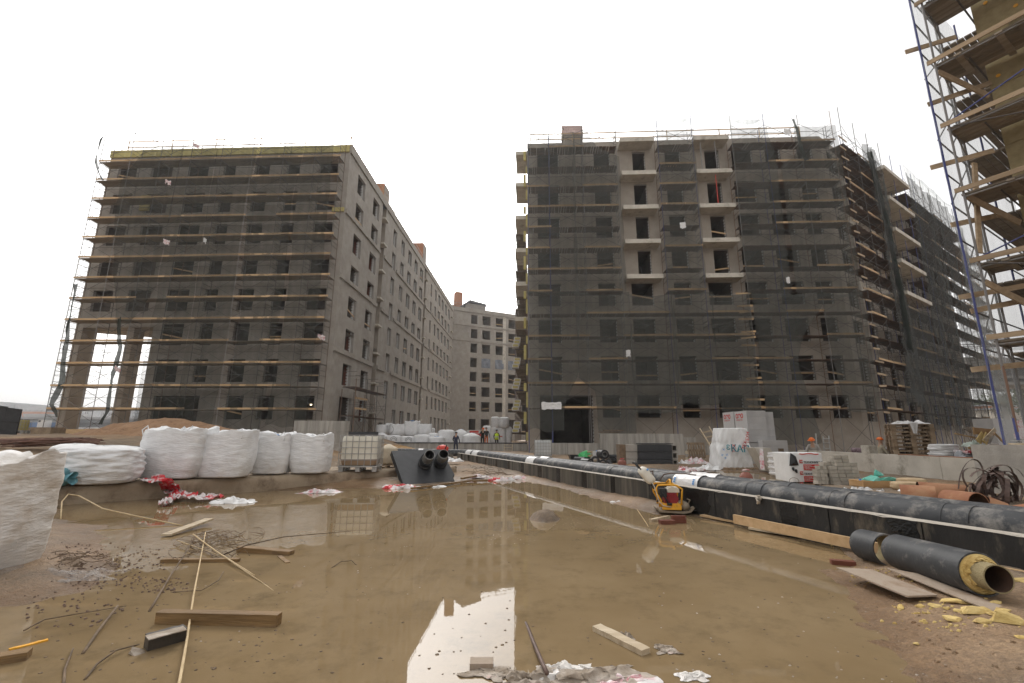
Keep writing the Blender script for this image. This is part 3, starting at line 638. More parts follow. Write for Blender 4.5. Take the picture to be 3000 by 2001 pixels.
LA = [3.45 + 1.92 * k for k in range(13)]
PA_ = [-23.3 + 2.95 * k for k in range(8)] + [-.3]
scA, rg = scaffold('frame scaffold with long wooden decks across the left block front', (cA.x, cA.y, 0), -TT, PA_, -1.45, -.35, 1.3, LA, lambda i: 29.7, True, .93, ('tube_dark', 'tube_grey', 'tube_rust', 'tube_dark'), seed=21)
q = MB()
for z in LA: 
    for k in (.45, .95, 1.45): q.bar((-23.3, -1.45, z + k - 1), (-23.3, -.35, z + k - 1), .03, .03)
q.bar((-23.4, -1.5, 30.8), (-17.6, -1.5, 28.3), .05, .05); q.build('end_ladder', 'tube_dark', scA, kind='stuff')
PC_ = [.1, 2.0, 5.05, 8.1, 11.85, 14.95, 18.45, 21.4, 24.4, 27.3]
LC = [3.64 + 1.972 * k for k in range(13)]
def deckC(i, li): return not (i in (3, 5) and LC[li] > 13)
scC, rg = scaffold('scaffold with slatted decks across the right-hand block front', (cC.x, cC.y, 0), -TT, PC_, -1.45, -.35, .1, LC, lambda i: 30.1 + .2 * (i % 2), deckC, .5, ('tube_grey', 'tube_blue', 'tube_grey', 'tube_blue', 'tube_rust'), seed=22, kind='slit')
for z in [LC[0] - .9 + .55 * k for k in range(22)]:                       # boards nailed across the ladder bay
    if rg.random() < .7: MB().bar((17.45 + rg.uniform(-.1, .1), -1.5, z), (18.6 + rg.uniform(0, .2), -1.5, z + rg.uniform(-.1, .25)), .03, .15).build('ladder_board', 'board_wood', scC)
scD, rg = scaffold('tall scaffold along the receding wing of the right-hand block', (cC.x + cos(TT) * WC, cC.y - sin(TT) * WC, 0), aD - TT, [.4 + 3.05 * k for k in range(15)], -1.6, -.45, .1, LC,
    lambda i: 30.8 if i < 12 else (28.2 if i == 12 else 26.0), lambda i, li: not (2 < i < 5 and LC[li] > 14), .35, ('tube_grey', 'tube_rust', 'tube_dark', 'tube_blue'), seed=23, kind='slit')
for z in [2.4 + 1.01 * k for k in range(26)]:
    MB().bar((-.55, -1.65, z), (.75 + rg.uniform(-.3, .4), -1.7, z + rg.uniform(-.06, .1)), .035, .15).build('ladder_board', 'board_old', scD)
LL = [1.75 + 2.03 * k for k in range(12)]
scL, rg = scaffold('narrow scaffold with brown plank decks on the courtyard side of the right-hand block', (cC.x, cC.y, 0), -TT - pi / 2, [-26 + 2.95 * k for k in range(8)], -1.28, -.28, .9, LL, lambda i: 24.6, lambda i, li: li > -1, 0, ('tube_rust', 'tube_dark', 'tube_rust'), seed=24, kind='pale', rail=False)
q = MB()
for z in (9.87, 5.81): q.bar((-5.4, -1.3, z), (-5.4, -.2, z), .07, .07); q.bar((-5.4, -1.3, z - 2), (-5.4, -1.3, z), .06, .06); q.bar((-5.4, -.25, z - 2), (-5.4, -.25, z), .06, .06)
q.build('blue_frame', 'tube_blue', scL)
# small scaffold at the foot of the left block side
scS, rg = scaffold('low free-standing scaffold against the side wall of the left block', (cA.x, cA.y, 0), -TT + pi / 2, [.9, 3.6, 6.4, 9.2], -1.9, -.7, 1.3, [3.1, 5.6], lambda i: 6.3, True, 0, ('tube_rust', 'tube_dark'), seed=25, kind='slit', rt=.03)
for z in (3.75, 4.65): MB().bar((.85, -1.95, z), (3.65, -1.95, z + .05), .04, .16).build('guard_board', 'board_wood', scS)

def Wf(loc, rz): return lambda s_, y, z: Vector((loc[0] + s_ * cos(rz) - y * sin(rz), loc[1] + s_ * sin(rz) + y * cos(rz), z))
WA, WCF = Wf(cA, -TT), Wf(cC, -TT); _o = WCF(WC, 0, 0); WD = Wf(_o, aD - TT)
def interp(tab, z):
    if not isinstance(tab, (list, tuple)): return tab
    tab = sorted(tab)
    if z <= tab[0][0]: return tab[0][1]
    for (a, b), (c, d) in zip(tab[:-1], tab[1:]):
        if z <= c: return b + (d - b) * (z - a) / (c - a)
    return tab[-1][1]
def net(W, left, right, z0, z1, y, m_, label, group, amp=.10, seed=0, lift=2.0, sag=.25):
    rg = random.Random(seed); b = MB(); nu = 15; nv = max(8, int((z1 - z0) / .5)); off = rg.uniform(0, 50)
    def fn(a, c):
        z = z0 + (z1 - z0) * c; l, r = interp(left, z), interp(right, z)
        l += .14 * nz(z * .5, off, 0); r += .14 * nz(z * .5, off, 5)
        s_ = l + (r - l) * a; zz = z
        if c > .97: zz -= sag * sin(pi * a) * (.5 + .5 * rg.random() * 0 + .3)
        if c < .03: zz += .35 * nz(s_ * .9, off, 2)
        bul = amp * (1 - abs(2 * (((z - 3.5) / lift) % 1) - 1)) * sin(pi * min(max(a, 0), 1))
        yy = y - bul - amp * 1.3 * nz(s_ * 1.7, off, z * .12) - amp * .7 * nz(s_ * 4.1, off + 9, z * .3)
        return W(s_, yy, zz)
    b.grid(fn, nu, nv); return smooth_angle(b.build('safety_net', m_, None, True, label=label, cat='net', group=group), 180)
def rope_net(W, pts, r, m_, label, group, seed=0):
    if r < .18:
        tab = sorted((p_[2], p_[0]) for p_ in pts); w_ = r * 2.2; zs = [t_[0] for t_ in tab]
        return net(W, [(z, x_ - w_ * (.6 + .5 * (i % 2))) for i, (z, x_) in enumerate(tab)], [(z, x_ + w_ * (.5 + .6 * ((i + 1) % 2))) for i, (z, x_) in enumerate(tab)], zs[0], zs[-1], -1.6, m_, label, group, amp=.22, seed=seed + 60)
    b = MB(); P_ = [W(*p_) for p_ in pts]; full = []
    for a, c in zip(P_[:-1], P_[1:]):
        for k in range(5): full.append(a.lerp(c, k / 5))
    full.append(P_[-1]); b.tube(full, [r * (1 + .35 * nz(i * .6, seed)) for i in range(len(full))], 9)
    b.v = [(x + .05 * nz(x * 6, y * 6, z * 1.3), y + .05 * nz(y * 6, x * 6, z * 1.3 + 9), z) for x, y, z in b.v]
    return b.build('safety_net', m_, None, True, label=label, cat='net', group=group)
gA = 'dark nets on the left block scaffold'; gC = 'dark nets on the right-hand block scaffold'; gD = 'dark nets on the receding wing'
net(WA, [(10.0, -18.2), (11.9, -18.9), (16, -19.8), (21.5, -20.8), (24.5, -20.8), (28.3, -18.6)], [(10.0, -17.7), (12.0, -16.6), (14, -15.6), (28.3, -15.2)], 10.6, 28.2, -1.55, 'net_a', 'grey net with a slanting edge above the open portal', gA, seed=1)
net(WA, -15.5, -12.0, 1.6, 28.2, -1.52, 'net_a', 'net hanging between the portal and the wide garage opening', gA, seed=2)
net(WA, -12.0, [(0, -8.9), (10, -8.45), (22, -8.6), (28.3, -7.9)], 1.8, 28.3, -1.58, 'net_a', 'net just left of the longest black slit', gA, seed=3)
net(WA, [(0, -8.1), (4, -7.9), (10, -7.6), (13, -7.65), (20, -8.25), (23.5, -8.5), (28.3, -7.7)], [(0, -5.0), (10, -4.3), (14, -4.1), (22, -4.3), (28.3, -3.6)], 1.5, 28.3, -1.50, 'net_a', 'net between the two black slits', gA, seed=4)
net(WA, [(0, -4.6), (9, -3.9), (13, -3.65), (18, -3.8), (22, -4.2), (28.3, -3.5)], -.9, 2.2, 28.2, -1.56, 'net_a', 'net at the street corner edge of the left block', gA, seed=5)
rope_net(WA, [(-18.3, -1.5, 11.4), (-17.9, -1.6, 9.8), (-17.75, -1.6, 8.6), (-18.0, -1.6, 6), (-18.05, -1.6, 4.3), (-17.8, -1.5, 3.2), (-18.4, -1.4, 2.2)], .10, 'net_rope', 'net twisted into a dark rope down the second portal leg', gA, 3)
rope_net(WA, [(-23.0, -1.6, 14.5), (-22.45, -1.6, 9.3), (-22.45, -1.6, 5.5), (-22.7, -1.6, 3.8), (-22.1, -1.5, 2.8)], .10, 'net_rope', 'net twisted into a dark rope down the first portal leg', gA, 4)
rope_net(WA, [(-23.2, -1.6, 29.2), (-23.7, -1.7, 27.2), (-23.2, -1.6, 25.7), (-22.4, -1.6, 24.6)], .035, 'net_rope', 'thin loose net rope curling off the top left corner', gA, 5)
WAend = lambda s_, y, z: WA(-23.45 + y + 1.5, -1.45 + s_, z)
net(WAend, 0, 1.6, 2.5, 17, -1.5, 'net_pale', 'pale net on the narrow end of the left block scaffold', gA, seed=6)
MT['net_c2'] = MT['net_c'].copy()
for n_ in MT['net_c2'].node_tree.nodes:
    if n_.type == 'MAP_RANGE': n_.inputs['To Min'].default_value = .42; n_.inputs['To Max'].default_value = .62
net(WCF, .02, 4.3, 13.2, 28.8, -1.60, 'net_c', 'net at the top left corner under the chimney', gC, seed=11)
net(WCF, 4.1, [(13, 8.35), (26.3, 8.3), (27, 6.4), (29, 5.4)], 13.2, 28.8, -1.60, 'net_c', 'net beside the left column of balconies with its top corner torn down', gC, seed=12)
net(WCF, 11.75, 15.05, 13.2, 28.8, -1.60, 'net_c', 'narrow net between the two balcony columns', gC, seed=13)
net(WCF, 18.35, [(13, 21.9), (25.5, 22.0), (28, 21.6)], 12.8, 28.8, -1.60, 'net_c', 'net right of the second balcony column', gC, seed=14)
net(WCF, [(12, 22.3), (25, 22.35), (25.8, 23.8), (30, 23.9)], 27.5, 12.8, 28.8, -1.60, 'net_c', 'net at the top right corner of the front', gC, seed=15)
net(WCF, .02, [(1, 2.9), (4, 3.0), (6.5, 4.2), (13.5, 4.4)], 1.9, 13.6, -1.60, 'net_c2', 'net beside the tall dark gateway', gC, seed=16)
net(WCF, [(2, 5.6), (5, 5.5), (6, 4.2), (13, 4.0)], 8.6, 1.4, 13.4, -1.60, 'net_c2', 'net above the right jamb of the gateway', gC, seed=17)
net(WCF, 8.5, 12.2, 3.3, 13.2, -1.60, 'net_c2', 'low net under the left balcony column', gC, seed=18)
net(WCF, 12.0, 15.4, 4.0, 13.4, -1.60, 'net_c2', 'low net between the balcony columns', gC, seed=19)
net(WCF, 15.3, 18.4, 3.2, 13.2, -1.60, 'net_c2', 'low net under the right balcony column', gC, seed=20)
net(WCF, 18.7, [(.8, 22.7), (3, 22.4), (7.5, 21.7), (9.5, 22.3), (12, 24.2), (13.5, 24.4)], .9, 13.2, -1.60, 'net_c2', 'net swept aside from the bare wall patch at lower right', gC, seed=21)
net(WCF, [(2, 25.2), (6, 24.6), (9, 24.3), (13, 24.2)], 27.5, 3.4, 13.2, -1.60, 'net_c2', 'low net on the right corner of the front', gC, seed=22)
rope_net(WCF, [(23.9, -1.6, 29.6), (24.2, -1.7, 28), (24.3, -1.7, 26.6), (24.6, -1.6, 25.2)], .10, 'net_rope', 'gathered net swag at the top right of the front', gC, 7)
net(WD, [(4, 4.3), (12, 5.4), (20, 4.9), (28.6, 3.4)], [(4, 8.2), (10, 7.6), (18, 7.2), (24, 7.0), (28.6, 6.6)], 4, 28.4, -2.0, 'net_d', 'long net gathered into a hanging curtain at the wing corner', gD, amp=.35, seed=31)
rope_net(WD, [(5.2, -2.0, 28), (6.3, -2.1, 20), (6.6, -2.1, 14), (6.2, -2.1, 9)], .20, 'net_rope', 'dark twisted core of the hanging curtain net', gD, 9)
for k, (a, b_, z0_, z1_) in enumerate(((8.3, 15.6, 2.2, 13.8), (16.1, 19.4, 2.0, 29.9), (19.8, 24.8, 2.6, 29.8), (25.3, 30.4, 3.0, 30.0), (30.7, 34.4, 2.2, 29.6), (34.7, 37.3, 2.0, 29.0), (37.5, 43.2, .8, 25.6))):
    net(WD, a, b_, z0_, z1_, -1.75, 'net_d' if k < 4 else 'net_c', ('low net below the big wing balconies', 'net just past the big wing balconies', 'net left of the brick chimney on the wing', 'net under the brick chimney of the wing', 'net beyond the brick chimney of the wing', 'narrow net beside the end of the wing', 'net on the far scaffold end against the sky')[k], gD, amp=.16, seed=40 + k)
net(WD, 16.3, 35, 29.4, 31.0, -1.72, 'net_pale', 'pale net strip above the roof line of the wing', gD, amp=.12, seed=50, sag=.9)
net(WCF, 18.4, 21.4, 29.0, 29.8, -1.45, 'net_pale', 'pale net strip sagging above the roof right of the balconies', gC, seed=51, sag=.8)
net(WCF, 11.8, 15, 29.2, 30.0, -1.45, 'net_pale', 'pale net strip sagging between the balcony roofs', gC, seed=52, sag=.8)

# ------------------------------------------------------------------ the corner of the near right-hand building and its scaffold
E0 = Vector((12.1, 11.0, 0)); aE = atan2(-.86, .51)                 # along the face, towards the camera's right
WE = Wf(E0, aE)                                                        # y > 0 is into the building
bE = thing('insulated_building', 'corner of a near building clad in yellow mineral wool behind scaffolding', 'building', (E0.x, E0.y, 0), aE)
q = MB(); q.prism([(.82, 1.52), (9, 1.52), (9, 9), (.82, 9)], .5, 24); q.build('wall', 'plaster', bE)
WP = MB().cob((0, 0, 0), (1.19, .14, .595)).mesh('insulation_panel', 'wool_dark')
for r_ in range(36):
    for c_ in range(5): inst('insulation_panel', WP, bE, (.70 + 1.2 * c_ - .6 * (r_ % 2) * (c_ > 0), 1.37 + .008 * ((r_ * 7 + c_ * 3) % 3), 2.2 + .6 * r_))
DW = MB().tube([(0, 0, 0), (0, -.012, 0)], .05, 10).mesh('dowel', 'dowel')
for r_ in range(34):
    for c_ in range(6):
        if (r_ + c_) % 2: inst('dowel', DW, bE, (.9 + .62 * c_ + .1 * (r_ % 3), 1.367, 2.5 + .6 * r_))
scE = thing('scaffold', 'near scaffold of blue and grey tubes at the right edge', 'scaffolding', (E0.x, E0.y, 0), aE)
LE = [1.45 + CAMH * 0 + 2.2 * 0 + z for z in (2.35, 4.4, 6.4, 8.4, 10.45, 12.5)]
EP = [(0, 0), (3, 0), (6, 0), (.0, 1.1), (2.5, 1.25), (5.5, 1.25)]
for i, (x, y) in enumerate(EP): inst('post', UT[('tube_grey', 'tube_grey', 'tube_blue', 'tube_grey', 'tube_blue', 'tube_grey')[i]], scE, (x, y, 1.42), scale=(.027, .027, 15))
inst('post', UT['tube_rust'], scE, (.012, 0, 1.6), scale=(.029, .029, 1.6)); inst('post', UT['tube_blue'], scE, (.0, -.0, 1.38), scale=(.031, .031, .55))
for z in LE:
    for k in range(6):
        MB().cob((-.06, .05 + k * .2, z), (6.2, .23 + k * .2, z + .05)).build('plank', 'deck_wood', scE)
    for k in range(14):
        if random.random() < .5: MB().cob((.4 + k * .4, -.04, z - .05), (.4 + k * .4 + .14, 1.3, z - .004)).build('cross_plank', 'deck_wood', scE)
    MB().bar((-.15, -.06, z + .14), (6.3, -.06, z + .12), .035, .13).build('toe_board', 'board_old', scE)
    q = MB()
    for (x, y0, y1) in ((0, 0, 1.1), (3, 0, 1.25)): q.tube([(x, y0, z - .06), (x, y1, z - .06)], .024, 8); q.tube([(x, y0, z - .5), (x, y0 + .5, z - .07)], .018, 6); q.tube([(x, y1, z - .5), (x, y1 - .5, z - .07)], .018, 6)
    q.build('frame_bracket', 'tube_grey', scE)
    MB().tube([(0, .03, z - .06), (6, .03, z - .06)], .024, 8).build('ledger', 'tube_grey', scE)
for i in range(5):
    MB().tube([(.1 if i % 2 else 5.5, -.05, LE[i] + .2), (5.5 if i % 2 else .1, -.05, LE[i + 1])], .02, 8).build('diagonal_brace', 'tube_blue' if i % 2 else 'tube_dark', scE)
q = MB(); q.box((0, 0, 1.40), (.22, .22, .02)); q.tube([(0, 0, 1.30), (0, 0, 1.62)], .02, 8); q.build('base_plate', 'galv', scE)
# return scaffold round the corner, with the hoist posts and boards
scR = thing('scaffold', 'return scaffold with protruding boards and pale net behind the near corner', 'scaffolding', (E0.x, E0.y, 0), aE)
for x, y, c_ in ((-.32, .35, 'tube_blue'), (-.35, 2.6, 'tube_grey'), (-.3, 4.8, 'tube_blue'), (.62, 2.6, 'tube_grey'), (.62, 4.8, 'tube_rust'), (.62, 7.0, 'tube_blue'), (-.3, 7.0, 'tube_grey')):
    inst('post', UT[c_], scR, (x, y, .2), scale=(.027, .027, 16))
for z in LE:
    for k in range(5): MB().cob((-.28 + k * .18, 2.45, z - .04), (-.28 + k * .18 + .16, 7.1, z + .01)).build('plank', 'deck_wood', scR)
    for x in (-.33, .62): MB().tube([(x, .35, z - .08), (x, 7, z - .08)], .022, 8).build('ledger', 'tube_dark', scR)
    MB().tube([(-.33, .4, z + .9), (-.33, 7, z + 1.0)], .02, 8).build('guard_tube', 'tube_dark', scR)
for i in range(5): MB().tube([(-.36, .4, LE[i]), (-.36, 2.6, LE[i + 1] - .2)], .018, 8).build('diagonal_brace', 'tube_dark', scR); MB().tube([(.58, 2.6, LE[i] + .3), (.58, 4.8, LE[i + 1] - .2)], .018, 8).build('diagonal_brace', 'tube_dark', scR)
for i, z in enumerate((3.2, 4.75, 5.2, 7.2, 9.1, 11.1, 13.0)):
    MB().bar((-.62 + .2 * (i % 2), .25 + .1 * (i % 3), z), (.35 + .2 * (i % 3), 1.0 + .3 * (i % 2), z + (.25 if i % 2 else .1)), .035, .14).build('board', 'board_old', scR)
    if i % 2: MB().bar((.0, .12, z + .65), (.65, 1.3, z - .12), .04, .17).build('board', 'board_old', scR)
MB().bar((-.05, .5, 6.3), (.15, .9, 9.0), .05, .13).build('board', 'board_old', scR)
WR = lambda s_, y, z: WE(s_, y, z)
b = MB(); b.grid(lambda a, c: WE(-.29 - .05 * sin(pi * (((1.5 + 14 * c) / 2.0) % 1)) * (1 if a < .12 else .3) , .25 + 7.2 * a, .9 + 15 * c), 16, 90)
b.build('safety_net', 'net_e', None, True, label='pale translucent net hung behind the near right scaffold', cat='net')
# ------------------------------------------------------------------ soft things
def spot(u0, u1, vt, y, zb):
    pm = ony((u0 + u1) / 2, vt, y); dep = y * cos(PITCH) + (.5 * (pm.z + zb) - CAMH) * sin(PITCH)
    a, b = ony(u0, vt, y), ony(u1, vt, y); w_ = abs(u1 - u0) * dep / FPX
    mid = ony((u0 + u1) / 2, 1278, y)
    return Vector((mid.x, y, zb)), w_, pm.z - zb
def bag_mesh(w_, d_, h, top='open', seed=0, n=40, rows=26, sq=3.6, lean=0.0, wr=.018):
    b = MB(); o = seed * 13.7; V = []; R = rows
    prof = []
    for j in range(R): 
        t = j / (R - 1); prof.append(t)
    def P(a, t):
        c, s_ = cos(a), sin(a); k = (abs(c) ** sq + abs(s_) ** sq) ** (-1 / sq)
        if t < .12: q = t / .12; rr = .80 * q ** .35 if q > 0 else 0; rr = .86 * sin(q * pi / 2); z = .045 * h * (1 - cos(q * pi / 2))
        elif t < .72: q = (t - .12) / .60; rr = .86 + .14 * sin(min(1, q * 2.2) * pi / 2) + .03 * sin(q * pi); z = h * (.045 + .80 * q); 
        else:
            q = (t - .72) / .28
            if top == 'open':
                edge = .10 * nz(c * 1.9 + o, s_ * 1.9, o) + .03 * nz(c * 5 + o, s_ * 5, 3)
                if q < .45: rr = 1.0 - .04 * q; z = h * (.845 + (.12 + edge) * q / .45)
                else: q2 = (q - .45) / .55; rr = .98 * (1 - q2 ** .8); z = h * (.965 + edge * (1 - q2) - .10 * sin(q2 * pi) + .05 * nz(c * 3 + o, s_ * 3, q2 * 3))
            elif top == 'tied':
                rr = (1 - q) ** .75 * (1.0 + .10 * nz(a * 3, q * 3, o)) + .05 * (q > .8) * (1 - q) * 5; z = h * (.845 + .26 * q ** .85)
            else: rr = (1 - q ** 1.8) ** .5; z = h * (.845 + .15 * sin(q * pi / 2) + .04 * nz(c * 3 + o, s_ * 3, q * 3) * q)
        fold = wr * (nz(a * 2.2 + o, z * 11 / max(h, .4), 1) + .7 * nz(a * 4.5 + o, z * 24 / max(h, .4), 4)) + .05 * nz(c * 1.4 + o, s_ * 1.4, z * 1.3)
        k2 = k * rr
        return Vector((c * (w_ / 2) * k2 * (1 + fold * 1.6 / max(w_, .5)) + lean * z, s_ * (d_ / 2) * k2 * (1 + fold * 1.6 / max(d_, .5)), z))
    b.v = [tuple(P(2 * pi * i / n, t)) for t in prof for i in range(n)]
    b.f = [(j * n + i, j * n + (i + 1) % n, (j + 1) * n + (i + 1) % n, (j + 1) * n + i) for j in range(R - 1) for i in range(n)]; b.mi = [0] * len(b.f)
    return b
def bag(label, p, w_, d_, h, m_, top='open', seed=0, rz=0, group=None, name='big_bag', cat='big bag', parts=(), **k):
    b = bag_mesh(w_, d_, h, top, seed, **k); me = b.mesh(name, m_, True)
    o = bpy.data.objects.new(name, me); COL.objects.link(o); o.location = p; o.rotation_euler = (0, 0, rz); BASE[o.name] = Vector((0, 0, 0))
    return tag(o, label, cat, group)
def rag(label, p, L_, W_, hgt, m_, rz=0, seed=0, cat='plastic film', name='plastic_film', slope=None, group=None, nu=34, nv=22):
    o = seed * 7.3; b = MB()
    def fn(a, c):
        x, y = (a - .5) * L_, (c - .5) * W_
        e = min(a, 1 - a, c, 1 - c) * 2
        r_ = 1 + .55 * nz(a * 3 + o, c * 3, 1)
        z = hgt * max(.02, .35 + .75 * nz(a * 3.1 + o, c * 2.6, 2) + .40 * nz(a * 6.5 + o, c * 6 , 3) + .22 * nz(a * 14 + o, c * 13, 6)) * min(1, e * 3.5)
        x = x * r_ + .10 * L_ * nz(a * 5, c * 5 + o, 4) + .05 * L_ * nz(a * 12, c * 12 + o, 4); y = y * r_ + .16 * W_ * nz(a * 5 + o, c * 5, 5) + .09 * W_ * nz(a * 12 + o, c * 12, 5)
        return Vector((x, y, z + (slope(x, y) if slope else 0) + .004))
    b.grid(fn, nu, nv); me = b.mesh(name, m_, True); ob = bpy.data.objects.new(name, me); COL.objects.link(ob)
    ob.location = p; ob.rotation_euler = (0, 0, rz); return tag(ob, label, cat, group)
def mound(label, p, rx, ry, h, m_, seed=0, name='sand_pile', cat='sand pile', pw=1.0, rough=.1, n=56):
    b = MB(); o = seed * 5.1; R_ = 20
    for j in range(R_):
        t = 1 - j / (R_ - 1)
        for i in range(n):
            a = 2 * pi * i / n; k = 1 + .25 * nz(cos(a) * 1.2 + o, sin(a) * 1.2, 0)
            x, y = cos(a) * rx * t * k, sin(a) * ry * t * k
            z = h * ((1 - t ** 1.5) ** pw) + rough * (nz(x * 1.5 + o, y * 1.5, 1) + .5 * nz(x * 4 + o, y * 4, 2)) * min(1, (1 - t) * 4) - .12 * (t > .97)
            b.v.append((x, y, z))
    b.f = [(j * n + i, j * n + (i + 1) % n, (j + 1) * n + (i + 1) % n, (j + 1) * n + i) for j in range(R_ - 1) for i in range(n)]; b.mi = [0] * len(b.f)
    ob = bpy.data.objects.new(name, b.mesh(name, m_, True)); COL.objects.link(ob); ob.location = p; return tag(ob, label, cat)

# ------------------------------------------------------------------ left bank: kerb slab, bags, tank, sand
ck = thing('concrete_kerb', 'long low concrete kerb slab under the row of white big bags', 'kerb', (0, 0, 0)); q = MB()
KA = CURB0 - CD * 3.2; KB = CURB1 + CD * .05; KW = 2.6
nk = 46; top_ = []; 
def kf(a, c):
    p_ = KA.lerp(KB, a); 
    if c < .25: d_, z = 0, -.3 + .68 * c / .25
    else: d_, z = KW * (c - .25) / .75, .38
    wob = .035 * nz(a * 40, c * 3, 0) + .02 * nz(a * 90, c * 9, 1)
    e = .03 if abs(c - .25) < .02 else 0
    return p_ + CN * (d_ + wob * (c < .3) + e) + Vector((0, 0, z - e + .012 * nz(a * 50, c * 6, 2)))
q.grid(kf, 120, 25); q.build('kerb', 'kerb_mud', ck, True)
q = MB(); e_ = KB; q.add([e_ + Vector((0, 0, -.3)), e_ + CN * KW + CD * .6 + Vector((0, 0, -.3)), e_ + CN * KW + CD * .6 + Vector((0, 0, .38)), e_ + Vector((0, 0, .38)), e_ + CN * KW + Vector((0, 0, .38)), e_ + CN * KW + Vector((0, 0, -.3))], [(0, 1, 2, 3), (3, 2, 4), (1, 5, 4, 2)]); q.build('kerb_end', 'kerb_mud', ck)
gB = 'row of four full white big bags on the kerb'
for i, (u0, u1, vt, vb, lab, tp) in enumerate(((436, 612, 1250, 1409, 'largest white big bag, leftmost of the row on the kerb', 'open'), (602, 747, 1258, 1405, 'second white big bag from the left on the kerb', 'open'),
        (746, 862, 1267, 1394, 'white big bag with a blue scrap in its mouth', 'open'), (860, 975, 1271, 1391, 'white big bag nearest the caged tank', 'open'))):
    f = onz((u0 + u1) / 2, vb, .38); d_ = .98 if i else 1.1; p_, w_, h = spot(u0, u1, vt, f.y + d_ / 2, .38)
    bg_ = bag(lab, p_, w_ * .93, d_ * .95, h * 1.02, 'bag_white', tp, seed=i + 1, rz=.06, group=gB, n=72, rows=56, lean=(.08, .02, .0, -.01)[i], wr=.017, sq=4.6)
    if i == 2: q = MB(); q.grid(lambda a, c: Vector((-.12 + .3 * a, -.2 + .2 * c + .03 * sin(a * 9), h * .93 + .03 * sin(a * 7 + c * 5))), 9, 6); q.build('blue_scrap', 'letter_blue', bg_)
    for sx in (-.36, .34):
        q = MB(); q.tube([Vector((w_ * sx, -d_ * .40, h * .80)), Vector((w_ * sx - .03, -d_ * .43, h * .93)), Vector((w_ * sx + .03, -d_ * .36, h * 1.01)), Vector((w_ * sx + .09, -d_ * .40, h * .92)), Vector((w_ * sx + .07, -d_ * .42, h * .80))], .014, 6); q.build('lifting_loop', 'bag_white', bg_, True)
    if i in (0, 2):
        q = MB(); z0_ = h * .62; pts = [Vector((-w_ * .5 * .97 + .03 * sin(k * 2.1) + (.10 if i == 0 else 0) * (z0_ - k * .09), -d_ * .36, z0_ - k * .09)) for k in range(7)]; q.tube(pts, .009, 5); q.build('seam_cord', 'black_plastic', bg_)
f = onz(300, 1424, .38); p_, w_, h = spot(205, 412, 1306, f.y + .5, .38)
bag('slumped white big bag with long folds lying on the kerb', p_, w_, 1.15, h, 'bag_white', 'flat', 11, .1, n=64, rows=44, sq=2.6, wr=.05)
p_, w_, h = spot(372, 416, 1318, f.y + 1.2, .38); bag('small knotted white sack behind the slumped big bag', p_, w_, .6, h, 'tarp_white', 'flat', 12, .3, name='sack', cat='sack', sq=2.3)
p_, w_, h = spot(158, 262, 1300, f.y + .9, .38); bag('white sack leaning behind the green tinted bag', p_, w_, .8, h, 'tarp_white', 'flat', 13, .3, name='sack', cat='sack', sq=2.3, lean=.15)
p_, w_, h = spot(168, 236, 1320, f.y + .25, .38); bag('green tinted translucent rubbish bag', p_, w_, .6, h, 'bag_green', 'flat', 14, .3, name='rubbish_bag', cat='rubbish bag', sq=2.2, wr=.04)
f2 = onz(190, 1432, .38); p_, w_, h = spot(120, 214, 1370, f2.y + .3, .38)
tb = bag('tied blue-green rubbish bag on the kerb', p_, w_, .6, h, 'bag_teal', 'flat', 15, 0, name='rubbish_bag', cat='rubbish bag', sq=2.1, wr=.05)
q = MB(); q.grid(lambda a, c: Vector((w_ * .45 + .22 * c, .09 * cos(a * 2 * pi) * (.4 + 1.2 * c * abs(sin(a * 9))), h * .45 + .08 * sin(a * 2 * pi) * (.4 + 1.3 * c))), 20, 6); q.build('knot', 'bag_teal', tb, True)
# big bag at the frame edge, wrapped in clear film
f = at_ground(40, 1752); p_, w_, h = spot(-170, 122, 1322, f.y + .45, f.z - .04)
nb = bag('tall dirty white big bag at the frame edge with film round its foot', p_, w_, .95, h, 'bag_dirty', 'open', 21, .05, n=84, rows=72, wr=.017, sq=4.6)
q = MB(); q.tube([Vector((w_ * .49 * cos(a), -.54 * abs(sin(a)) - .01, h * .62 + .01 * sin(a * 5))) for a in [pi * k / 14 for k in range(1, 15)]], .007, 5); q.build('tie_cord', 'rope', nb)
q = MB()
def flap(a, c): return Vector((-w_ * .30 + a * w_ * .92, -.50 - .06 * sin(a * 4), h * (.80 + .17 * (1 - c)) + .05 * nz(a * 4, c * 3, 2) - .08 * c * a))
def skirt(a, c):
    t = -pi * .92 + a * pi * .95; k = 1.03 + .10 * c * (1 + nz(a * 7, c * 3, 0)); return Vector((w_ * .5 * k * cos(t) * (abs(cos(t)) ** 4 + abs(sin(t)) ** 4) ** -.25, .55 * k * sin(t) * (abs(cos(t)) ** 4 + abs(sin(t)) ** 4) ** -.25, max(.01, h * .32 * (1 - c) + .03 * nz(a * 9, c * 6, 3))))
q = MB(); q.grid(skirt, 60, 16); q.build('film_skirt', 'film_clear', nb, True)
p2_ = at_ground(215, 1690); rag('clear plastic film trailing from the foot of the near big bag', p2_, .75, .35, .07, 'film_clear', .1, 3, nu=44, nv=26)
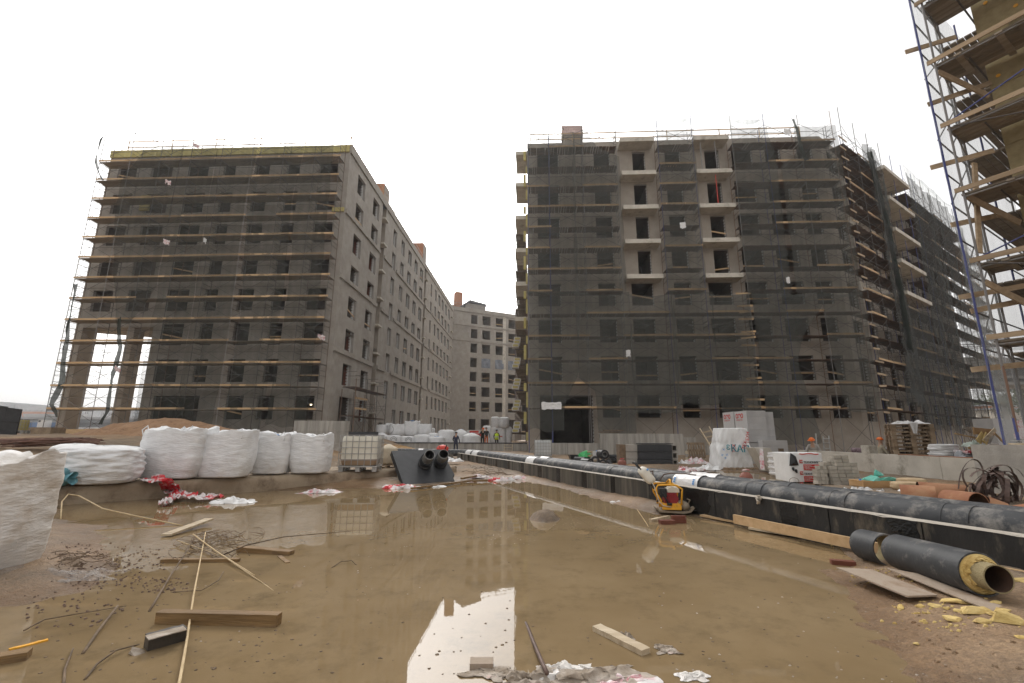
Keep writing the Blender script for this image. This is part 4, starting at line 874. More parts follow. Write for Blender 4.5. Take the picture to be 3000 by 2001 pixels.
# caged tank
def ibc(label, loc, rz, body, w_=1.2, d_=1.0, h=1.0, liquid=0.0, n=(6, 5)):
    t_ = thing('caged_tank', label, 'tank', loc, rz or 1e-9); BASE[t_.name] = Vector((0, 0, 0))
    b = MB(); z0 = .16
    def sh(a, c):
        an = 2 * pi * a; k = (abs(cos(an)) ** 9 + abs(sin(an)) ** 9) ** (-1 / 9); e = min(c, 1 - c) * 7; s_ = .93 + .07 * min(1, e) ** .5
        return Vector(((w_ / 2 - .035) * k * cos(an) * s_, (d_ / 2 - .035) * k * sin(an) * s_, z0 + .02 + (h - .05) * c))
    b.grid(sh, 49, 15); nl = len(b.f); nv_ = 14
    for i in range(nl): b.mi[i] = 1 if (i // 48) / nv_ < liquid else 0
    b.add([sh(i / 48, 1) for i in range(48)], [tuple(range(48))]); b.build('tank', [body, 'ibc_liquid'], t_, True)
    MB().tube([(0, -.1, z0 + h - .04), (0, -.1, z0 + h + .03)], .09, 14).build('screw_cap', 'black_plastic', t_)
    c = MB(); x1, y1 = w_ / 2, d_ / 2
    for k in range(n[1] + 1):
        z = z0 + h * k / n[1]; c.tube([(-x1, -y1, z), (x1, -y1, z), (x1, y1, z), (-x1, y1, z), (-x1, -y1, z)], .011, 6)
    for k in range(n[0] + 1):
        x = -x1 + w_ * k / n[0]
        for y in (-y1, y1): c.tube([(x, y, z0), (x, y, z0 + h)], .011, 6)
    for k in range(1, n[0] - 1):
        y = -y1 + d_ * k / (n[0] - 1)
        for x in (-x1, x1): c.tube([(x, y, z0), (x, y, z0 + h)], .011, 6)
    c.build('cage', 'galv', t_)
    pl = MB(); pl.box((0, 0, .145), (w_ + .02, d_ + .02, .03))
    for x in (-.52, 0, .52):
        for y in (-.42, 0, .42): pl.box((x * w_ / 1.2, y * d_, .065), (.13, .13, .13))
    pl.build('pallet', 'galv', t_); return t_
f = onz(1042, 1382, .38); ib = ibc('white caged water tank with brown liquid at the bottom, on the kerb', (f.x, f.y + .45, .38), .10, 'ibc_white', 1.14, .95, .92, .17)
f = onz(1592, 1342, .05); ibc('frosted caged tank standing by the dark gateway', (f.x, f.y + .5, .05), 0, 'ibc_frost', 1.12, 1.0, 1.0, 0)
# cream sack on a small pallet
f = onz(1140, 1372, .38); p_, w_, h = spot(1122, 1160, 1306, f.y + .3, .50); bag('cream sack with a gathered neck beside the black panel', p_, w_ * 1.2, .55, h, 'sack_cream', 'tied', 31, 0, name='sack', cat='sack', sq=2.3)
def pallet_mesh(w_=1.2, d_=.8):
    b = MB(); k = 0
    for i in range(7): b.box((-w_ / 2 + .06 + i * (w_ - .12) / 6, 0, .133), (.11, d_, .02))
    for y in (-d_ / 2 + .05, 0, d_ / 2 - .05):
        b.box((0, y, .112), (w_, .1, .022)); b.box((0, y, .011), (w_, .1, .022))
        for x in (-w_ / 2 + .07, 0, w_ / 2 - .07): b.box((x, y, .062), (.14, .1, .08))
    return b
PAL = pallet_mesh().mesh('pallet', 'pallet_wood')
def pallet(label, loc, rz=0, group=None, scale=None):
    o = bpy.data.objects.new('pallet', PAL); COL.objects.link(o); o.location = loc; o.rotation_euler = (0, 0, rz)
    if scale: o.scale = scale
    return tag(o, label, 'pallet', group)
pallet('small pallet under the cream sack', (p_.x, p_.y, .385), .1, scale=(.55, .8, .75))
# leaning black panel with two pipe stubs
TL, TR, BR, BL = ony(1147, 1321, 15.05), ony(1311, 1318, 15.75), onz(1341, 1408, .04), onz(1183, 1421, .02)
TR = TL + (BR - BL) * ((TR - TL).length / (BR - BL).length)
bp_ = thing('wall_sleeve_panel', 'black panel with two pipe stubs leaning on the kerb', 'panel', (BL.x, BL.y, 0))
nrm = (BR - BL).cross(TL - BL).normalized(); th = nrm * -.16
q = MB(); N1 = BR + (TR - BR) * .22; N2 = N1 - (BR - BL).normalized() * .0
poly = [BL, BR - (BR - BL) * .06, BR - (BR - BL) * .06 + (TR - BR) * .12, BR + (TR - BR) * .17, TR, TL]
nq = len(poly); q.add(poly + [v_ + th for v_ in poly], [tuple(range(nq)), tuple(range(2 * nq - 1, nq - 1, -1))] + [(i, nq + i, nq + (i + 1) % nq, (i + 1) % nq) for i in range(nq)])
q.build('panel', 'black_panel', bp_)
ex = (BR - BL).normalized(); ey = (TL - BL).normalized()
for (u0, v0, u1, v1) in ((1243, 1362, 1259, 1332), (1288, 1360, 1300, 1330)):
    d_ = ray(u0, v0); t_ = (BL - Vector((0, 0, CAMH))).dot(nrm) / d_.dot(nrm); a = Vector((0, 0, CAMH)) + d_ * t_
    d2 = ray(u1, v1); e2 = Vector((0, 0, CAMH)) + d2 * (t_ * d_.y - .62) / d2.y; ax = (e2 - a).normalized()
    st = MB(); st.ring(a - ax * .05, a + ax * .42, .215, .17, 30); o_ = st.build('pipe_stub', 'black_plastic', bp_); smooth_angle(o_)
    st = MB(); st.ring(a + ax * .14, a + ax * .24, .224, .21, 30); smooth_angle(st.build('sleeve_band', 'pipe_black', o_))
    st = MB(); st.ring(a + ax * .40, e2, .158, .145, 30, 0, 1); smooth_angle(st.build('steel_end', ['pipe_steel', 'black_plastic'], o_))
# things behind the kerb
sp = ony(470, 1285, 27); mound('heap of brown sand in front of the left block', (sp.x + .3, 27, .8), 5.9, 3.6, 1.6, 'sand', 2, rough=.14)
sp = ony(90, 1290, 19); mound('low heap of dark soil at the left edge', (sp.x, 19.5, .62), 5.5, 2.2, .55, 'mud', 5, 'soil_heap', 'soil heap', rough=.25)
rb = thing('rebar_bundle', 'bundle of rusty reinforcing bars lying on the soil heap', 'rebar', (-19, 17.2, 1.0))
for i in range(40):
    a = ony(-60 + random.uniform(0, 120), 1300 + random.uniform(-14, 10), 17.2 + random.uniform(-.4, .5)); c_ = ony(225 + random.uniform(-60, 85), 1292 + random.uniform(-10, 9), 17.4 + random.uniform(-.4, .5))
    MB().tube([a, a.lerp(c_, .5) + Vector((0, 0, random.uniform(-.03, .05))), c_], .02, 5).build('rebar', 'rebar', rb)
fp = thing('formwork', 'black formwork panels standing at the far left edge', 'formwork', (-29, 24.5, .9))
for (u0, u1, us, vt, vt2, vb) in ((-40, 4, 16, 1186, 1191, 1278), (3, 44, 18, 1194, 1199, 1276)):
    a, b_, c_, d_ = ony(u0, vb, 24.5), ony(u1, vb, 24.5), ony(u1 + us, vt2, 24.3), ony(u0 + us, vt, 24.3); yy = Vector((0, .08, 0))
    MB().add([], []); q = MB(); q.add([a, b_, c_, d_, a + yy, b_ + yy, c_ + yy, d_ + yy], [(0, 1, 2, 3), (7, 6, 5, 4), (0, 4, 5, 1), (1, 5, 6, 2), (2, 6, 7, 3), (3, 7, 4, 0)]); pn = q.build('panel', 'black_panel', fp)
    for t_ in (.0, .5, .98): m0, m1 = a.lerp(d_, t_), b_.lerp(c_, t_); MB().bar(m0 - yy * .4, m1 - yy * .4, .05, .05).build('rib', 'rubber', pn)
p_ = ony(55, 1270, 26); ibc('yellow caged tank beside the black formwork', (p_.x, 26, p_.z), .3, 'mineral_wool', .62, .6, .62, 0, (4, 4))
q = MB(); a = ony(62, 1272, 29); c_ = ony(150, 1252, 29); q.cob((a.x, 29, a.z), (c_.x, 30, c_.z)); q.build('crate', 'pallet_wood', None, label='low brown crate left of the first portal leg', cat='crate')
for u0, u1, v0 in ((62, 250, 1262), (250, 420, 1259)):
    q = MB()
    for k in range(3): a, c_ = ony(u0, v0 + k * 5, 36.2), ony(u1, v0 - 2 + k * 5, 35.9); q.bar(a, c_, .06, .16)
    q.build('board_barrier', 'board_wood', None, label='low board barrier ' + ('left of' if u0 < 100 else 'right of') + ' the first portal leg', cat='barrier', kind='thing')
# low wall of concrete blocks
lw = thing('block_wall', 'low wall of grey foundation blocks left of the side scaffold', 'wall', (-10, 27, 0))
a = ony(854, 1290, 27); c_ = ony(1010, 1290, 27); W_ = (c_.x - a.x) / 3
q = MB(); q.cob((a.x, 27.05, 0), (c_.x - .25, 27.6, 1.02)); q.build('footing', 'concrete', lw)
for r_ in range(2):
    for k in range(3): q = MB(); q.box((a.x + W_ * (k + .5) + (.02 * r_), 27.3 + .02 * ((k + r_) % 2), 1.02 + .64 * r_ + .32), (W_ - .015, .5, .632)); q.build('concrete_block', 'concrete_streak', lw)
q = MB(); a = ony(640, 1265, 29); c_ = ony(705, 1300, 29); q.cob((a.x, 29, .2), (c_.x, 29.5, a.z)); q.build('concrete_block', 'concrete', None, label='plain concrete block behind the second big bag', cat='concrete block')
q = MB(); a = onz(372, 1360, .3); a = ony(366, 1308, 13.2); c_ = ony(406, 1340, 13.2); q.cob((a.x, 13.2, .3), (c_.x, 13.8, a.z)); q.build('manhole_box', 'black_panel', None, label='dark box half hidden behind the slumped bag', cat='box')
p_, w_, h = spot(1048, 1092, 1277, 34, .9); bag('grey wrapped pack lying behind the caged tank', p_, w_, .7, h, 'ibc_frost', 'flat', 33, .2, name='wrapped_pack', cat='pack', sq=3)
a, c_ = ony(1040, 1306, 22), ony(1215, 1314, 23)
for k in range(4): MB().bar(a + Vector((.3 * k, .2 * k, .03 * k)), c_ + Vector((-.2 * k, .25 * k, .03 * k)), .16, .03).build('plank', 'board_wood', None, label=('lowest', 'second', 'third', 'topmost')[k] + ' plank of the pile behind the black panel', cat='plank', group='planks behind the black panel')
a = ony(1292, 1318, 18); b = MB(); b.tube([(0, 0, 0), (0, 0, .12), (0, 0, .2), (0, 0, .24)], [.22, .25, .16, .02], 16); o = b.build('red_tub', 'red_paint', None, True, label='upturned red tub behind the black panel', cat='tub'); o.location = (a.x, 18.4, a.z - .05)
for k, (u0, v0, u1, v1) in enumerate(((1304, 1317, 1309, 1303), (1289, 1313, 1287, 1308))): MB().tube([ony(u0, v0, 18.2), ony(u1, v1, 18.2)], .022, 6).build('steel_rod', 'rubber', None, label=('longer', 'shorter')[k] + ' dark rod sticking up behind the black panel', cat='rod')

# ------------------------------------------------------------------ courtyard
YW = 41.0; a = ony(1100, 1330, YW); c_ = ony(1546, 1330, YW)
cw = thing('retaining_wall', 'pale concrete retaining wall with a black capping between the blocks', 'wall', (0, YW, 0))
n_ = 9
for k in range(n_):
    x0 = a.x + (c_.x - a.x) * k / n_; x1 = a.x + (c_.x - a.x) * (k + 1) / n_; q = MB(); q.cob((x0 + .008, YW + .004 * (k % 2), -.3), (x1 - .008, YW + .3, .80)); q.build('wall_panel', 'concrete_streak', cw)
q = MB(); q.cob((a.x - .1, YW - .05, .805), (c_.x - .05, YW + .33, .89)); q.build('capping', 'black_panel', cw)
q = MB(); a2 = ony(1008, 1265, 37.5); c2 = ony(1104, 1290, 37.5); q.cob((a2.x, 37.5, .4), (c2.x, 37.8, a2.z)); q.build('dark_wall', 'black_panel', None, label='dark bitumen coated wall below the side scaffold', cat='wall')
gP = 'white big bags heaped in the courtyard'
ws = ('leftmost bag of the upper row in the courtyard heap', 'narrow bag squeezed between the two left bags of the upper row', 'bag with a dark seam in the upper row of the heap', 'tallest bag of the heap with a blue tie on top', 'wide bag at the right end of the upper row', 'bag leaning at the right flank of the heap',
      'pointed low bag at the left of the heap', 'low bag with a printed frame under the dark-seamed bag', 'low bag with a printed house outline', 'round low bag right of the printed outline', 'flat low bag with blue ties by the wall', 'small bag behind the blue-tied low bag',
      'round full bag standing alone beside the heap', 'bag tied to a cone behind the worker in navy', 'spread cone-shaped bag beside the helmeted worker', 'upper left bag of the stack by the scaffold', 'upper right bag of the stack by the scaffold', 'lower left bag of the stack by the scaffold', 'lower middle bag of the stack by the scaffold', 'lower right bag of the stack by the scaffold', 'short bag left of the stack by the scaffold')
bl = [(1103, 1134, 1243, 44.4, 1.45, 'open'), (1128, 1146, 1238, 45, 1.45, 'open'), (1141, 1187, 1240, 44.2, 1.4, 'open'), (1184, 1228, 1232, 44.3, 1.4, 'open'), (1223, 1264, 1240, 44.5, 1.4, 'open'), (1250, 1273, 1253, 45, 1.0, 'flat'),
      (1100, 1136, 1267, 42.6, .45, 'tied'), (1132, 1176, 1275, 42.5, .45, 'flat'), (1174, 1214, 1277, 42.5, .45, 'flat'), (1214, 1259, 1273, 42.6, .45, 'flat'), (1256, 1302, 1279, 42.3, .45, 'flat'), (1255, 1284, 1268, 43.6, .45, 'flat'),
      (1284, 1332, 1259, 43.2, .45, 'flat'), (1329, 1370, 1257, 43.6, .45, 'tied'), (1356, 1406, 1268, 42.6, .45, 'tied'), (1438, 1463, 1221, 53, 2.35, 'flat'), (1462, 1491, 1222, 52.8, 2.35, 'flat'), (1437, 1462, 1250, 53, .45, 'flat'), (1461, 1483, 1250, 53, .45, 'flat'), (1482, 1499, 1250, 53, .45, 'flat'), (1414, 1439, 1247, 54, .45, 'flat')]
for k, (u0, u1, vt, y, zb, tp) in enumerate(bl):
    p_, w_, h = spot(u0, u1, vt, y, zb); o = bag(ws[k], p_, w_ * 1.02, min(1.15, w_), h / (1.1 if tp == 'tied' else 1), 'bag_white', tp, 50 + k, .2 * (k % 3), gP, n=28, rows=22, sq=2.9)
    if k in (3, 10, 13, 14): q = MB(); q.grid(lambda a, c: Vector((-.2 + .4 * a, -.12 + .2 * c, h * (.99 if tp != 'tied' else .97) + .05 * sin(a * 8 + c * 3))), 8, 5); q.build('blue_tie', 'letter_blue', o)
    if k in (2, 7, 8):
        q = MB(); yy = -min(1.15, w_) * .515
        if k == 2: q.tube([(-w_ * .42, yy * .9, h * .75), (-w_ * .33, yy, h * .62), (-w_ * .33, yy, h * .4), (-w_ * .45, yy * .85, h * .22)], .015, 4)
        else:
            for s_ in (1, .62): q.tube([(-.28 * s_, yy, h * .5), (-.28 * s_, yy, h * (.5 + .22 * s_)), (0, yy, h * (.55 + .36 * s_)), (.28 * s_, yy, h * (.5 + .22 * s_)), (.28 * s_, yy, h * .5)], .014, 4)
        q.build('printed_mark', 'letter_dark', o)
gR = 'red and white insulation packs in the courtyard'
for k, (u0, u1, v0, v1, y) in enumerate(((1368, 1408, 1260, 1276, 48), (1386, 1412, 1268, 1279, 46.5), (1462, 1472, 1276, 1280, 46))):
    a, c_ = ony(u0, v1, y), ony(u1, v0, y); t_ = thing('insulation_pack', ('upper red pack with white ends behind the workers', 'lower red pack behind the helmeted worker', 'small red pack right of the yellow vest')[k], 'pack', (a.x, y, a.z), group=gR)
    q = MB(); q.cob((a.x, y, a.z if k == 2 else .45), (c_.x, y + .6, c_.z)); q.build('pack', 'aac_white', t_)
    q = MB(); q.cob((a.x + .25 * (k == 0), y - .012, max(.5, a.z)), (c_.x - .2 * (k == 0), y - .002, c_.z - .06)); q.build('red_label', 'red_paint', t_)
tr = thing('trestle', 'small wooden trestle ladder leaning on the courtyard wall', 'trestle', (0, 38, 0)); A_, B_ = ony(1476, 1334, 39.5), ony(1500, 1334, 39.5)
for q0 in (A_, B_): MB().bar(Vector((q0.x, 39.5, -.05)), Vector((q0.x + .03, 40.6, .75)), .05, .08).build('rail', 'timber_pale', tr)
for k in range(4): MB().bar(Vector((A_.x, 39.55 + .3 * k, .05 + .22 * k)), Vector((B_.x, 39.55 + .3 * k, .05 + .22 * k)), .12, .04).build('step', 'timber_pale', tr)
# packs of mineral wool on the narrow scaffold decks
gK = 'white wrapped mineral wool packs on the narrow scaffold'
lv = {9.87: 955, 7.84: 1016, 5.81: 1083, 3.78: 1150, 1.75: 1218}
nm = ('topmost', 'second from the top', 'middle', 'second from the bottom', 'lowest')
for li, (z, _) in enumerate(lv.items()):
    for k in range(3):
        o_ = Vector((cC.x - .95 + .05 * k - .08 * (k == 0), cC.y + 4.6 + .03 * k, z + .05 + .34 * k))
        t_ = thing('mineral_wool_pack', ('bottom', 'middle', 'top')[k] + ' wrapped wool pack on the ' + nm[li] + ' loaded deck of the narrow scaffold', 'insulation pack', o_, group=gK)
        q = MB(); q.box(o_ + Vector((0, .6, .165)), (.66, 1.2, .32)); q.build('wrap', 'aac_white', t_)
        q = MB(); q.prism([(o_.x + .25 * cos(a) * (abs(cos(a)) ** 5 + abs(sin(a)) ** 5) ** -.2, o_.z + .165 + .11 * sin(a) * (abs(cos(a)) ** 5 + abs(sin(a)) ** 5) ** -.2) for a in [2 * pi * i / 20 for i in range(20)]], 0, .02)
        q.v = [(x, o_.y - .02 + zz, y) for x, y, zz in q.v]; q.build('wool_end', 'mineral_wool', t_)

# ------------------------------------------------------------------ people
def person(label, loc, rz, J, colours, hat=None, vest=None):
    """J: joint positions (x right, y away, z up) of a body facing -y; colours: trousers, top"""
    t_ = thing('person', label, 'person', loc, rz or 1e-9); BASE[t_.name] = Vector((0, 0, 0))
    names = ['pelvis', 'chest', 'neck', 'head', 'crown', 'shL', 'elL', 'haL', 'fiL', 'shR', 'elR', 'haR', 'fiR', 'hipL', 'knL', 'anL', 'toL', 'hipR', 'knR', 'anR', 'toR']
    ed = [(0, 1), (1, 2), (2, 3), (3, 4), (1, 5), (5, 6), (6, 7), (7, 8), (1, 9), (9, 10), (10, 11), (11, 12), (0, 13), (13, 14), (14, 15), (15, 16), (0, 17), (17, 18), (18, 19), (19, 20)]
    rad = [.135, .15, .055, .085, .075, .065, .048, .036, .025, .065, .048, .036, .025, .095, .065, .05, .04, .095, .065, .05, .04]
    me = bpy.data.meshes.new('body'); me.from_pydata([J[n] for n in names], ed, [])
    o = bpy.data.objects.new('body', me); COL.objects.link(o)
    md = o.modifiers.new('skin', 'SKIN'); 
    for i, r_ in enumerate(rad): me.skin_vertices[0].data[i].radius = (r_ * (1.25 if i in (0, 1) else 1), r_)
    me.skin_vertices[0].data[0].use_root = True
    s2 = o.modifiers.new('sub', 'SUBSURF'); s2.levels = 1; s2.render_levels = 1
    dg = bpy.context.evaluated_depsgraph_get(); m2 = bpy.data.meshes.new_from_object(o.evaluated_get(dg)); bpy.data.objects.remove(o)
    for c_ in (*colours, 'skin', 'rubber'): m2.materials.append(MT[c_])
    P_ = {n: Vector(J[n]) for n in names}; segs = [(names[a], names[b]) for a, b in ed]
    for f_ in m2.polygons:
        c_ = f_.center; best = min(segs, key=lambda s_: (c_ - P_[s_[0]].lerp(P_[s_[1]], max(0, min(1, (c_ - P_[s_[0]]).dot(P_[s_[1]] - P_[s_[0]]) / max(1e-6, (P_[s_[1]] - P_[s_[0]]).length_squared))))).length)
        k = best[1]; f_.material_index = 2 if k in ('head', 'crown', 'fiL', 'fiR', 'neck') else 3 if k in ('toL', 'toR') else 0 if k[:2] in ('hi', 'kn', 'an') else 1
        f_.use_smooth = True
    b = inst('body', m2, t_)
    h = P_['head']; up = (P_['crown'] - P_['head']).normalized(); fw = Vector((0, -1, 0)); fw = (fw - up * fw.dot(up)).normalized(); sx = up.cross(fw)
    fc = MB(); fc.tube([h + fw * .075 + up * .03, h + fw * .105 - up * .0, h + fw * .085 - up * .012], [.008, .014, .01], 6); fc.build('nose', 'skin', t_)
    for s_ in (-1, 1):
        e = MB(); e.box(h + fw * .088 + sx * (.032 * s_) + up * .035, (.02, .01, .012)); e.build('eye', 'rubber', t_)
        e = MB(); e.tube([h + sx * (.085 * s_), h + sx * (.10 * s_)], .026, 8); e.build('ear', 'skin', t_)
    hb = MB(); dome = [(0, .118), (.05, .112), (.09, .085), (.115, .04), (.122, .005)]
    hb.tube([h + up * (.035 + z) - fw * .008 for z, r_ in dome], [r_ for z, r_ in dome], 16)
    if hat: hb.add([h + up * .04 + (sx * cos(a) + fw * sin(a)) * (.145 if sin(a) < .3 else .175) for a in [2 * pi * i / 16 for i in range(16)]], [tuple(range(16))])
    hb.build('helmet' if hat else 'hair', hat or 'rubber', t_, True)
    if vest:
        vb = MB(); c0, c1 = P_['pelvis'], P_['chest']; vb.tube([c0 - Vector((0, 0, .10)), c0.lerp(c1, .5), c1 + Vector((0, 0, .02)), c1.lerp(P_['neck'], .6)], [.20, .205, .215, .10], 14); vo = vb.build('vest', vest, t_, True)
        for t in (.15, .45): qq = c0.lerp(c1, t); sb = MB(); sb.tube([qq - Vector((0, 0, .025)), qq + Vector((0, 0, .025))], .211, 14, cap=False); sb.build('reflective_strip', 'aac_white', vo)
    return t_
def stand(bend=0.0, armL=((-.30, 0, 1.12), (-.32, -.05, .86)), armR=((.30, 0, 1.12), (.32, -.05, .86)), step=.0, hgt=1.75):
    k = hgt / 1.75; J = {}
    pel = Vector((0, 0, .95)); d = Vector((0, -sin(bend), cos(bend)))
    ch = pel + d * .42; ne = ch + d * .16; hd = ne + (d * .7 + Vector((0, -.1 * sin(bend), .3))).normalized() * .15; cr = hd + (d * .6 + Vector((0, 0, .4))).normalized() * .10
    J.update(pelvis=pel, chest=ch, neck=ne, head=hd, crown=cr)
    for s_, n, arm in ((-1, 'L', armL), (1, 'R', armR)):
        sh = ch + Vector((.19 * s_, 0, 0)) + d * .06; J['sh' + n] = sh
        off = sh - Vector((.19 * s_, 0, 1.43)); J['el' + n] = Vector(arm[0]) + off; J['ha' + n] = Vector(arm[1]) + off; J['fi' + n] = J['ha' + n] + (J['ha' + n] - J['el' + n]).normalized() * .10
        J['hip' + n] = Vector((.10 * s_, 0, .90)); J['kn' + n] = Vector((.11 * s_, -.04 + step * s_ * .5, .49)); J['an' + n] = Vector((.12 * s_, .02 + step * s_, .08)); J['to' + n] = Vector((.14 * s_, -.14 + step * s_, .04))
    return {n: tuple(Vector(v) * k) for n, v in J.items()}
def person_at(label, u, y, z, rz, J, col, **k): p_ = ony(u, 1278, y); return person(label, (p_.x, y, z), rz, J, col, **k)
person_at('worker in navy overalls standing with his back to the wall of bags', 1336, 38.6, -.02, pi - .3, stand(.05, armR=((.33, -.12, 1.15), (.34, -.34, 1.05)), step=.1), ('cloth_navy', 'cloth_navy'))
person_at('worker in black with an orange helmet bending over a bag', 1414, 43.5, .45, .2, stand(.42, ((-.34, -.1, 1.14), (-.52, -.28, .95)), ((.28, -.2, 1.15), (.2, -.42, .95))), ('cloth_black', 'cloth_black'), hat='orange_hat')
person_at('worker in a black top and orange trousers behind the helmeted worker', 1425, 46.6, .45, pi + .3, stand(.1, hgt=1.8), ('cloth_orange', 'cloth_black'))
person_at('worker in a yellow high-visibility vest by the bags', 1455, 44.2, .35, .1, stand(.15, ((-.3, -.05, 1.14), (-.26, -.22, .9)), hgt=1.65), ('cloth_black', 'cloth_black'), vest='hi_vis')
person_at('worker with an orange helmet and grey shirt bending by the right block', 2384, 21.5, -.25, -.9, stand(.5, ((-.28, -.2, 1.12), (-.22, -.4, .9)), hgt=1.7), ('cloth_khaki', 'cloth_grey'), hat='orange_hat')
person_at('worker in a khaki jacket and orange helmet looking right behind the pale wall', 2572, 19.0, -.32, 1.25, stand(.08, ((-.27, -.12, 1.14), (-.2, -.3, 1.0)), hgt=1.72), ('cloth_khaki', 'cloth_khaki'), hat='orange_hat')
HAZE = 0.0006
# ------------------------------------------------------------------ pipe trench on the right
D('bitumen', (.015, .0145, .014), (.030, .028, .026), 3, .6, .3, 30, dirt=(.19, .155, .11), dscale=4.5, dlo=.535, dhi=.78, stretch=(1.2, 1.2, .4))
D('bitumen_wet', (.006, .006, .006), (.012, .012, .012), 3, .25, .5, 35)
D('trench_grey', (.075, .066, .054), (.17, .15, .12), 2.2, .85, .2, 30, stretch=(3, 3, .2), lo=.4, hi=.62, dirt=(.05, .046, .04), dscale=.8, dlo=.45, dhi=.6)
T0, T1 = onz(3000, 1572, .5), onz(1340, 1327, .5); DT = (T1 - T0).normalized(); NT = Vector((-DT.y, DT.x, 0)) * -1
T0 = T0 - DT * 3.0
def on_tr(u, v=1400, off=0.0): p_ = onpl(u, v, (T0 + NT * off)[:2], DT[:2]); return Vector((p_.x, p_.y, 0))
tw = thing('trench_wall', 'low bitumen-coated concrete trench wall carrying the two black pipes', 'wall', (T0.x, T0.y, 0))
cuts = [T0, on_tr(2700, 1540), on_tr(2425, 1490), on_tr(2092, 1438), on_tr(1900, 1410), on_tr(1740, 1385), on_tr(1600, 1365), on_tr(1480, 1345), Vector((T1.x, T1.y, 0))]
for k in range(len(cuts) - 1):
    a, b = cuts[k].copy(), cuts[k + 1].copy(); a.z = b.z = 0; a += DT * .008; b -= DT * .008; n_ = NT * .14
    q = MB(); q.add([a + Vector((0, 0, -.35)), b + Vector((0, 0, -.35)), b + n_ + Vector((0, 0, -.35)), a + n_ + Vector((0, 0, -.35)), a + Vector((0, 0, .5)), b + Vector((0, 0, .5)), b + n_ + Vector((0, 0, .5)), a + n_ + Vector((0, 0, .5))],
        [(3, 2, 1, 0), (4, 5, 6, 7), (0, 1, 5, 4), (1, 2, 6, 5), (2, 3, 7, 6), (3, 0, 4, 7)])
    q.build('wall_panel', 'bitumen' if k < 4 else 'trench_grey', tw)
    far_ = a + NT * 1.45; fb = b + NT * 1.45; q = MB(); q.prism([far_, fb, fb + n_, far_ + n_], -.3, .42); q.build('far_panel', 'trench_grey', tw)
q = MB(); L_ = (T1 - T0).length; nk = 260
def edge(a, c):
    p_ = T0 + DT * (L_ * a); w_ = .155 + .02 * nz(a * 200, 1); return Vector((p_.x, p_.y, 0)) + NT * (-.012 - .006 * abs(nz(a * 300, 2)) + w_ * c) + Vector((0, 0, .504 + (.006 + .006 * abs(nz(a * 260, c * 3))) * (1 if 0 < c < 1 else -1 - 3.0 * max(0, nz(a * 150, 7)) * (c == 0))))
q.grid(edge, nk, 5); q.build('top_edge', 'slab_top', tw)
for (u0, u1, v) in ((1788, 1801, 1392), (1703, 1718, 1380), (1630, 1641, 1370), (1576, 1587, 1360), (1526, 1534, 1353), (1487, 1494, 1347), (1452, 1457, 1343), (1421, 1426, 1338), (1395, 1400, 1334), (1371, 1375, 1331), (1350, 1354, 1328)):
    a, b = on_tr(u0, v), on_tr(u1, v); q = MB(); o_ = -NT * .004
    q.add([a + o_ + Vector((0, 0, -.2)), b + o_ + Vector((0, 0, -.2)), b + o_ + Vector((0, 0, .49)), a + o_ + Vector((0, 0, .49)), a + Vector((0, 0, -.2)), b + Vector((0, 0, -.2)), b + Vector((0, 0, .49)), a + Vector((0, 0, .49))], [(0, 1, 2, 3), (0, 3, 7, 4), (1, 5, 6, 2)]); q.build('bitumen_strip', 'bitumen_wet', tw)
for (u0, u1, v, sd) in ((2286, 2334, 1500, 1), (2612, 2692, 1560, 2), (1995, 2075, 1445, 5)):
    a, b = on_tr(u0, v), on_tr(u1, v)
    q = MB(); q.grid(lambda s_, c: a.lerp(b, .5 + (s_ - .5) * (1 + .35 * nz(c * 4 + sd, s_ > .5, 1) + .15 * nz(c * 13, s_ > .5, sd))) - NT * (.004 + .006 * (0 < s_ < 1) * abs(nz(s_ * 9, c * 9, sd)) ) + Vector((0, 0, .02 + .475 * c)), 12, 22); q.build('bitumen_patch', 'bitumen_wet', tw)
RP = .19; ZP = .505
def pipe_pt(u, v, off): return on_tr(u, v, off) + Vector((0, 0, ZP))
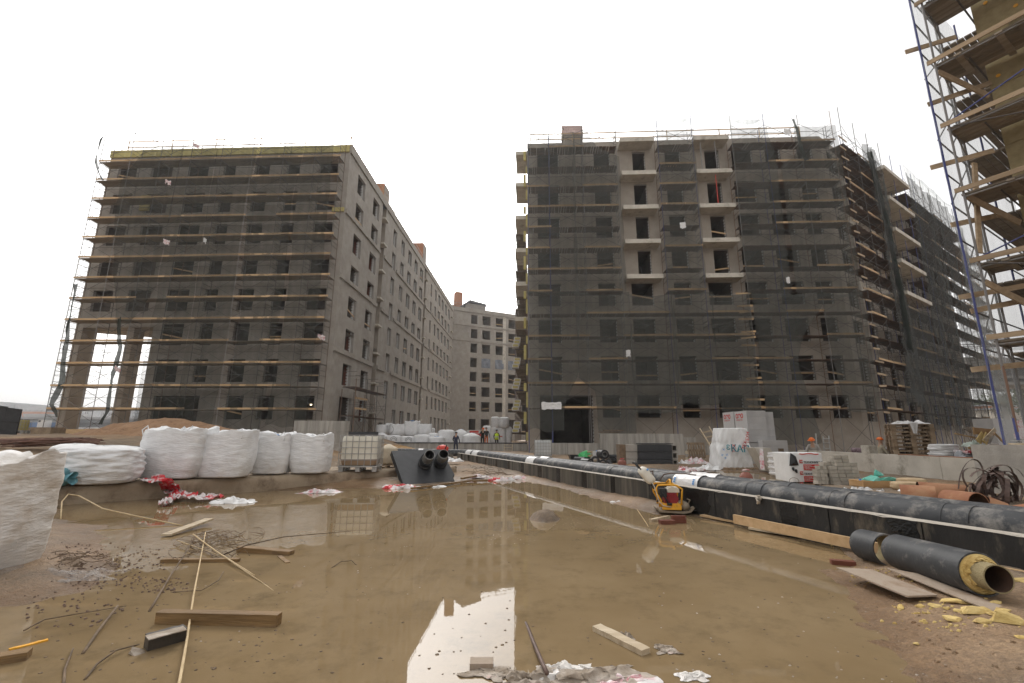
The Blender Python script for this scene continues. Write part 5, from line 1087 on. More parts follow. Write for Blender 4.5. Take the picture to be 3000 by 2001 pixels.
def pipe_thing(label, off, joints, wraps, extra=()):
    t_ = thing('insulated_pipe', label, 'pipe', (T0.x, T0.y, 0), group='long black insulated pipes in the trench'); a, b = T0 + NT * off, T1 + NT * off; a.z = b.z = ZP
    q = MB(); q.tube([a, b], RP, 40); smooth_angle(q.build('casing', 'pipe_black', t_))
    for (u, v, ln, dr) in joints:
        c_ = pipe_pt(u, v, off)
        q = MB(); q.tube([c_ - DT * ln / 2, c_ + DT * ln / 2], RP + dr, 40); smooth_angle(q.build('joint_sleeve', 'pipe_black', t_))
        for s_ in (-1, 1): q = MB(); e_ = c_ + DT * (ln / 2 * s_); q.tube([e_ - DT * .014, e_ + DT * .014], RP + dr + .005, 40); smooth_angle(q.build('seam_band', 'pipe_black', t_))
    for (u0, u1, v, txt) in wraps:
        c0, c1 = pipe_pt(u0, v, off), pipe_pt(u1, v, off); b_ = MB(); ax = (c1 - c0)
        x_ = DT.cross(Vector((0, 0, 1))).normalized(); z_ = Vector((0, 0, 1))
        def wf(a_, c): an = 2 * pi * a_; r_ = RP + .014 + .016 * abs(nz(an * 2.5, c * 4, u0)) + .008 * abs(nz(an * 8, c * 11, u0)); return c0 + ax * (c + .02 * nz(an * 2, 3, u0)) + (x_ * cos(an) + z_ * sin(an)) * r_
        b_.grid(wf, 64, 18); wo2 = b_.build('plastic_wrap', 'film_white', t_, True)
        if txt:
            for cc in (.12, .88):
                s_ = MB()
                for k in range(16):
                    if k % 4 == 3: continue
                    a0 = .40 + .028 * k; P4 = []
                    for aa, c2 in ((a0, cc - .035), (a0 + .023, cc - .035), (a0 + .023, cc + .035), (a0, cc + .035)): an = 2 * pi * aa; P4.append(c0 + ax * c2 + (x_ * cos(an) + z_ * sin(an)) * (RP + .040))
                    s_.add(P4, [(0, 1, 2, 3)])
                s_.build('printed_strip', 'letter_blue', wo2, kind='stuff')
    return t_
p1_ = pipe_thing('near black insulated pipe along the trench, with a blue printed wrap', .36, ((2228, 1445, .30, .008), (2474, 1480, .22, .006), (2822, 1530, .25, .005), (1800, 1385, .12, .006)), ((1993, 2066, 1420, True), (1553, 1577, 1352, False), (1392, 1408, 1330, False), (1373, 1388, 1326, False)))
pipe_thing('second black insulated pipe just behind the near one', .86, ((2300, 1430, .3, .006),), ((2035, 2110, 1400, True), (1590, 1612, 1350, False)))
q = MB(); pa, pb = ony(1118, 1323, 26.3), ony(1352, 1327, 26.9); q.tube([pa, pb], RP, 28); tv = thing('insulated_pipe', 'short cross pipe at the far end of the trench, behind the black panel', 'pipe', (pa.x, pa.y, 0)); smooth_angle(q.build('casing', 'pipe_black', tv))
for u0, u1, v in ((1226, 1240, 1325), (1119, 1128, 1323)): q = MB(); q.tube([ony(u0, v, 26.3 + .6 * (u0 - 1118) / 234), ony(u1, v, 26.3 + .6 * (u1 - 1118) / 234)], RP + .02, 28); q.build('plastic_wrap', 'film_white', tv)
q = MB(); q.cob((pa.x, 26.15, -.1), (pb.x - .4, 26.28, .42)); q.build('trench_wall', 'trench_grey', None, label='short cross wall under the far cross pipe', cat='wall')
b = MB(); kp = on_tr(2222, 1455, -.01) + Vector((0, 0, .47))
for i in range(9): b.tube([kp + Vector((random.uniform(-.05, .05), random.uniform(-.05, .03), random.uniform(-.06, .06))) for _ in range(4)], .018, 6)
b.build('rope_knot', 'rope', None, True, label='knot of grey rope on the edge of the trench wall', cat='rope', kind='thing')
# planks and formwork board along the foot of the trench wall
def lay(a, b, w_, h, label, m_='board_wood', name='plank', cat='plank', z=.02, group=None, taper=0):
    a, b = Vector(a), Vector(b); q = MB(); n = 9; d = (b - a); x = d.cross(Vector((0, 0, 1))).normalized(); sd = random.uniform(0, 50); V = []
    for i in range(n):
        c = a.lerp(b, i / (n - 1)); k = 1 + .03 * nz(i * .9, sd) ; bend = .004 * nz(i * .5, sd, 3)
        for sx, sz in ((-1, 0), (1, 0), (1, 1), (-1, 1)): V.append(c + x * (sx * w_ / 2 * k) + Vector((0, 0, sz * h + bend + (.004 * nz(i * 2.3, sx, sd) if sz else 0))))
    F = [(3, 2, 1, 0), tuple(4 * (n - 1) + i for i in range(4))]
    for i in range(n - 1):
        for j in range(4): F.append((4 * i + j, 4 * i + (j + 1) % 4, 4 * i + 4 + (j + 1) % 4, 4 * i + 4 + j))
    q.add(V, F); return q.build(name, m_, None, label=label, cat=cat, group=group)
a, b = on_tr(2150, 1515, -.16), on_tr(2560, 1600, -.12); a.z = b.z = .05; lay(a, b, .04, .14, 'upright formwork board along the foot of the trench wall', 'board_wood', 'formwork_board', 'board')
a, b = on_tr(2562, 1600, -.12), on_tr(3060, 1690, -.10); a.z = b.z = .05; lay(a, b, .04, .14, 'upright formwork board running out at the right edge', 'board_wood', 'formwork_board', 'board')
lay(onz(2058, 1512, .03), onz(2172, 1533, .02), .15, .03, 'short plank lying at the near end of the mud bank')
lay(onz(2198, 1549, .02), onz(2345, 1573, .02), .13, .03, 'grey plank half afloat beside the formwork board', 'timber_pale')
for (u, v0, v1) in ((2157, 1508, 1530), (2553, 1576, 1600), (1853, 1440, 1462)): a = onz(u, v1, .0); MB().bar(a, a + Vector((0, 0, .22)), .03, .03).build('stake', 'tube_rust', None, label={2157: 'stake at the near end of the formwork board', 2553: 'stake where the two formwork boards meet', 1853: 'stake in the mud left of the plate compactor'}[u], cat='stake')

# ------------------------------------------------------------------ plate compactor
pc = onz(1968, 1500, .03); cp = thing('plate_compactor', 'yellow plate compactor with a red engine at the water edge', 'plate compactor', (pc.x, pc.y, .03), -.12); BASE[cp.name] = Vector((0, 0, 0)); cp.scale = (.88, .88, .88)
q = MB(); prof = [(-.36, .10), (-.30, .02), (.20, .0), (.36, .03), (.44, .12), (.42, .15), (.33, .065), (.18, .04), (-.28, .055), (-.34, .12)]
q.v = [(x, y, z) for y in (-.22, .22) for x, z in prof]; n = len(prof); q.f = [tuple(range(n)), tuple(range(2 * n - 1, n - 1, -1))] + [(i, n + i, n + (i + 1) % n, (i + 1) % n) for i in range(n)]; q.mi = [0] * len(q.f); q.build('base_plate', 'steel_mud', cp)
q = MB(); q.box((-.03, -.2, .14), (.40, .02, .13)); q.box((-.03, .2, .14), (.40, .02, .13)); q.box((-.03, 0, .17), (.40, .38, .03)); q.build('deck_plate', 'yellow_paint', cp)
q = MB(); q.tube([(.26, -.2, .15), (.26, .2, .15)], .085, 18); q.tube([(.26, -.24, .15), (.26, -.2, .15)], .06, 14); q.tube([(.34, -.1, .2), (.38, -.1, .27), (.34, -.02, .28)], .015, 6); q.build('exciter_drum', 'steel_mud', cp, True)
for y in (-.21, .21):
    q = MB(); q.tube([(-.26, y, .14), (-.25, y, .26), (-.33, y, .40), (-.34, y, .52), (-.30, y, .58), (-.10, y, .59), (.10, y, .58), (.21, y, .50), (.20, y, .46), (.17, y, .18)], .019, 10); q.build('frame_tube', 'yellow_paint', cp, True)
q = MB(); q.tube([(-.04, -.21, .59), (.0, -.05, .68), (.0, .05, .68), (-.04, .21, .59)], .02, 10); q.tube([(-.33, -.21, .45), (-.33, .21, .45)], .016, 8); q.build('lifting_eye', 'yellow_paint', cp, True)
q = MB(); q.box((-.03, 0, .31), (.26, .30, .22)); q.tube([(.02, -.15, .30), (.02, -.185, .30)], .105, 20); q.build('engine', 'engine_red', cp)
q = MB(); q.cob((-.09, -.14, .425), (.16, .14, .50)); q.cob((-.06, -.11, .50), (.13, .11, .53)); q.tube([(.03, 0, .53), (.03, 0, .56)], .03, 10); q.build('fuel_tank', 'cream_plastic', cp)
q = MB(); q.cob((-.26, -.16, .33), (-.11, .02, .50)); q.build('air_filter', 'rubber', cp)
q = MB()
for y in (-.13, .13): q.tube([(-.20, y, .22), (-.42, y, .62), (-.74, y, 1.04)], .015, 8)
q.tube([(-.74, -.13, 1.04), (-.745, .13, 1.045)], .017, 8); q.bar((-.745, -.15, 1.05), (-.66, -.15, .93), .03, .03); q.build('handle', 'rubber', cp, True)
q = MB(); an = atan2(.42, -.32)
def tk(a_, c):
    t = 2 * pi * a_; k = (abs(cos(t)) ** 4 + abs(sin(t)) ** 4) ** -.25; e = min(c, 1 - c) * 6; s_ = .55 + .45 * min(1, e) ** .5; l = (c - .5) * .40
    return Vector((-.50 - l * .62 + .105 * k * cos(t) * s_ * .8, -.02 + .16 * k * sin(t) * s_, .77 + l * .78 + .105 * k * cos(t) * s_ * .6))
q.grid(tk, 33, 15); q.add([tk(i / 32, 0) for i in range(32)], [tuple(range(32))]); q.add([tk(i / 32, 1) for i in range(32)], [tuple(range(32))]); wt = q.build('water_tank', 'cream_plastic', cp, True)
MB().tube([(-.50, -.185, .90), (-.50, -.20, .91)], .022, 10).build('tank_cap', 'letter_blue', wt)
q = MB(); q.tube([(-.46, -.16, .7), (-.38, -.2, .56), (-.34, -.22, .4), (-.3, -.23, .25), (-.22, -.23, .16), (-.05, -.235, .13)], .010, 6); q.build('hose', 'rope', cp, True)
q = MB(); q.tube([(-.28, .10, .2), (-.2, -.19, .42), (-.10, -.2, .2)], .018, 6); q.box((-.08, -.21, .19), (.10, .05, .05)); q.build('throttle_linkage', 'rubber', cp, True)
def brick(label, p, rz, sz=(.25, .12, .065), m_='brick_red', rx=0, group=None):
    q = MB(); q.box((0, 0, sz[2] / 2), sz); o = bpy.data.objects.new('brick', q.mesh('brick', m_)); COL.objects.link(o); o.location = p; o.rotation_euler = (rx, 0, rz); return tag(o, label, 'brick', group)
p_ = onz(1954, 1537, -.012); brick('brick lying flat in the water before the compactor', p_, .10, (.25, .12, .075)); p_ = onz(1989, 1534, -.012); brick('brick standing on edge in the water before the compactor', p_, .03, (.24, .075, .13))
lay(onz(1906, 1529, .0), onz(1960, 1518, .0), .06, .045, 'short wooden offcut beside the two bricks', 'timber_pale', 'offcut', 'wood offcut')

# ------------------------------------------------------------------ cut pipe, sheet, foam
ca0, ca1 = onz(2560, 1650, 0), onz(2862, 1752, 0); R_ = .172
A_ = ony(2590, 1598, 5.25); g0 = at_ground(2612, 1668); g1 = at_ground(2848, 1748); dx = (g1 - g0).normalized(); side = dx.cross(Vector((0, 0, 1))).normalized()
ct = thing('cut_pipe', 'cut length of black insulated pipe with yellow foam and bare steel end', 'pipe', (g0.x, g0.y, g0.z)); up_ = Vector((0, 0, R_ + .005)) - side * .10
c0, c1 = g0 + up_, g1 + up_
q = MB(); q.ring(c0, c1, R_, R_ - .012, 44, 0, 0); smooth_angle(q.build('casing', 'pipe_black', ct))
q = MB(); n = 44
x_, y_ = side, Vector((0, 0, 1))
def fo(e, sgn, sd):
    def f_(a_, c):
        an = 2 * pi * a_; r_ = .108 + (R_ - .013 - .108) * c; bul = .03 + .05 * abs(nz(cos(an) * 2 + sd, sin(an) * 2, c * 2)) + .02 * nz(an * 4, c * 6, sd); return e + dx * (sgn * (bul * (1 - c) ** .6 * 1.2 - .01)) + (x_ * cos(an) + y_ * sin(an)) * r_
    return f_
q.grid(fo(c1, 1, 3), n + 1, 7); q.build('foam', 'foam_yellow', ct)
q = MB(); q.grid(fo(c0, -1, 8), n + 1, 7); q.build('foam', 'foam_yellow', ct)
q = MB(); q.ring(c0 - dx * .04, c1 + dx * .17, .108, .098, 36, 0, 1); smooth_angle(q.build('steel_pipe', ['wool_dark', 'pipe_inside'], ct))
s0, s1 = at_ground(2512, 1640), at_ground(2585, 1668); sl = thing('pipe_sleeve', 'short offcut of black pipe casing beside the cut pipe', 'pipe', (s0.x, s0.y, s0.z)); q = MB(); ds = (dx + side * -.10).normalized(); q.ring(s0 + up_, s0 + up_ + ds * .40, R_, R_ - .014, 44, 0, 1); smooth_angle(q.build('casing', ['pipe_black', 'wool_dark'], sl))
p_ = at_ground(2470, 1655); brick('rough red brick under the end of the pipe offcut', p_, -.35, (.24, .08, .05))
q = MB(); P_ = [at_ground(*k) for k in ((2455, 1702), (2556, 1692), (2748, 1752), (2662, 1772))]; zz = max(p_.z for p_ in P_) + .012
q.add([(p_.x, p_.y, zz) for p_ in P_] + [(p_.x, p_.y, zz + .014) for p_ in P_], [(3, 2, 1, 0), (4, 5, 6, 7), (0, 1, 5, 4), (1, 2, 6, 5), (2, 3, 7, 6), (3, 0, 4, 7)]); q.build('gypsum_sheet', 'gypsum', None, label='pale building board lying on the mud before the cut pipe', cat='board')
P_ = [at_ground(*k) for k in ((2600, 1690), (2690, 1685), (3010, 1800), (2900, 1790))]; q = MB(); zz = max(p_.z for p_ in P_[:2]) + .006
q.add([(p_.x, p_.y, zz) for p_ in P_] + [(p_.x, p_.y, zz + .01) for p_ in P_], [(3, 2, 1, 0), (4, 5, 6, 7), (0, 1, 5, 4), (1, 2, 6, 5), (2, 3, 7, 6), (3, 0, 4, 7)]); q.build('gypsum_sheet', 'gypsum', None, label='second building board partly under the cut pipe', cat='board')
def chunk(label, p, sx, sy, sz, m_, seed, name='foam_chunk', cat='foam piece', rz=0, group=None, kind=None):
    bm = bmesh.new(); rg = random.Random(seed * 17 + 1)
    for i in range(22):
        t = rg.uniform(0, 2 * pi); r_ = rg.uniform(.55, 1.05); h = rg.random() ** 1.4
        bm.verts.new((cos(t) * r_ * (1 - .35 * h), sin(t) * r_ * (1 - .35 * h), h * rg.uniform(.5, 1.05) - .12))
    bmesh.ops.convex_hull(bm, input=bm.verts); bmesh.ops.delete(bm, geom=[v for v in bm.verts if not v.link_faces], context='VERTS')
    bmesh.ops.subdivide_edges(bm, edges=bm.edges, cuts=2, use_grid_fill=True)
    for v in bm.verts:
        c = v.co.copy(); k = 1 + .10 * nz(c.x * 2.1 + seed * 3, c.y * 2.1, c.z * 2.1) + .07 * nz(c.x * 6, c.y * 6 + seed, c.z * 6)
        v.co = Vector((c.x * sx * k, c.y * sy * k, c.z * sz * (k + .12 * nz(c.x * 4, c.y * 4, seed))))
    me = bpy.data.meshes.new(name); bm.to_mesh(me); bm.free(); me.materials.append(MT[m_]); me.polygons.foreach_set('use_smooth', [False] * len(me.polygons))
    o = bpy.data.objects.new(name, me); COL.objects.link(o); o.location = p; o.rotation_euler = (0, 0, rz); return tag(o, label, cat, group, kind)
FC = [(2808, 1766, .20, .075, .06, 'long flat yellow foam shell behind the foam pile'), (2742, 1776, .095, .05, .035, 'yellow foam piece touching the corner of the board'), (2698, 1778, .07, .04, .035, 'flat yellow foam piece right of the smallest wedge'), (2642, 1784, .06, .045, .05, 'yellow foam wedge at the near corner of the board'),
  (2868, 1794, .22, .09, .085, 'largest curved yellow foam shell in the middle of the pile'), (2812, 1792, .07, .05, .04, 'brownish foam piece left of the largest shell'), (2792, 1818, .11, .08, .08, 'rounded foam lump in front of the pile'), (2772, 1784, .045, .035, .035, 'small dark foam crumb in the pile'), (2912, 1800, .08, .05, .05, 'foam piece tucked under the right end of the largest shell'),
  (2960, 1822, .22, .12, .11, 'big yellow foam lump at the right end of the pile'), (2880, 1822, .12, .06, .05, 'ragged foam piece before the big right lump'), (2918, 1767, .10, .04, .035, 'foam flake behind the pile, near the pipe'), (2975, 1700, .16, .07, .06, 'pale foam shell beyond the steel pipe end'), (2450, 1598, .11, .05, .05, 'yellow foam piece in the water by the formwork board'),
  (2594, 1714, .04, .03, .02, 'foam crumb lying on the building board'), (2700, 1705, .08, .03, .025, 'foam splinter under the middle of the cut pipe'), (2520, 1682, .05, .025, .02, 'foam crumb before the pipe offcut'), (2635, 1690, .03, .025, .02, 'foam crumb under the far end of the cut pipe'), (2708, 1797, .035, .025, .03, 'lone small foam crumb in front of the board'), (2585, 1822, .025, .02, .03, 'lone foam crumb on the wet mud left of the pile'), (2685, 1888, .06, .03, .025, 'grey-yellow foam scrap far in front of the pile'), (2990, 1868, .06, .05, .03, 'foam piece at the right edge below the pile'), (2935, 1790, .10, .05, .05, 'foam slab between the largest shell and the right lump')]
for k, (u, v, sx, sy, sz, lab) in enumerate(FC): p_ = at_ground(u, v); chunk(lab, p_, sx * .72, sy * .85, sz * .72, 'foam_yellow', k + 3, rz=random.uniform(-.5, .5), group='yellow foam pieces by the cut pipe')
q = at_ground(2563, 1585); chunk('yellow foam stub between the pipe offcut and the cut pipe', at_ground(2577, 1640) + Vector((.1, .15, .2)), .07, .06, .06, 'foam_yellow', 77)

# ------------------------------------------------------------------ yard behind the trench
YG = .06
def wallbox(par, u0, u1, vt, y, m_='concrete_streak', zb=-.2, th=.3, n=1, name='wall_panel'):
    a, c_ = ony(u0, vt, y), ony(u1, vt, y)
    for k in range(n): q = MB(); q.cob((a.x + (c_.x - a.x) * k / n + .008, y + .012 * (k % 2), zb), (a.x + (c_.x - a.x) * (k + 1) / n - .008, y + th, a.z)); q.build(name, m_, par)
yw = thing('retaining_wall', 'stepped concrete retaining wall below the right-hand block front', 'wall', (5, 33.5, 0))
wallbox(yw, 1552, 1612, 1320, 36.9, n=1); wallbox(yw, 1612, 1762, 1298, 33.6, n=3); wallbox(yw, 1758, 2002, 1270, 33.3, n=6); wallbox(yw, 2002, 2038, 1281, 33.35, n=1); wallbox(yw, 2036, 2140, 1305, 33.2, n=3)
wallbox(yw, 1440, 1552, 1308, 39.9, n=3) if 0 else None
for k in range(4):
    a = ony(1775 + 14 * k, 1268 - (k % 2) * 5, 33.5); MB().box((a.x, 33.5 + .1 * k, a.z + .05), (1.1, .25, .06), .3 * k).build('plank', 'stick_dark', None, label=('leftmost', 'second', 'third', 'rightmost')[k] + ' dark board lying on the concrete wall by the gateway', cat='board', group='boards on the concrete wall')
gT = 'black pipe couplings heaped in the yard'
for k, (u, v, r_, y, rz, lab) in enumerate(((1765, 1331, .235, 24.0, -.2, 'topmost black coupling ring of the heap'), (1743, 1349, .225, 23.6, .1, 'black coupling under the topmost ring'), (1719, 1356, .215, 23.4, -.5, 'leftmost black coupling of the heap'), (1767, 1357, .2, 23.3, .2, 'black coupling at the foot of the heap'), (1800, 1340, .15, 24.4, 1.3, 'coupling lying sideways right of the topmost ring'), (1812, 1350, .18, 23.8, 1.0, 'coupling lying sideways behind the small gas bottle'), (1790, 1352, .16, 23.3, .6, 'dark coupling in the middle of the heap'), (1838, 1350, .17, 23.5, 1.2, 'right-hand coupling beside the grey blocks'), (1700, 1348, .17, 24, -.9, 'coupling by the black tub'))):
    p_ = ony(u, v, y); dz = Vector((sin(rz) * .3, cos(rz) * .3, 0)); t_ = thing('pipe_coupling', lab, 'pipe coupling', p_, group=gT); q = MB(); q.ring(p_ - dz, p_ + dz, r_, r_ * .52, 28); smooth_angle(q.build('coupling', 'black_plastic', t_))
    q = MB(); q.ring(p_ - dz * 1.03, p_ - dz * .9, r_ * .60, r_ * .50, 28); smooth_angle(q.build('lip', 'tube_grey', t_))
for k, (u0, v0, u1, v1) in enumerate(((1850, 1348, 1868, 1372), (1782, 1350, 1796, 1368))): a, b = ony(u0, v0, 22.6), ony(u1, v1, 22.2); MB().bar(a, b, .16, .10).build('rail_profile', 'black_panel', None, label=('dark profile leaning at the right of the coupling heap', 'dark profile in the middle of the coupling heap')[k], cat='profile')
p_ = ony(1714, 1337, 25); chunk('crumpled green plastic by the coupling heap', p_, .50, .3, .40, 'plastic_green', 5, 'plastic_sheet', 'plastic sheet')
for k, (u, v, s_) in enumerate(((1729, 1326, .22), (1733, 1338, .28))): p_ = ony(u, v, 24.6); chunk(('upper', 'lower')[k] + ' ochre foam block beside the green plastic', p_, s_, s_ * .7, s_ * .6, 'wool_dark', 9 + k)
a = ony(1739, 1340, 24.2); c_ = ony(1751, 1322, 24.2); t_ = thing('canister', 'white plastic canister on the coupling heap', 'canister', (a.x, 24.2, a.z)); q = MB(); q.cob((a.x, 24.2, a.z - .1), (c_.x, 24.4, c_.z)); q.build('body', 'aac_white', t_); q = MB(); q.tube([(c_.x - .05, 24.3, c_.z), (c_.x - .05, 24.3, c_.z + .05)], .025, 8); q.build('cap', 'letter_blue', t_)
a = ony(1670, 1355, 25); c_ = ony(1732, 1334, 25); b = MB(); b.prism([(a.x + .15, 25.1), (c_.x - .15, 25.1), (c_.x - .15, 25.8), (a.x + .15, 25.8)], .0, .02); b.add([(a.x, 25, c_.z), (c_.x, 25, c_.z), (c_.x, 25.9, c_.z), (a.x, 25.9, c_.z), (a.x + .15, 25.1, .02), (c_.x - .15, 25.1, .02), (c_.x - .15, 25.8, .02), (a.x + .15, 25.8, .02)], [(0, 1, 5, 4), (1, 2, 6, 5), (2, 3, 7, 6), (3, 0, 4, 7)]); b.build('mortar_tub', 'black_plastic', None, label='black mortar tub left of the coupling heap', cat='tub')
def gas(label, p, r_, h, col='gas_red'):
    t_ = thing('gas_cylinder', label, 'gas cylinder', p); P_ = [(.02, .0), (.86, .004), (1, .04), (1, .62), (.94, .72), (.72, .82), (.42, .88), (.16, .90)]
    q = MB(); q.tube([Vector(p) + Vector((0, 0, z * h + .002)) for r, z in P_], [max(.01, r) * r_ for r, z in P_], 24); smooth_angle(q.build('body', col, t_), 50)
    q = MB(); q.tube([Vector(p) + Vector((0, 0, h * .9)), Vector(p) + Vector((0, 0, h * 1.0))], .025, 8); q.tube([Vector(p) + Vector((-.06, 0, h * .97)), Vector(p) + Vector((.07, 0, h * .98))], .02, 8); q.build('valve', 'galv', t_)
    q = MB(); q.tube([Vector(p) + Vector((-.1, -.02, h * .95)), Vector(p) + Vector((.02, -.03, h * 1.0)), Vector(p) + Vector((.10, .0, h * .97))], .02, 6); q.build('strap', 'red_film', t_)
pg = onpl(2176, 1436, onz(2176, 1436, .05)[:2], (1, 0)); gy_ = 12.6; pg = ony(2176, 1300, gy_); gas('rust-red gas cylinder standing behind the pipe', (pg.x, gy_, YG - .08), .17, .62)
pg = ony(1820, 1300, 21.5); gas('small rust-red gas bottle by the coupling heap', (pg.x, 21.5, .0), .19, .46)
# stacks of bitumen-coated channel blocks
yb = 22.3; cb = thing('channel_block_stack', 'stack of black coated concrete channel blocks with open ends', 'concrete blocks', (7, yb, YG))
for r_ in range(3):
    for (u0, u1, m_) in ((1837, 1873, 'concrete'), (1871 - 2 * (r_ == 0), 1971, 'black_panel')):
        a, c_ = ony(u0, 1350, yb), ony(u1, 1350, yb); z0 = YG + r_ * .345; q = MB(); q.cob((a.x, yb + .02 * (r_ % 2) + (.12 if u0 < 1840 else 0), z0), (c_.x, yb + 1.0, z0 + .325)); q.build('channel_block', m_, cb)
    c_ = ony(1971, 1350, yb); z0 = YG + r_ * .345; q = MB(); q.cob((c_.x + .004, yb + .05, z0), (c_.x + .36, yb + .14, z0 + .325)); q.cob((c_.x + .30, yb + .05, z0), (c_.x + .36, yb + .95, z0 + .325)); q.cob((c_.x, yb + .05, z0), (c_.x + .36, yb + .95, z0 + .05)); q.cob((c_.x, yb + .05, z0 + .28), (c_.x + .36, yb + .95, z0 + .325)); 
    q = MB(); zc = z0; x0 = c_.x + .004; x1 = x0 + .28
    for (xa, xb, za, zb_) in ((x0, x0 + .05, 0, .325), (x1 - .05, x1, 0, .325), (x0 + .05, x1 - .05, 0, .05), (x0 + .05, x1 - .05, .275, .325)): q.cob((xa, yb + .06, zc + za), (xb, yb + .9, zc + zb_))
    q.build('block_end', 'concrete', cb)
a, c_ = ony(1818, 1350, yb + .1), ony(1836, 1350, yb + .1); q = MB(); q.cob((a.x, yb + .15, YG), (c_.x, yb + .9, 1.08)); q.build('end_panel', 'stick_dark', cb)
a, c_ = ony(1880, 1305, yb), ony(1972, 1305, yb); q = MB(); q.cob((a.x, yb, 1.10), (c_.x, yb + 1, 1.14)); q.build('cover_sheet', 'black_panel', cb)
for k, (u, v, L_, W_, H_, m_, lab) in enumerate(((1999, 1352, .9, .6, .30, 'tarp_white', 'white film heap beside the black channel blocks'), (2045, 1352, 1.3, .7, .55, 'pink_film', 'heap of pink and white packaging film'), (2075, 1364, 1.2, .6, .32, 'tarp_white', 'white film heap at the foot of the tarpaulin'), (2030, 1368, 1.2, .4, .16, 'pink_film', 'flat printed film on the ground before the film heaps'), (2004, 1366, .7, .4, .26, 'red_film_b', 'red-lettered bag against the channel blocks'))):
    p_ = onz(u, v + 12, YG); rag(lab, p_, L_, W_, H_, m_, .2 * k, 40 + k, group='packaging film heap in the yard')
pb_ = ony(2040, 1345, 24.5); pallet('pallet leaning on end behind the film heap', (pb_.x, 24.5, .75), 0, scale=(.75, 1, 1)).rotation_euler = (1.45, 0, 0)
a = ony(2040, 1330, 24.9); q = MB()
for k in range(4): q = MB(); q.box((a.x, 25.1, .15 + .16 * k), (.85, .5, .15)); q.build('paper_sack', 'sack_cream' if k % 2 else 'cloth_grey', None, label=('lowest', 'second', 'third', 'top')[k] + ' sack of the small stack behind the leaning pallet', cat='sack', group='sacks behind the leaning pallet')
# wooden ladder
ld = thing('ladder', 'wooden ladder leaning over the concrete wall', 'ladder', (11, 31, 0)); L0, L1, R0, R1 = ony(2088, 1318, 31.2), ony(2050, 1256, 33.1), ony(2112, 1312, 31.2), ony(2077, 1250, 33.1)
for a, b in ((L0, L1), (R0, R1)): MB().bar(a, b, .06, .10).build('rail', 'timber_pale', ld)
for t in (.08, .32, .56, .8): MB().bar(L0.lerp(L1, t), R0.lerp(R1, t), .05, .09).build('rung', 'timber_pale', ld)
# tarpaulin-wrapped load
yt = 21.0; a, c_ = ony(2106, 1372, yt), ony(2213, 1372, yt); tw_ = c_.x - a.x; htop = ony(2150, 1258, yt).z
def tarp(a_, c):
    t = 2 * pi * a_; sq = 5; k = (abs(cos(t)) ** sq + abs(sin(t)) ** sq) ** (-1 / sq); z = htop * min(1, c / .8); rr = 1.0 if c < .8 else 1 - ((c - .8) / .2)
    tap = 1.0 - .22 * (z / htop) ** 2 - .03 * math.exp(-((z / htop - .62) / .06) ** 2)
    f_ = .05 * nz(t * 4 + z * 2.2, z * .8, 4) + .06 * nz(t * 2.2 + z * .9, z * 1.6, 8) + .05 * (1 - z / htop) * nz(t * 6, 0, 2) + .03 * nz(t * 9 - z * 5, z * 2, 6)
    zz = z + (.06 * nz(cos(t) * 2, sin(t) * 2, 3) if c >= .8 else 0) + (.10 * nz(t * 3, 1, 5) if c == 0 else 0) + .05
    return Vector((a.x + tw_ / 2 + (tw_ / 2) * k * cos(t) * rr * tap * (1 + f_) + .06 * z, yt + .62 + .60 * k * sin(t) * rr * tap * (1 + f_ * 1.6), zz))
tp_ = thing('tarpaulin_load', 'pallet load wrapped in a white tarpaulin with teal graffiti', 'tarpaulin', (a.x + tw_ / 2, yt, 0)); q = MB(); q.grid(tarp, 110, 60); q.build('tarpaulin', 'tarp_white', tp_, True)
for k, (s_, u, v, sz, m_) in enumerate((('КАП', 2141, 1322, .42, 'letter_teal'), ('Ɛ', 2128, 1317, .3, 'letter_teal'))): p_ = ony(u, v, yt - .16); text(tp_, s_, p_ - BASE[tp_.name], sz, m_, (pi / 2 - .12, .06, 0), bold=.008)
for k, (u, v) in enumerate(((2116, 1322), (2110, 1336), (2118, 1342), (2123, 1330))): p_ = ony(u, v, yt - .03); text(tp_, '×', p_ - BASE[tp_.name], .22, 'letter_blue', (pi / 2, .4 * k, -.5))
for k, (u, v, an_) in enumerate(((2182, 1318, 1.2), (2194, 1300, 1.45), (2155, 1326, 1.5))): p_ = ony(u, v, yt - .14); text(tp_, 'ТЕХНО'[:3 + k % 2], p_ - BASE[tp_.name], .2, 'letter_red', (pi / 2, -an_, 0), bold=.004)
q = MB()
for k in range(6): q.box((a.x + .3 + .25 * k, yt + .1, .07), (.12, .8, .1), .05 * k)
q.build('pallet', 'pallet_wood', tp_)
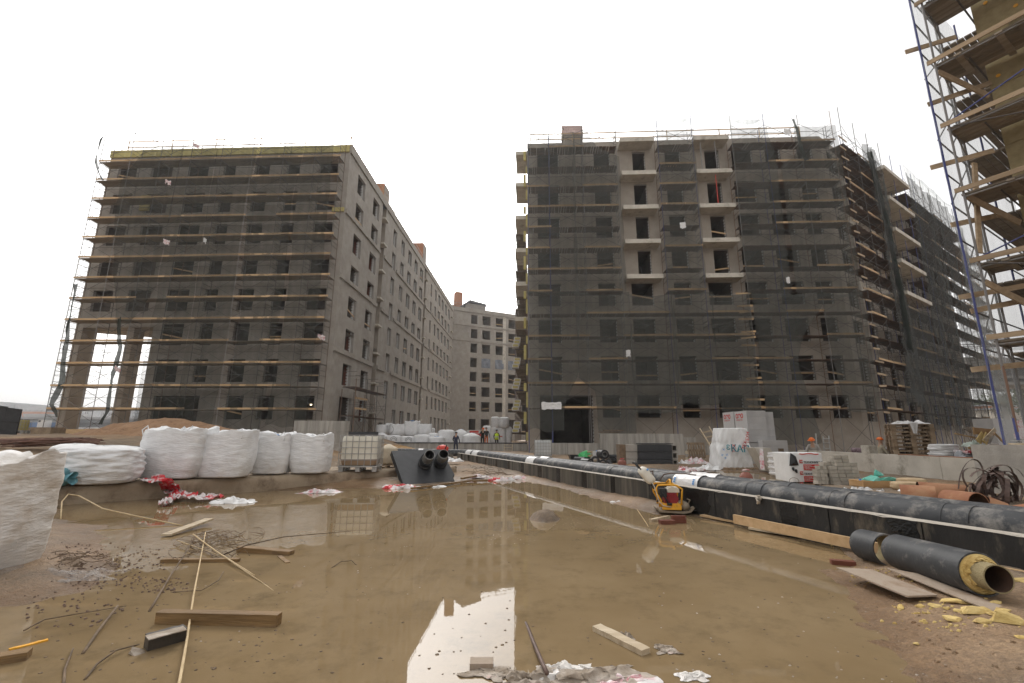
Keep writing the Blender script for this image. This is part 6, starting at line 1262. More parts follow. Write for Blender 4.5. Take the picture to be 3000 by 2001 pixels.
# aerated block stacks
gX = 'shrink-wrapped stacks of grey aerated blocks'
def stack(label, u0, u1, vt, vb, y, dep, logo=True, n=(4, 5)):
    a, c_ = ony(u0, vb, y), ony(u1, vt, y); a2 = ony(u0, vt, y); t_ = thing('block_stack', label, 'block stack', (a.x, y, max(a.z, 0)), group=gX); wd, hh = c_.x - a.x, a2.z - a.z
    for r_ in range(n[1]):
        q = MB(); q.cob((a.x + .002 * (r_ % 2), y + .003 * (r_ % 2), a.z + hh * r_ / n[1] + .004), (a.x + wd, y + dep, a.z + hh * (r_ + 1) / n[1])); q.build('block_layer', 'aac', t_)
    q = MB(); q.cob((a.x - .012, y - .0, a.z), (a.x - .004, y + dep, a.z + hh)); q.build('printed_wrap', 'aac_white', t_)
    if logo:
        b0 = BASE[t_.name]
        for fz in (.86, .40):
            z = a.z + hh * fz; text(t_, 'ОЭО', Vector((a.x - .016, y + dep - .12, z - .13)) - b0, .30, 'letter_red', (pi / 2, 0, -pi / 2), bold=.012, sx=1.15)
            text(t_, 'ГАЗОБЕТОН', Vector((a.x - .016, y + dep - .12, z - .26)) - b0, .105, 'letter_red', (pi / 2, 0, -pi / 2), sx=1.1)
    return t_
stack('upper rear block stack, seen left of the tallest one', 2157, 2240, 1206, 1296, 24.4, 1.25); stack('tallest upper block stack with red print on its side', 2196, 2242, 1203, 1296, 23.0, 1.25); stack('plain upper block stack at the right end of the pile', 2243, 2264, 1207, 1297, 23.2, 1.2, False)
stack('lower block stack under the tall printed one', 2197, 2242, 1298, 1380, 23.0, 1.2, False); stack('lower block stack standing out to the right', 2243, 2306, 1290, 1376, 22.6, 1.2, False)
# split concrete block
q = MB(); a, b_, c_, d_ = onz(2222, 1378, YG), onz(2258, 1378, YG), ony(2256, 1312, 19.3), ony(2211, 1312, 19.3); dd = Vector((.0, .75, 0)); top_y = 19.3
a.y = b_.y = 19.2; q.add([a, b_, c_, d_, a + dd, b_ + dd + Vector((.08, 0, 0)), c_ + dd, d_ + dd], [(0, 1, 2, 3), (7, 6, 5, 4), (0, 4, 5, 1), (1, 5, 6, 2), (2, 6, 7, 3), (3, 7, 4, 0)])
o = q.build('concrete_block', 'concrete_light', None, label='broken concrete block standing beside the tarpaulin', cat='concrete block'); q = MB(); e0 = ony(2234, 1376, 19.17); e1 = ony(2229, 1314, 19.27); q.bar(e0, e1, .16, .006); q.build('red_mark', 'pink_film', o)
q = MB(); q.grid(lambda s_, c: Vector((b_.x - .12 + .24 * s_ + .03 * nz(s_ * 6, c * 9, 1), 19.17 - .05 * abs(nz(s_ * 5, c * 12, 3)), .08 + (c_.z - .1) * c)), 8, 24); q.build('broken_face', 'stick_dark', o)
# stack of pale sacks
y_ = 17.2; a, c_ = ony(2277, 1370, y_), ony(2318, 1328, y_); sk = thing('sack_stack', 'shrink-wrapped stack of pale sacks left of the lettered pallet', 'sacks', (a.x, y_, YG)); wd = c_.x - a.x; hh = c_.z - YG
SKM = bag_mesh(.5, .8, .14, 'flat', 3, n=16, rows=9, sq=3).mesh('sack', 'film_white', True)
for r_ in range(8):
    for k in range(2): inst('sack', SKM, sk, (wd * (.27 + .47 * k) + .03 * (r_ % 2), .35, hh * r_ / 8), scale=(wd / 1.0, 1, hh / 8 / .12))
# lettered pallet
y_ = 15.0; a, c_ = ony(2322, 1412, y_), ony(2412, 1327, y_); wl = thing('wrapped_pallet', 'white wrapped pallet with red and black lettering and a torn corner', 'wrapped pallet', (a.x, y_, a.z)); b0 = BASE[wl.name]; wd, hh = c_.x - a.x, c_.z - a.z
q = MB()
def lp(s_, c):
    t = 2 * pi * s_; k = (abs(cos(t)) ** 14 + abs(sin(t)) ** 14) ** (-1 / 14); z = hh * min(1, c / .85); rr = 1 if c <= .85 else 1 - (c - .85) / .15; f_ = 1 + .012 * nz(t * 4, z * 2, 1) + .006 * nz(t * 11, z * 5, 3); sk_ = .02 * (z / hh)
    return Vector((a.x + wd / 2 + wd / 2 * k * cos(t) * rr * f_ - sk_, y_ + .5 + .5 * k * sin(t) * rr * f_, a.z + z + (.02 * nz(cos(t) * 3, sin(t) * 3, 2) if c > .85 else 0)))
q.grid(lp, 90, 40); q.build('wrap', 'tarp_white', wl, True)
LL_ = ('МАТЕРИАЛЫ', 'ДЛЯ ГИДРОИЗОЛЯЦИИ', 'КРОВЕЛЬ', 'И ФУНДАМЕНТОВ')
for k, (v0, uu) in enumerate(((1350, 2342), (1384, 2344), (1416, 2344))):
    p_ = ony(uu, v0, y_ - .022); z = p_.z
    q = MB(); q.cob((p_.x, y_ - .026, z - .07), (p_.x + .10, y_ - .020, z + .03)); bd = q.build('emblem', 'letter_red', wl)
    text(wl, 'тн', Vector((p_.x + .012, y_ - .029, z - .045)) - b0, .085, 'letter_white', bold=.003)
    text(wl, 'ТЕХНОНИКОЛЬ', Vector((p_.x + .125, y_ - .024, z - .075)) - b0, .088, 'letter_dark', bold=.002, sx=.98)
    if k < 2:
        q = MB(); q.cob((p_.x + .11, y_ - .026, z - .29), (p_.x + .68, y_ - .020, z - .11)); q.build('red_label', 'letter_red', wl)
        for j, s_ in enumerate(LL_): text(wl, s_, Vector((p_.x + .13, y_ - .030, z - .155 - .036 * j)) - b0, .036, 'letter_white')
q = MB(); q.grid(lambda s_, c: Vector((a.x + wd * (.28 + .55 * s_), y_ - .03 - .01 * sin(s_ * 14), a.z + hh * .985 - .03 * c - .012 * sin(s_ * 9))), 20, 3); q.build('red_strip', 'red_paint', wl)
q = MB(); q.add([(a.x + .02, y_ - .03, a.z + hh * 1.0), (a.x + .17, y_ - .05, a.z + hh * .88), (a.x + .24, y_ - .04, a.z + hh * .57), (a.x - .08, y_ - .06, a.z + hh * .55), (a.x + .10, y_ - .10, a.z + hh * .70)], [(0, 4, 1), (1, 4, 2), (2, 4, 3), (3, 4, 0)]); q.build('torn_flap', 'black_plastic', wl)
for k in range(2): p_ = Vector((a.x + .05 + .09 * k, y_ - .03, a.z + hh * (.45 - .07 * k))); chunk_ = MB(); chunk_.tube([p_ + Vector((0, 0, .05)), p_, p_ - Vector((-.02, 0, .06))], [.03, .045, .02], 6); chunk_.build('black_smear', 'black_plastic', wl)
q = MB(); p_ = ony(2328, 1410, 13.8); q.tube([p_ + Vector((.14 * cos(t), .02, .10 * sin(t))) for t in [2 * pi * i / 18 for i in range(19)]], .006, 5); q.build('wire_loop', 'stick_dark', None, label='loop of black wire before the lettered pallet', cat='wire')
# paver stack
y_ = 13.7; a = ony(2440, 1420, y_); pv = thing('paver_stack', 'stepped stack of grey concrete pavers on a pallet', 'pavers', (a.x, y_, a.z)); bw = ony(2461, 1420, y_).x - a.x; bh = .105
hts = (5, 8, 8, 6)
for di, dy in enumerate((0, .11, .22, .33)):
    for ci in range(4):
        for r_ in range(hts[ci] - (di > 1) * (ci % 2) + (1 if di > 1 and ci == 0 else 0)):
            q = MB(); q.box((a.x + bw * (ci + .5) + .01 * random.uniform(-1, 1) - .014 * r_ * (1 - .0), y_ + dy + .008 * random.uniform(-1, 1), a.z + bh * (r_ + .5)), (bw - .012, .102, bh - .008), random.uniform(-.02, .02)); q.build('paver', 'paver', pv)
for di in range(3):
    for r_ in range(6 - di): q = MB(); q.box((a.x - .13 - .10 * di + .02 * (r_ % 2), y_ + .16 + .01 * di, a.z + bh * (r_ + .5)), (.095, .22, bh - .008), random.uniform(-.03, .03)); q.build('paver', 'paver', pv)
pallet('pallet under the paver stack', (a.x + .35, y_ + .2, a.z - .145), 0, scale=(.95, .9, 1))
# boxes, paper bags, teal plastic
y_ = 12.4; a, c_ = ony(2536, 1445, y_), ony(2620, 1405, y_); gC_ = 'cardboard boxes by the rusty pipes'
for k in range(2): q = MB(); hh_ = .22; q.prism([(a.x + .06 * k - .02, y_), (c_.x - .06 + .08 * k, y_ + .05), (c_.x - .1, y_ + .6), (a.x, y_ + .55)], YG - .03 + .15 * (1 - k), YG + .115 + .155 * (1 - k)); q.build('cardboard_box', 'cardboard', None, label=('upper', 'lower')[k] + ' cardboard box under the teal plastic', cat='box', group=gC_)
for k, (u, v, s_) in enumerate(((2552, 1398, .34), (2596, 1398, .40), (2578, 1388, .20))): p_ = ony(u, v + 8, y_ + .2); chunk(('left', 'right', 'pointed')[k] + ' bundle of teal plastic on the cardboard box', p_, s_ * .9, s_ * .6, s_ * (.42 if k < 2 else 1.1), 'plastic_teal', 60 + k, 'plastic_bundle', 'plastic')
for k, (u, v) in enumerate(((2655, 1425), (2695, 1430), (2672, 1414))): p_ = ony(u, v, 11.9 + .2 * k); bag(('left', 'right', 'upper')[k] + ' paper bag lying behind the rusty pipe', p_ - Vector((0, 0, .1)), .62, .45, .22, 'paper_bag', 'flat', 70 + k, .1 * k, name='paper_bag', cat='paper bag', sq=3, n=24, rows=14)
for k, (u, v, L_) in enumerate(((2530, 1448, 1.0), (2600, 1452, .8), (2500, 1440, .5))): p_ = ony(u, v, 11.6); rag(('widest', 'right-hand', 'left-hand')[k] + ' clear film crumpled before the cardboard boxes', Vector((p_.x, 11.6, .05)), L_, .4, .22, 'film_white', .1, 80 + k, group='clear film before the boxes')
pw_ = ony(2522, 1420, 12.6); t_ = thing('bottle', 'white bottle with a blue cap beside the boxes', 'bottle', (pw_.x, 12.6, .05)); q = MB(); q.tube([(pw_.x, 12.6, .05), (pw_.x, 12.6, .28), (pw_.x, 12.6, .33)], [.06, .06, .03], 12); q.build('body', 'aac_white', t_); q = MB(); q.tube([(pw_.x, 12.6, .33), (pw_.x, 12.6, .37)], .03, 10); q.build('cap', 'letter_blue', t_)
# rusty pipes
gU = 'rusty steel pipe lengths behind the trench'
def rpipe(label, u0, v0, y0, u1, v1, y1, r_, ends=True): 
    a, b = ony(u0, v0, y0), ony(u1, v1, y1); t_ = thing('rusty_pipe', label, 'pipe', (a.x, a.y, a.z), group=gU); q = MB(); q.ring(a, b, r_, r_ - .012, 40, 0, 1); smooth_angle(q.build('pipe', ['rust_pipe', 'pipe_inside'], t_)); return t_
rpipe('rusty pipe length left of the open-mouthed one', 2640, 1453, 9.95, 2744, 1459, 9.6, .235)
rpipe('rusty pipe length lying behind the two near ones', 2690, 1438, 10.6, 2830, 1449, 10.2, .20)
rpipe('rusty pipe length with its dark mouth towards us', 2778, 1470, 9.25, 2869, 1481, 8.7, .225)
rpipe('rusty pipe length right of the dark mouth', 2880, 1480, 9.3, 2938, 1502, 9.2, .20)
rpipe('bright rusty pipe at the right edge of the trench', 2970, 1515, 7.3, 3080, 1500, 7.0, .16)
# tangle of steel straps
sx0 = ony(2900, 1440, 9.9); ts = thing('strap_heap', 'tangled heap of curled dark steel straps against the pale wall', 'steel straps', (sx0.x, sx0.y, .05)); rg = random.Random(5)
for k in range(38):
    c_ = ony(rg.uniform(2866, 2955), rg.uniform(1420, 1478), 9.9 + rg.uniform(-.25, .35)); 
    if k < 9: c_ = ony((2850, 2862, 2876, 2893, 2930, 2945, 2952, 2915, 2905)[k], (1412, 1402, 1415, 1420, 1405, 1412, 1425, 1428, 1408)[k], 9.9)
    R_ = rg.uniform(.14, .30); th0 = rg.uniform(0, 6.28); sp = rg.uniform(2.2, 4.6); ax1 = Vector((rg.uniform(.4, 1), rg.uniform(-.8, .8), rg.uniform(-.3, .5))).normalized(); ax2 = Vector((rg.uniform(-.4, .4), rg.uniform(-.3, .3), 1)).normalized(); wv = ax1.cross(ax2).normalized() * .034
    q = MB(); q.grid(lambda s_, c: c_ + (ax1 * cos(th0 + sp * s_) + ax2 * sin(th0 + sp * s_)) * (R_ * (1 + .5 * s_)) + wv * (2 * c - 1), 16, 2); q.v = [(x, y, max(z, .03)) for x, y, z in q.v]
    q2 = MB(); nn = len(q.v); nv3 = [Vector(v_) + (Vector(v_) - c_).normalized() * .006 for v_ in q.v]; q2.add(q.v + nv3, q.f + [tuple(i + nn for i in reversed(f_)) for f_ in q.f]); q2.build('strap', 'steel_strap', ts)
chunk('dark bundle under the steel straps', ony(2890, 1466, 10.0) - Vector((0, 0, .1)), .55, .3, .28, 'steel_strap', 91, 'strap_bundle', 'steel straps')
# pale wall on the right and the block that carries the scaffold
wx = 13.72; ya, yb_ = 12.0, 22.2; rw = thing('retaining_wall', 'long pale concrete retaining wall running away on the right', 'wall', (wx, ya, 0))
for k, (y0, y1) in enumerate(((ya, 14.9), (14.9, 18.6), (18.6, yb_))): q = MB(); q.cob((wx + .004 * k, y0 + .01, -.3), (wx + .3, y1 - .006, .86 + .0 * k)); q.build('wall_panel', 'concrete_light', rw)
q = MB(); q.cob((wx - .01, 17.75, .5), (wx + .31, 18.15, 1.16)); q.build('stub', 'concrete_light', rw)
q = MB(); q.cob((wx + .02, ya, .862), (wx + .25, 16.5, .885)); q.build('rust_strip', 'rust', rw)
eb = thing('concrete_block', 'rough concrete block at the right edge carrying the scaffold foot', 'concrete block', (11.4, 10.4, 0)); q = MB(); q.grid(lambda s_, c: Vector((11.42 + .012 * nz(s_ * 9, c * 9, 1) + .05 * (1 - c), 9.4 + 2.1 * s_, -.3 + 1.6 * c)), 20, 20); q.grid(lambda s_, c: Vector((11.47 - .05 * c + 2.5 * s_, 9.4 + .01 * nz(s_ * 14, c * 9, 4), -.3 + 1.6 * c)), 26, 20); q.cob((11.45, 9.43, -.3), (13.9, 11.5, 1.29)); q.build('block', 'concrete', eb)
q = MB(); q.bar((11.38, 9.36, .42), (13.5, 9.36, .40), .04, .05); q.build('rusty_strip', 'rust', eb)
q = MB(); q.box((11.78, 10.6, 1.325), (.5, .3, .035), .2); q.build('plank_pad', 'timber_pale', None, label='wooden pad on the scaffold block', cat='plank')
# stack of pallets behind the pale wall
ps = ony(2686, 1330, 18.2)
for k in range(15):
    pallet(('lowest' if k == 0 else 'topmost' if k == 14 else ('second', 'third', 'fourth', 'fifth', 'sixth', 'seventh')[k - 1] + ' from the bottom' if k < 7 else ('eighth', 'seventh', 'sixth', 'fifth', 'fourth', 'third', 'second')[k - 7] + ' from the top') + ' wooden pallet of the tall pallet stack', (ps.x + random.uniform(-.03, .03), 18.4 + random.uniform(-.03, .03), -.20 + .146 * k), -.42 + random.uniform(-.03, .03), 'stacked wooden pallets', scale=(1.12, 1.1, 1))
pt_ = Vector((ps.x, 18.4, -.2 + 15 * .146)); ts_ = rag('white film lying over the top of the pallet stack', pt_, 1.02, .66, .20, 'film_white', -.42, 95); 
q = MB(); q.grid(lambda s_, c: Vector((ps.x - .45 + .35 * s_ * (1 - .6 * c) + .1 * c, 17.78 - .03 * sin(s_ * 6), pt_.z + .05 - .42 * c)), 8, 8); q.build('plastic_film', 'film_white', None, True, label='corner of film hanging down the front of the pallet stack', cat='plastic film')
y_ = 16.2; a, c_ = ony(2762, 1335, y_), ony(2826, 1304, y_); 
for k in range(6): bag(('lowest', 'second', 'third', 'fourth', 'fifth', 'topmost')[k] + ' flat white sack of the pile right of the pallets', Vector(((a.x + c_.x) / 2 + random.uniform(-.06, .06), y_ + .4, c_.z - .60 + .098 * k)), (c_.x - a.x) * (1.0 - .02 * k), .7, .14, 'film_white', 'flat', 100 + k, random.uniform(-.15, .15), 'flat white sacks behind the pale wall', 'sack', 'sack', n=28, rows=14, sq=2.6, wr=.05)
for k, (u0, u1, y, lab) in enumerate(((2524, 2682, 19.6, 'bundle of purple wrapped rolls beside the khaki worker'), (2926, 2966, 14.6, 'bundle of purple wrapped rolls by the scaffold block'))):
    a, c_ = ony(u0, 1318, y), ony(u1, 1322, y - (.9 if k == 0 else 0)); t_ = thing('roll_bundle', lab, 'rolls', (a.x, a.y, .3))
    for j in range(6): q = MB(); o_ = Vector((0, .3 * (j % 3), .26 * (j // 3) - .32)); q.tube([a + o_, c_ + o_], .14, 12); smooth_angle(q.build('roll', 'purple_wrap', t_))
    for s_ in (.25, .5, .75): q = MB(); m_ = a.lerp(c_, s_); q.tube([m_ + Vector((0, -.16, -.4)), m_ + Vector((0, -.16, .05)), m_ + Vector((0, .1, .10)), m_ + Vector((0, .7, .10))], .02, 5); q.build('strap', 'film_white', t_)
# rubbish heap with planks and a red board
gJ = 'planks sticking out of the rubbish heap'; yj = 16.6
mound('heap of splintered wood and rubbish beyond the pale wall', (ony(2880, 1330, yj).x, yj + 1.0, .0), 2.0, 1.2, .95, 'stick_dark', 8, 'rubbish_heap', 'rubbish heap', rough=.3)
for k, (u0, v0, u1, v1, w_, m_, lab) in enumerate(((2866, 1295, 2880, 1272, .22, 'foam_yellow', 'wide yellowish board, left of the pair in the heap'), (2884, 1298, 2893, 1272, .20, 'foam_yellow', 'wide yellowish board, right of the pair in the heap'), (2880, 1294, 2916, 1258, .13, 'timber_pale', 'long pale board sticking up from the heap'), (2913, 1268, 2944, 1300, .06, 'board_wood', 'thin lath sloping down the right of the heap'), (2798, 1270, 2866, 1285, .05, 'board_wood', 'thin lath lying across the dark hollow of the heap'), (2820, 1250, 2846, 1264, .12, 'concrete', 'grey plank at the back of the heap'), (2838, 1308, 2890, 1324, .16, 'cardboard', 'brown board lying in the front of the heap'), (2868, 1325, 2892, 1338, .06, 'board_wood', 'thin lath near the front edge of the heap'), (2896, 1300, 2908, 1276, .10, 'concrete', 'grey board behind the long pale one'), (2852, 1262, 2910, 1268, .25, 'cardboard', 'brown panel lying flat on top of the heap'))):
    a, b = ony(u0, v0, yj - .1 + .03 * k), ony(u1, v1, yj + .25 + .03 * k); MB().bar(a, b, w_, .035, 0, (0, 1, 0)).build('board', m_, None, label=lab, cat='board', group=gJ)
for k, (u, v, L_, m_, lab) in enumerate(((2848, 1324, .9, 'red_film_b', 'crumpled red banner in the front of the heap'), (2905, 1332, .7, 'red_film_b', 'red and white film right of the banner'), (2862, 1305, .7, 'bag_green', 'pale green film bundle in the heap'), (2835, 1334, .9, 'far_grey', 'grey-blue film strip along the pale wall'))): p_ = ony(u, v, yj - .5); rag(lab, p_ - Vector((0, 0, .05)), L_, .4, .22, m_, .2, 110 + k)
a, b, c_, d_ = ony(2898, 1308, yj - .7), ony(2925, 1307, yj - .7), ony(2935, 1336, yj - .9), ony(2908, 1334, yj - .9); sg = thing('sign_board', 'red board with three white squares and lettering in the rubbish heap', 'sign', tuple(a)); off = Vector((0, .03, 0))
q = MB(); q.add([a, b, c_, d_, a + off, b + off, c_ + off, d_ + off], [(0, 1, 2, 3), (7, 6, 5, 4), (0, 4, 5, 1), (1, 5, 6, 2), (2, 6, 7, 3), (3, 7, 4, 0)]); q.build('board', 'red_paint', sg)
for k in range(3):
    e = a.lerp(b, .2 + .3 * k).lerp(d_.lerp(c_, .2 + .3 * k), .10) - Vector((0, .012, 0)); q = MB(); q.box(e, (.06, .004, .045)); q.build('white_square', 'letter_white', sg)
    for j in range(5): e = a.lerp(b, .2 + .3 * k).lerp(d_.lerp(c_, .2 + .3 * k), .28 + .11 * j) - Vector((0, .012, 0)); q = MB(); q.box(e, (.03, .004, .022)); q.build('letter_mark', 'letter_white', sg)
q = MB(); q.bar(a.lerp(d_, -.12), b.lerp(c_, -.12), .03, .10); q.build('white_edge', 'letter_white', sg)
# grey block packs by the scaffold
for k, (u0, u1, vt, vb, y) in enumerate(((2916, 2966, 1226, 1270, 27), (2926, 2970, 1271, 1300, 26.8), (2966, 3060, 1232, 1285, 29))):
    a, c_ = ony(u0, vb, y), ony(u1, vt, y); t_ = thing('block_stack', ('upper grey block stack behind the rubbish heap', 'lower grey block stack behind the rubbish heap', 'pink-lettered wrapped stack at the right edge')[k], 'block stack', (a.x, y, a.z)); 
    for j in range(2): q = MB(); x0 = a.x + (c_.x - a.x) * j / 2; q.cob((x0 + .005, y + .03 * j, a.z if k != 1 else -.2), (x0 + (c_.x - a.x) / 2 - .005, y + 1.2, c_.z)); q.build('block_column', 'aac' if k < 2 else 'pink_film', t_)
# white trestle by the bending worker
tr = thing('trestle', 'white metal trestle behind the bending worker', 'trestle', (14, 22, 0))
for (u, v0, v1) in ((2413, 1278, 1322), (2430, 1276, 1320), (2392, 1270, 1322)): a, b = ony(u, v1, 21.8), ony(u - 2, v0, 21.9); MB().tube([a - Vector((0, 0, .8)), b], .03, 6).build('leg', 'galv', tr)
for v in (1286, 1298, 1314): a, b = ony(2412, v, 21.8), ony(2431, v, 21.8); MB().tube([a, b], .025, 6).build('rung', 'galv', tr)

# ------------------------------------------------------------------ flood debris
gS = 'red and white film scraps along the water edge'
def on_bank(u0, v0, u1, v1, **k): pass
def drape(label, px, W_, m_, seed):
    P_ = [Vector(onz(u, v, z)) for u, v, z in px]; b = MB(); o = seed * 9.1
    def fn(a, c):
        t = a * (len(P_) - 1); i = min(int(t), len(P_) - 2); p_ = P_[i].lerp(P_[i + 1], t - i); d = (P_[min(i + 1, len(P_) - 1)] - P_[i]); d.z = 0; x = Vector((-d.y, d.x, 0)).normalized(); w_ = W_ * (.6 + .9 * abs(nz(a * 4 + o, 0, 1))) * (1 if 0 < a < 1 else .4)
        return p_ + x * ((c - .5) * w_ + .06 * nz(a * 9, c * 4 + o, 2)) + d.normalized() * (.08 * nz(a * 6 + o, c * 7, 8)) + Vector((0, 0, .015 + .16 * abs(nz(a * 11 + o, c * 5, 3)) + .08 * abs(nz(a * 25, c * 11 + o, 4))))
    b.grid(fn, 70, 22); return b.build('plastic_film', m_, None, True, label=label, cat='plastic film', group=gS)
D('red_print', (.60, .03, .04), (.72, .66, .65), 2.4, .4, .4, 12, lo=.47, hi=.53)
t_ = drape('long red printed film hanging from the kerb into the water', ((438, 1408, .40), (480, 1418, .37), (505, 1445, .10), (545, 1462, .03), (600, 1468, .02), (640, 1460, .02)), .50, 'red_print', 1)
drape('red film tail dipping into the water below the kerb', ((510, 1462, .04), (490, 1475, .02), (478, 1484, .01)), .2, 'red_print', 2)
rag('white film scrap floating right of the long red film', onz(680, 1473), .85, .35, .12, 'film_white', .1, 120, group=gS); rag('pale pink film heap at the water edge before the third big bag', onz(940, 1443), .95, .36, .10, 'pink_film', .1, 121, group=gS)
rag('red and white film at the foot of the black panel', onz(1170, 1430), .95, .4, .14, 'red_print', .1, 122, group=gS); rag('white film scrap under the black panel edge', onz(1262, 1427), .8, .25, .06, 'film_white', .1, 123, group=gS)
rag('small red film scrap at the far shore', onz(1462, 1408), .7, .3, .14, 'red_print', .1, 124, group=gS); rag('white film lump at the far shore', onz(1487, 1407), .45, .25, .14, 'film_white', .1, 125, group=gS); rag('pink film by the trench end of the far shore', onz(1552, 1404), 1.0, .3, .14, 'pink_film', .1, 126, group=gS)
rag('rusty pink film on the muddy bank beside the panel', onz(1402, 1400, .05), .8, .3, .15, 'pink_film', .1, 127, group=gS); rag('white film on the sand beside the panel corner', onz(1325, 1352, .3), .7, .5, .2, 'film_white', .3, 128, group=gS)
rag('white rag floating below the trench near the compactor', onz(1817, 1473), .35, .18, .05, 'film_white', -.2, 129, group=gS)
for k, (u0, v0, z0, u1, v1, z1, w_, lab) in enumerate(((1205, 1434, .01, 1385, 1410, .03, .08, 'long dark pole lying in the water before the panel'), (1385, 1412, .03, 1428, 1409, .03, .09, 'short dark board at the end of the pole'), (1352, 1404, .06, 1395, 1396, .1, .10, 'dark board on the bank beside the panel'))): lay(onz(u0, v0, z0), onz(u1, v1, z1), w_, .05, lab, 'timber_wet', 'board', 'board')
lay(onz(461, 1836, -.03), onz(815, 1845, -.03), .075, .115, 'squared timber beam lying in the near water', 'timber_wet', 'timber_beam', 'beam')
lay(onz(424, 1912, -.02), onz(536, 1880, -.02), .10, .105, 'dark square block with a wet pale top in the near water', 'timber_dark', 'wood_block', 'block'); q = MB()
a, b = onz(424, 1912, 0), onz(536, 1880, 0); lay(a + Vector((0, 0, .086)), b + Vector((0, 0, .086)), .095, .006, 'thin pale strip painting the sheen of the wet block top', 'rubbish_grey', 'painted_sheen', 'mud')  # pale strip stands in for the sky gleaming on the wet top
p_ = onz(400, 1915); chunk('muddy stone touching the dark block', p_, .06, .045, .05, 'rubbish_grey', 130, 'stone', 'stone')
lay(onz(486, 1571, .01), onz(612, 1524, .06), .14, .03, 'pale plank tilted across the twig tangle', 'timber_pale'); lay(onz(474, 1650, -.01), onz(700, 1648, -.01), .06, .045, 'dark edge-on plank under the twig tangle', 'timber_wet')
lay(onz(700, 1616, .0), onz(854, 1630, -.02), .10, .065, 'brown plank with a broken underside right of the tangle', 'timber_wet'); lay(onz(818, 1638, -.03), onz(842, 1658, -.03), .05, .04, 'splinter hanging below the brown plank', 'timber_wet', 'splinter', 'splinter')
lay(onz(1748, 1845, .0), onz(1893, 1918, .0), .085, .035, 'pale broken lath floating at lower centre', 'timber_pale', 'lath', 'lath')
lay(onz(26, 1905, .0), onz(140, 1876, .0), .03, .01, 'yellow plastic strip at the left edge', 'yellow_paint', 'plastic_strip', 'plastic strip'); p_ = at_ground(22, 1938); brick('broken brown block end at the left edge', p_, .5, (.2, .09, .05), 'timber_wet')
p_ = onz(1411, 1963, -.02); brick('wet brick in the bright sky reflection', p_, .02, (.15, .09, .055), 'gypsum'); rag('drowned scrap around the brick in the bright reflection', onz(1435, 1972), .26, .16, .02, 'rubbish_grey', -.3, 131, cat='rag', name='rag')
def stick(label, px, r_, m_, name='reed', cat='reed', taper=.5, group='sticks in the near water'):
    P_ = [Vector(onz(*p_)) for p_ in px]; full = []
    for i in range(len(P_) - 1):
        for k in range(5): t = k / 5; full.append(P_[i].lerp(P_[i + 1], t) + Vector((0, 0, .004 * nz(i + t, r_ * 900))))
    full.append(P_[-1]); n = len(full); b = MB(); b.tube(full, [r_ * (1 - taper * i / n) for i in range(n)], 7)
    return b.build(name, m_, None, True, label=label, cat=cat, group=group)
stick('long jointed reed running out at the bottom edge', ((520, 2030, .03), (545, 1890, .03), (567, 1745, .045), (585, 1650, .05), (602, 1560, .06)), .0095, 'reed', taper=.35); a = onz(567, 1745, .045); rj = chunk(None, a, .014, .014, .018, 'reed', 132, 'joint', None); lr = [o for o in bpy.data.objects if o.get('label', '').startswith('long jointed reed')][0]; rj.parent = lr; rj.location = a - lr.location
stick('reed leaning from the tangle to lower left', ((437, 1792, 0), (500, 1685, .03), (545, 1618, .06), (572, 1568, .08)), .010, 'stick_dark'); stick('reed crossing the tangle towards the timber beam', ((565, 1565, .09), (640, 1620, .05), (745, 1686, .0)), .010, 'reed', taper=.2)
stick('thin reed running to the right from the tangle', ((600, 1590, .06), (700, 1660, .03), (780, 1715, .0), (832, 1756, -.01)), .007, 'reed'); stick('pale reed lying along the tangle', ((520, 1584, .05), (580, 1605, .05), (655, 1632, .02)), .008, 'reed')
stick('long dark whip curving right above the water', ((655, 1625, .02), (720, 1598, .10), (830, 1573, .14), (1030, 1556, .12)), .010, 'stick_dark', 'branch', 'branch', .6); stick('dark stick standing in the water below the gravel', ((242, 1916, 0), (290, 1845, .02), (345, 1775, .05)), .011, 'stick_dark', 'stick', 'stick', .2)
stick('hooked twig at the bottom left', ((248, 1992, 0), (285, 1945, .02), (340, 1905, .03), (408, 1888, .0)), .008, 'stick_dark', 'twig', 'twig'); stick('short dark twig at the bottom left edge', ((186, 2010, 0), (190, 1960, .01), (214, 1900, .02)), .009, 'stick_dark', 'twig', 'twig')
stick('thin twig over the gravel at the left', ((70, 1848, .02), (130, 1815, .03), (220, 1800, .02), (370, 1775, .01)), .006, 'stick_dark', 'twig', 'twig'); stick('bent wire below the whip', ((500, 1735, 0), (590, 1730, .03), (640, 1700, .04), (655, 1675, .02)), .004, 'stick_dark', 'wire', 'wire', .1)
stick('steel rod sinking into the water at lower centre', ((1540, 1826, -.01), (1562, 1880, .0), (1602, 1972, .07)), .014, 'steel_strap', 'rod', 'rod', .0); stick('thin cane lying by the compactor', ((1862, 1486, .0), (1895, 1535, -.0), (1908, 1560, -.01)), .006, 'reed', 'cane', 'cane')
stick('cable arching from the kerb foot into the water', ((178, 1520, .0), (181, 1470, .22), (200, 1448, .33), (230, 1452, .30), (300, 1490, .18), (400, 1512, .10), (535, 1540, .0)), .012, 'reed', 'cable', 'cable', .1); stick('twig curling over the water at centre left', ((970, 1664, 0), (1000, 1645, .02), (1030, 1642, .03), (1045, 1655, .0)), .005, 'stick_dark', 'twig', 'twig', .2)
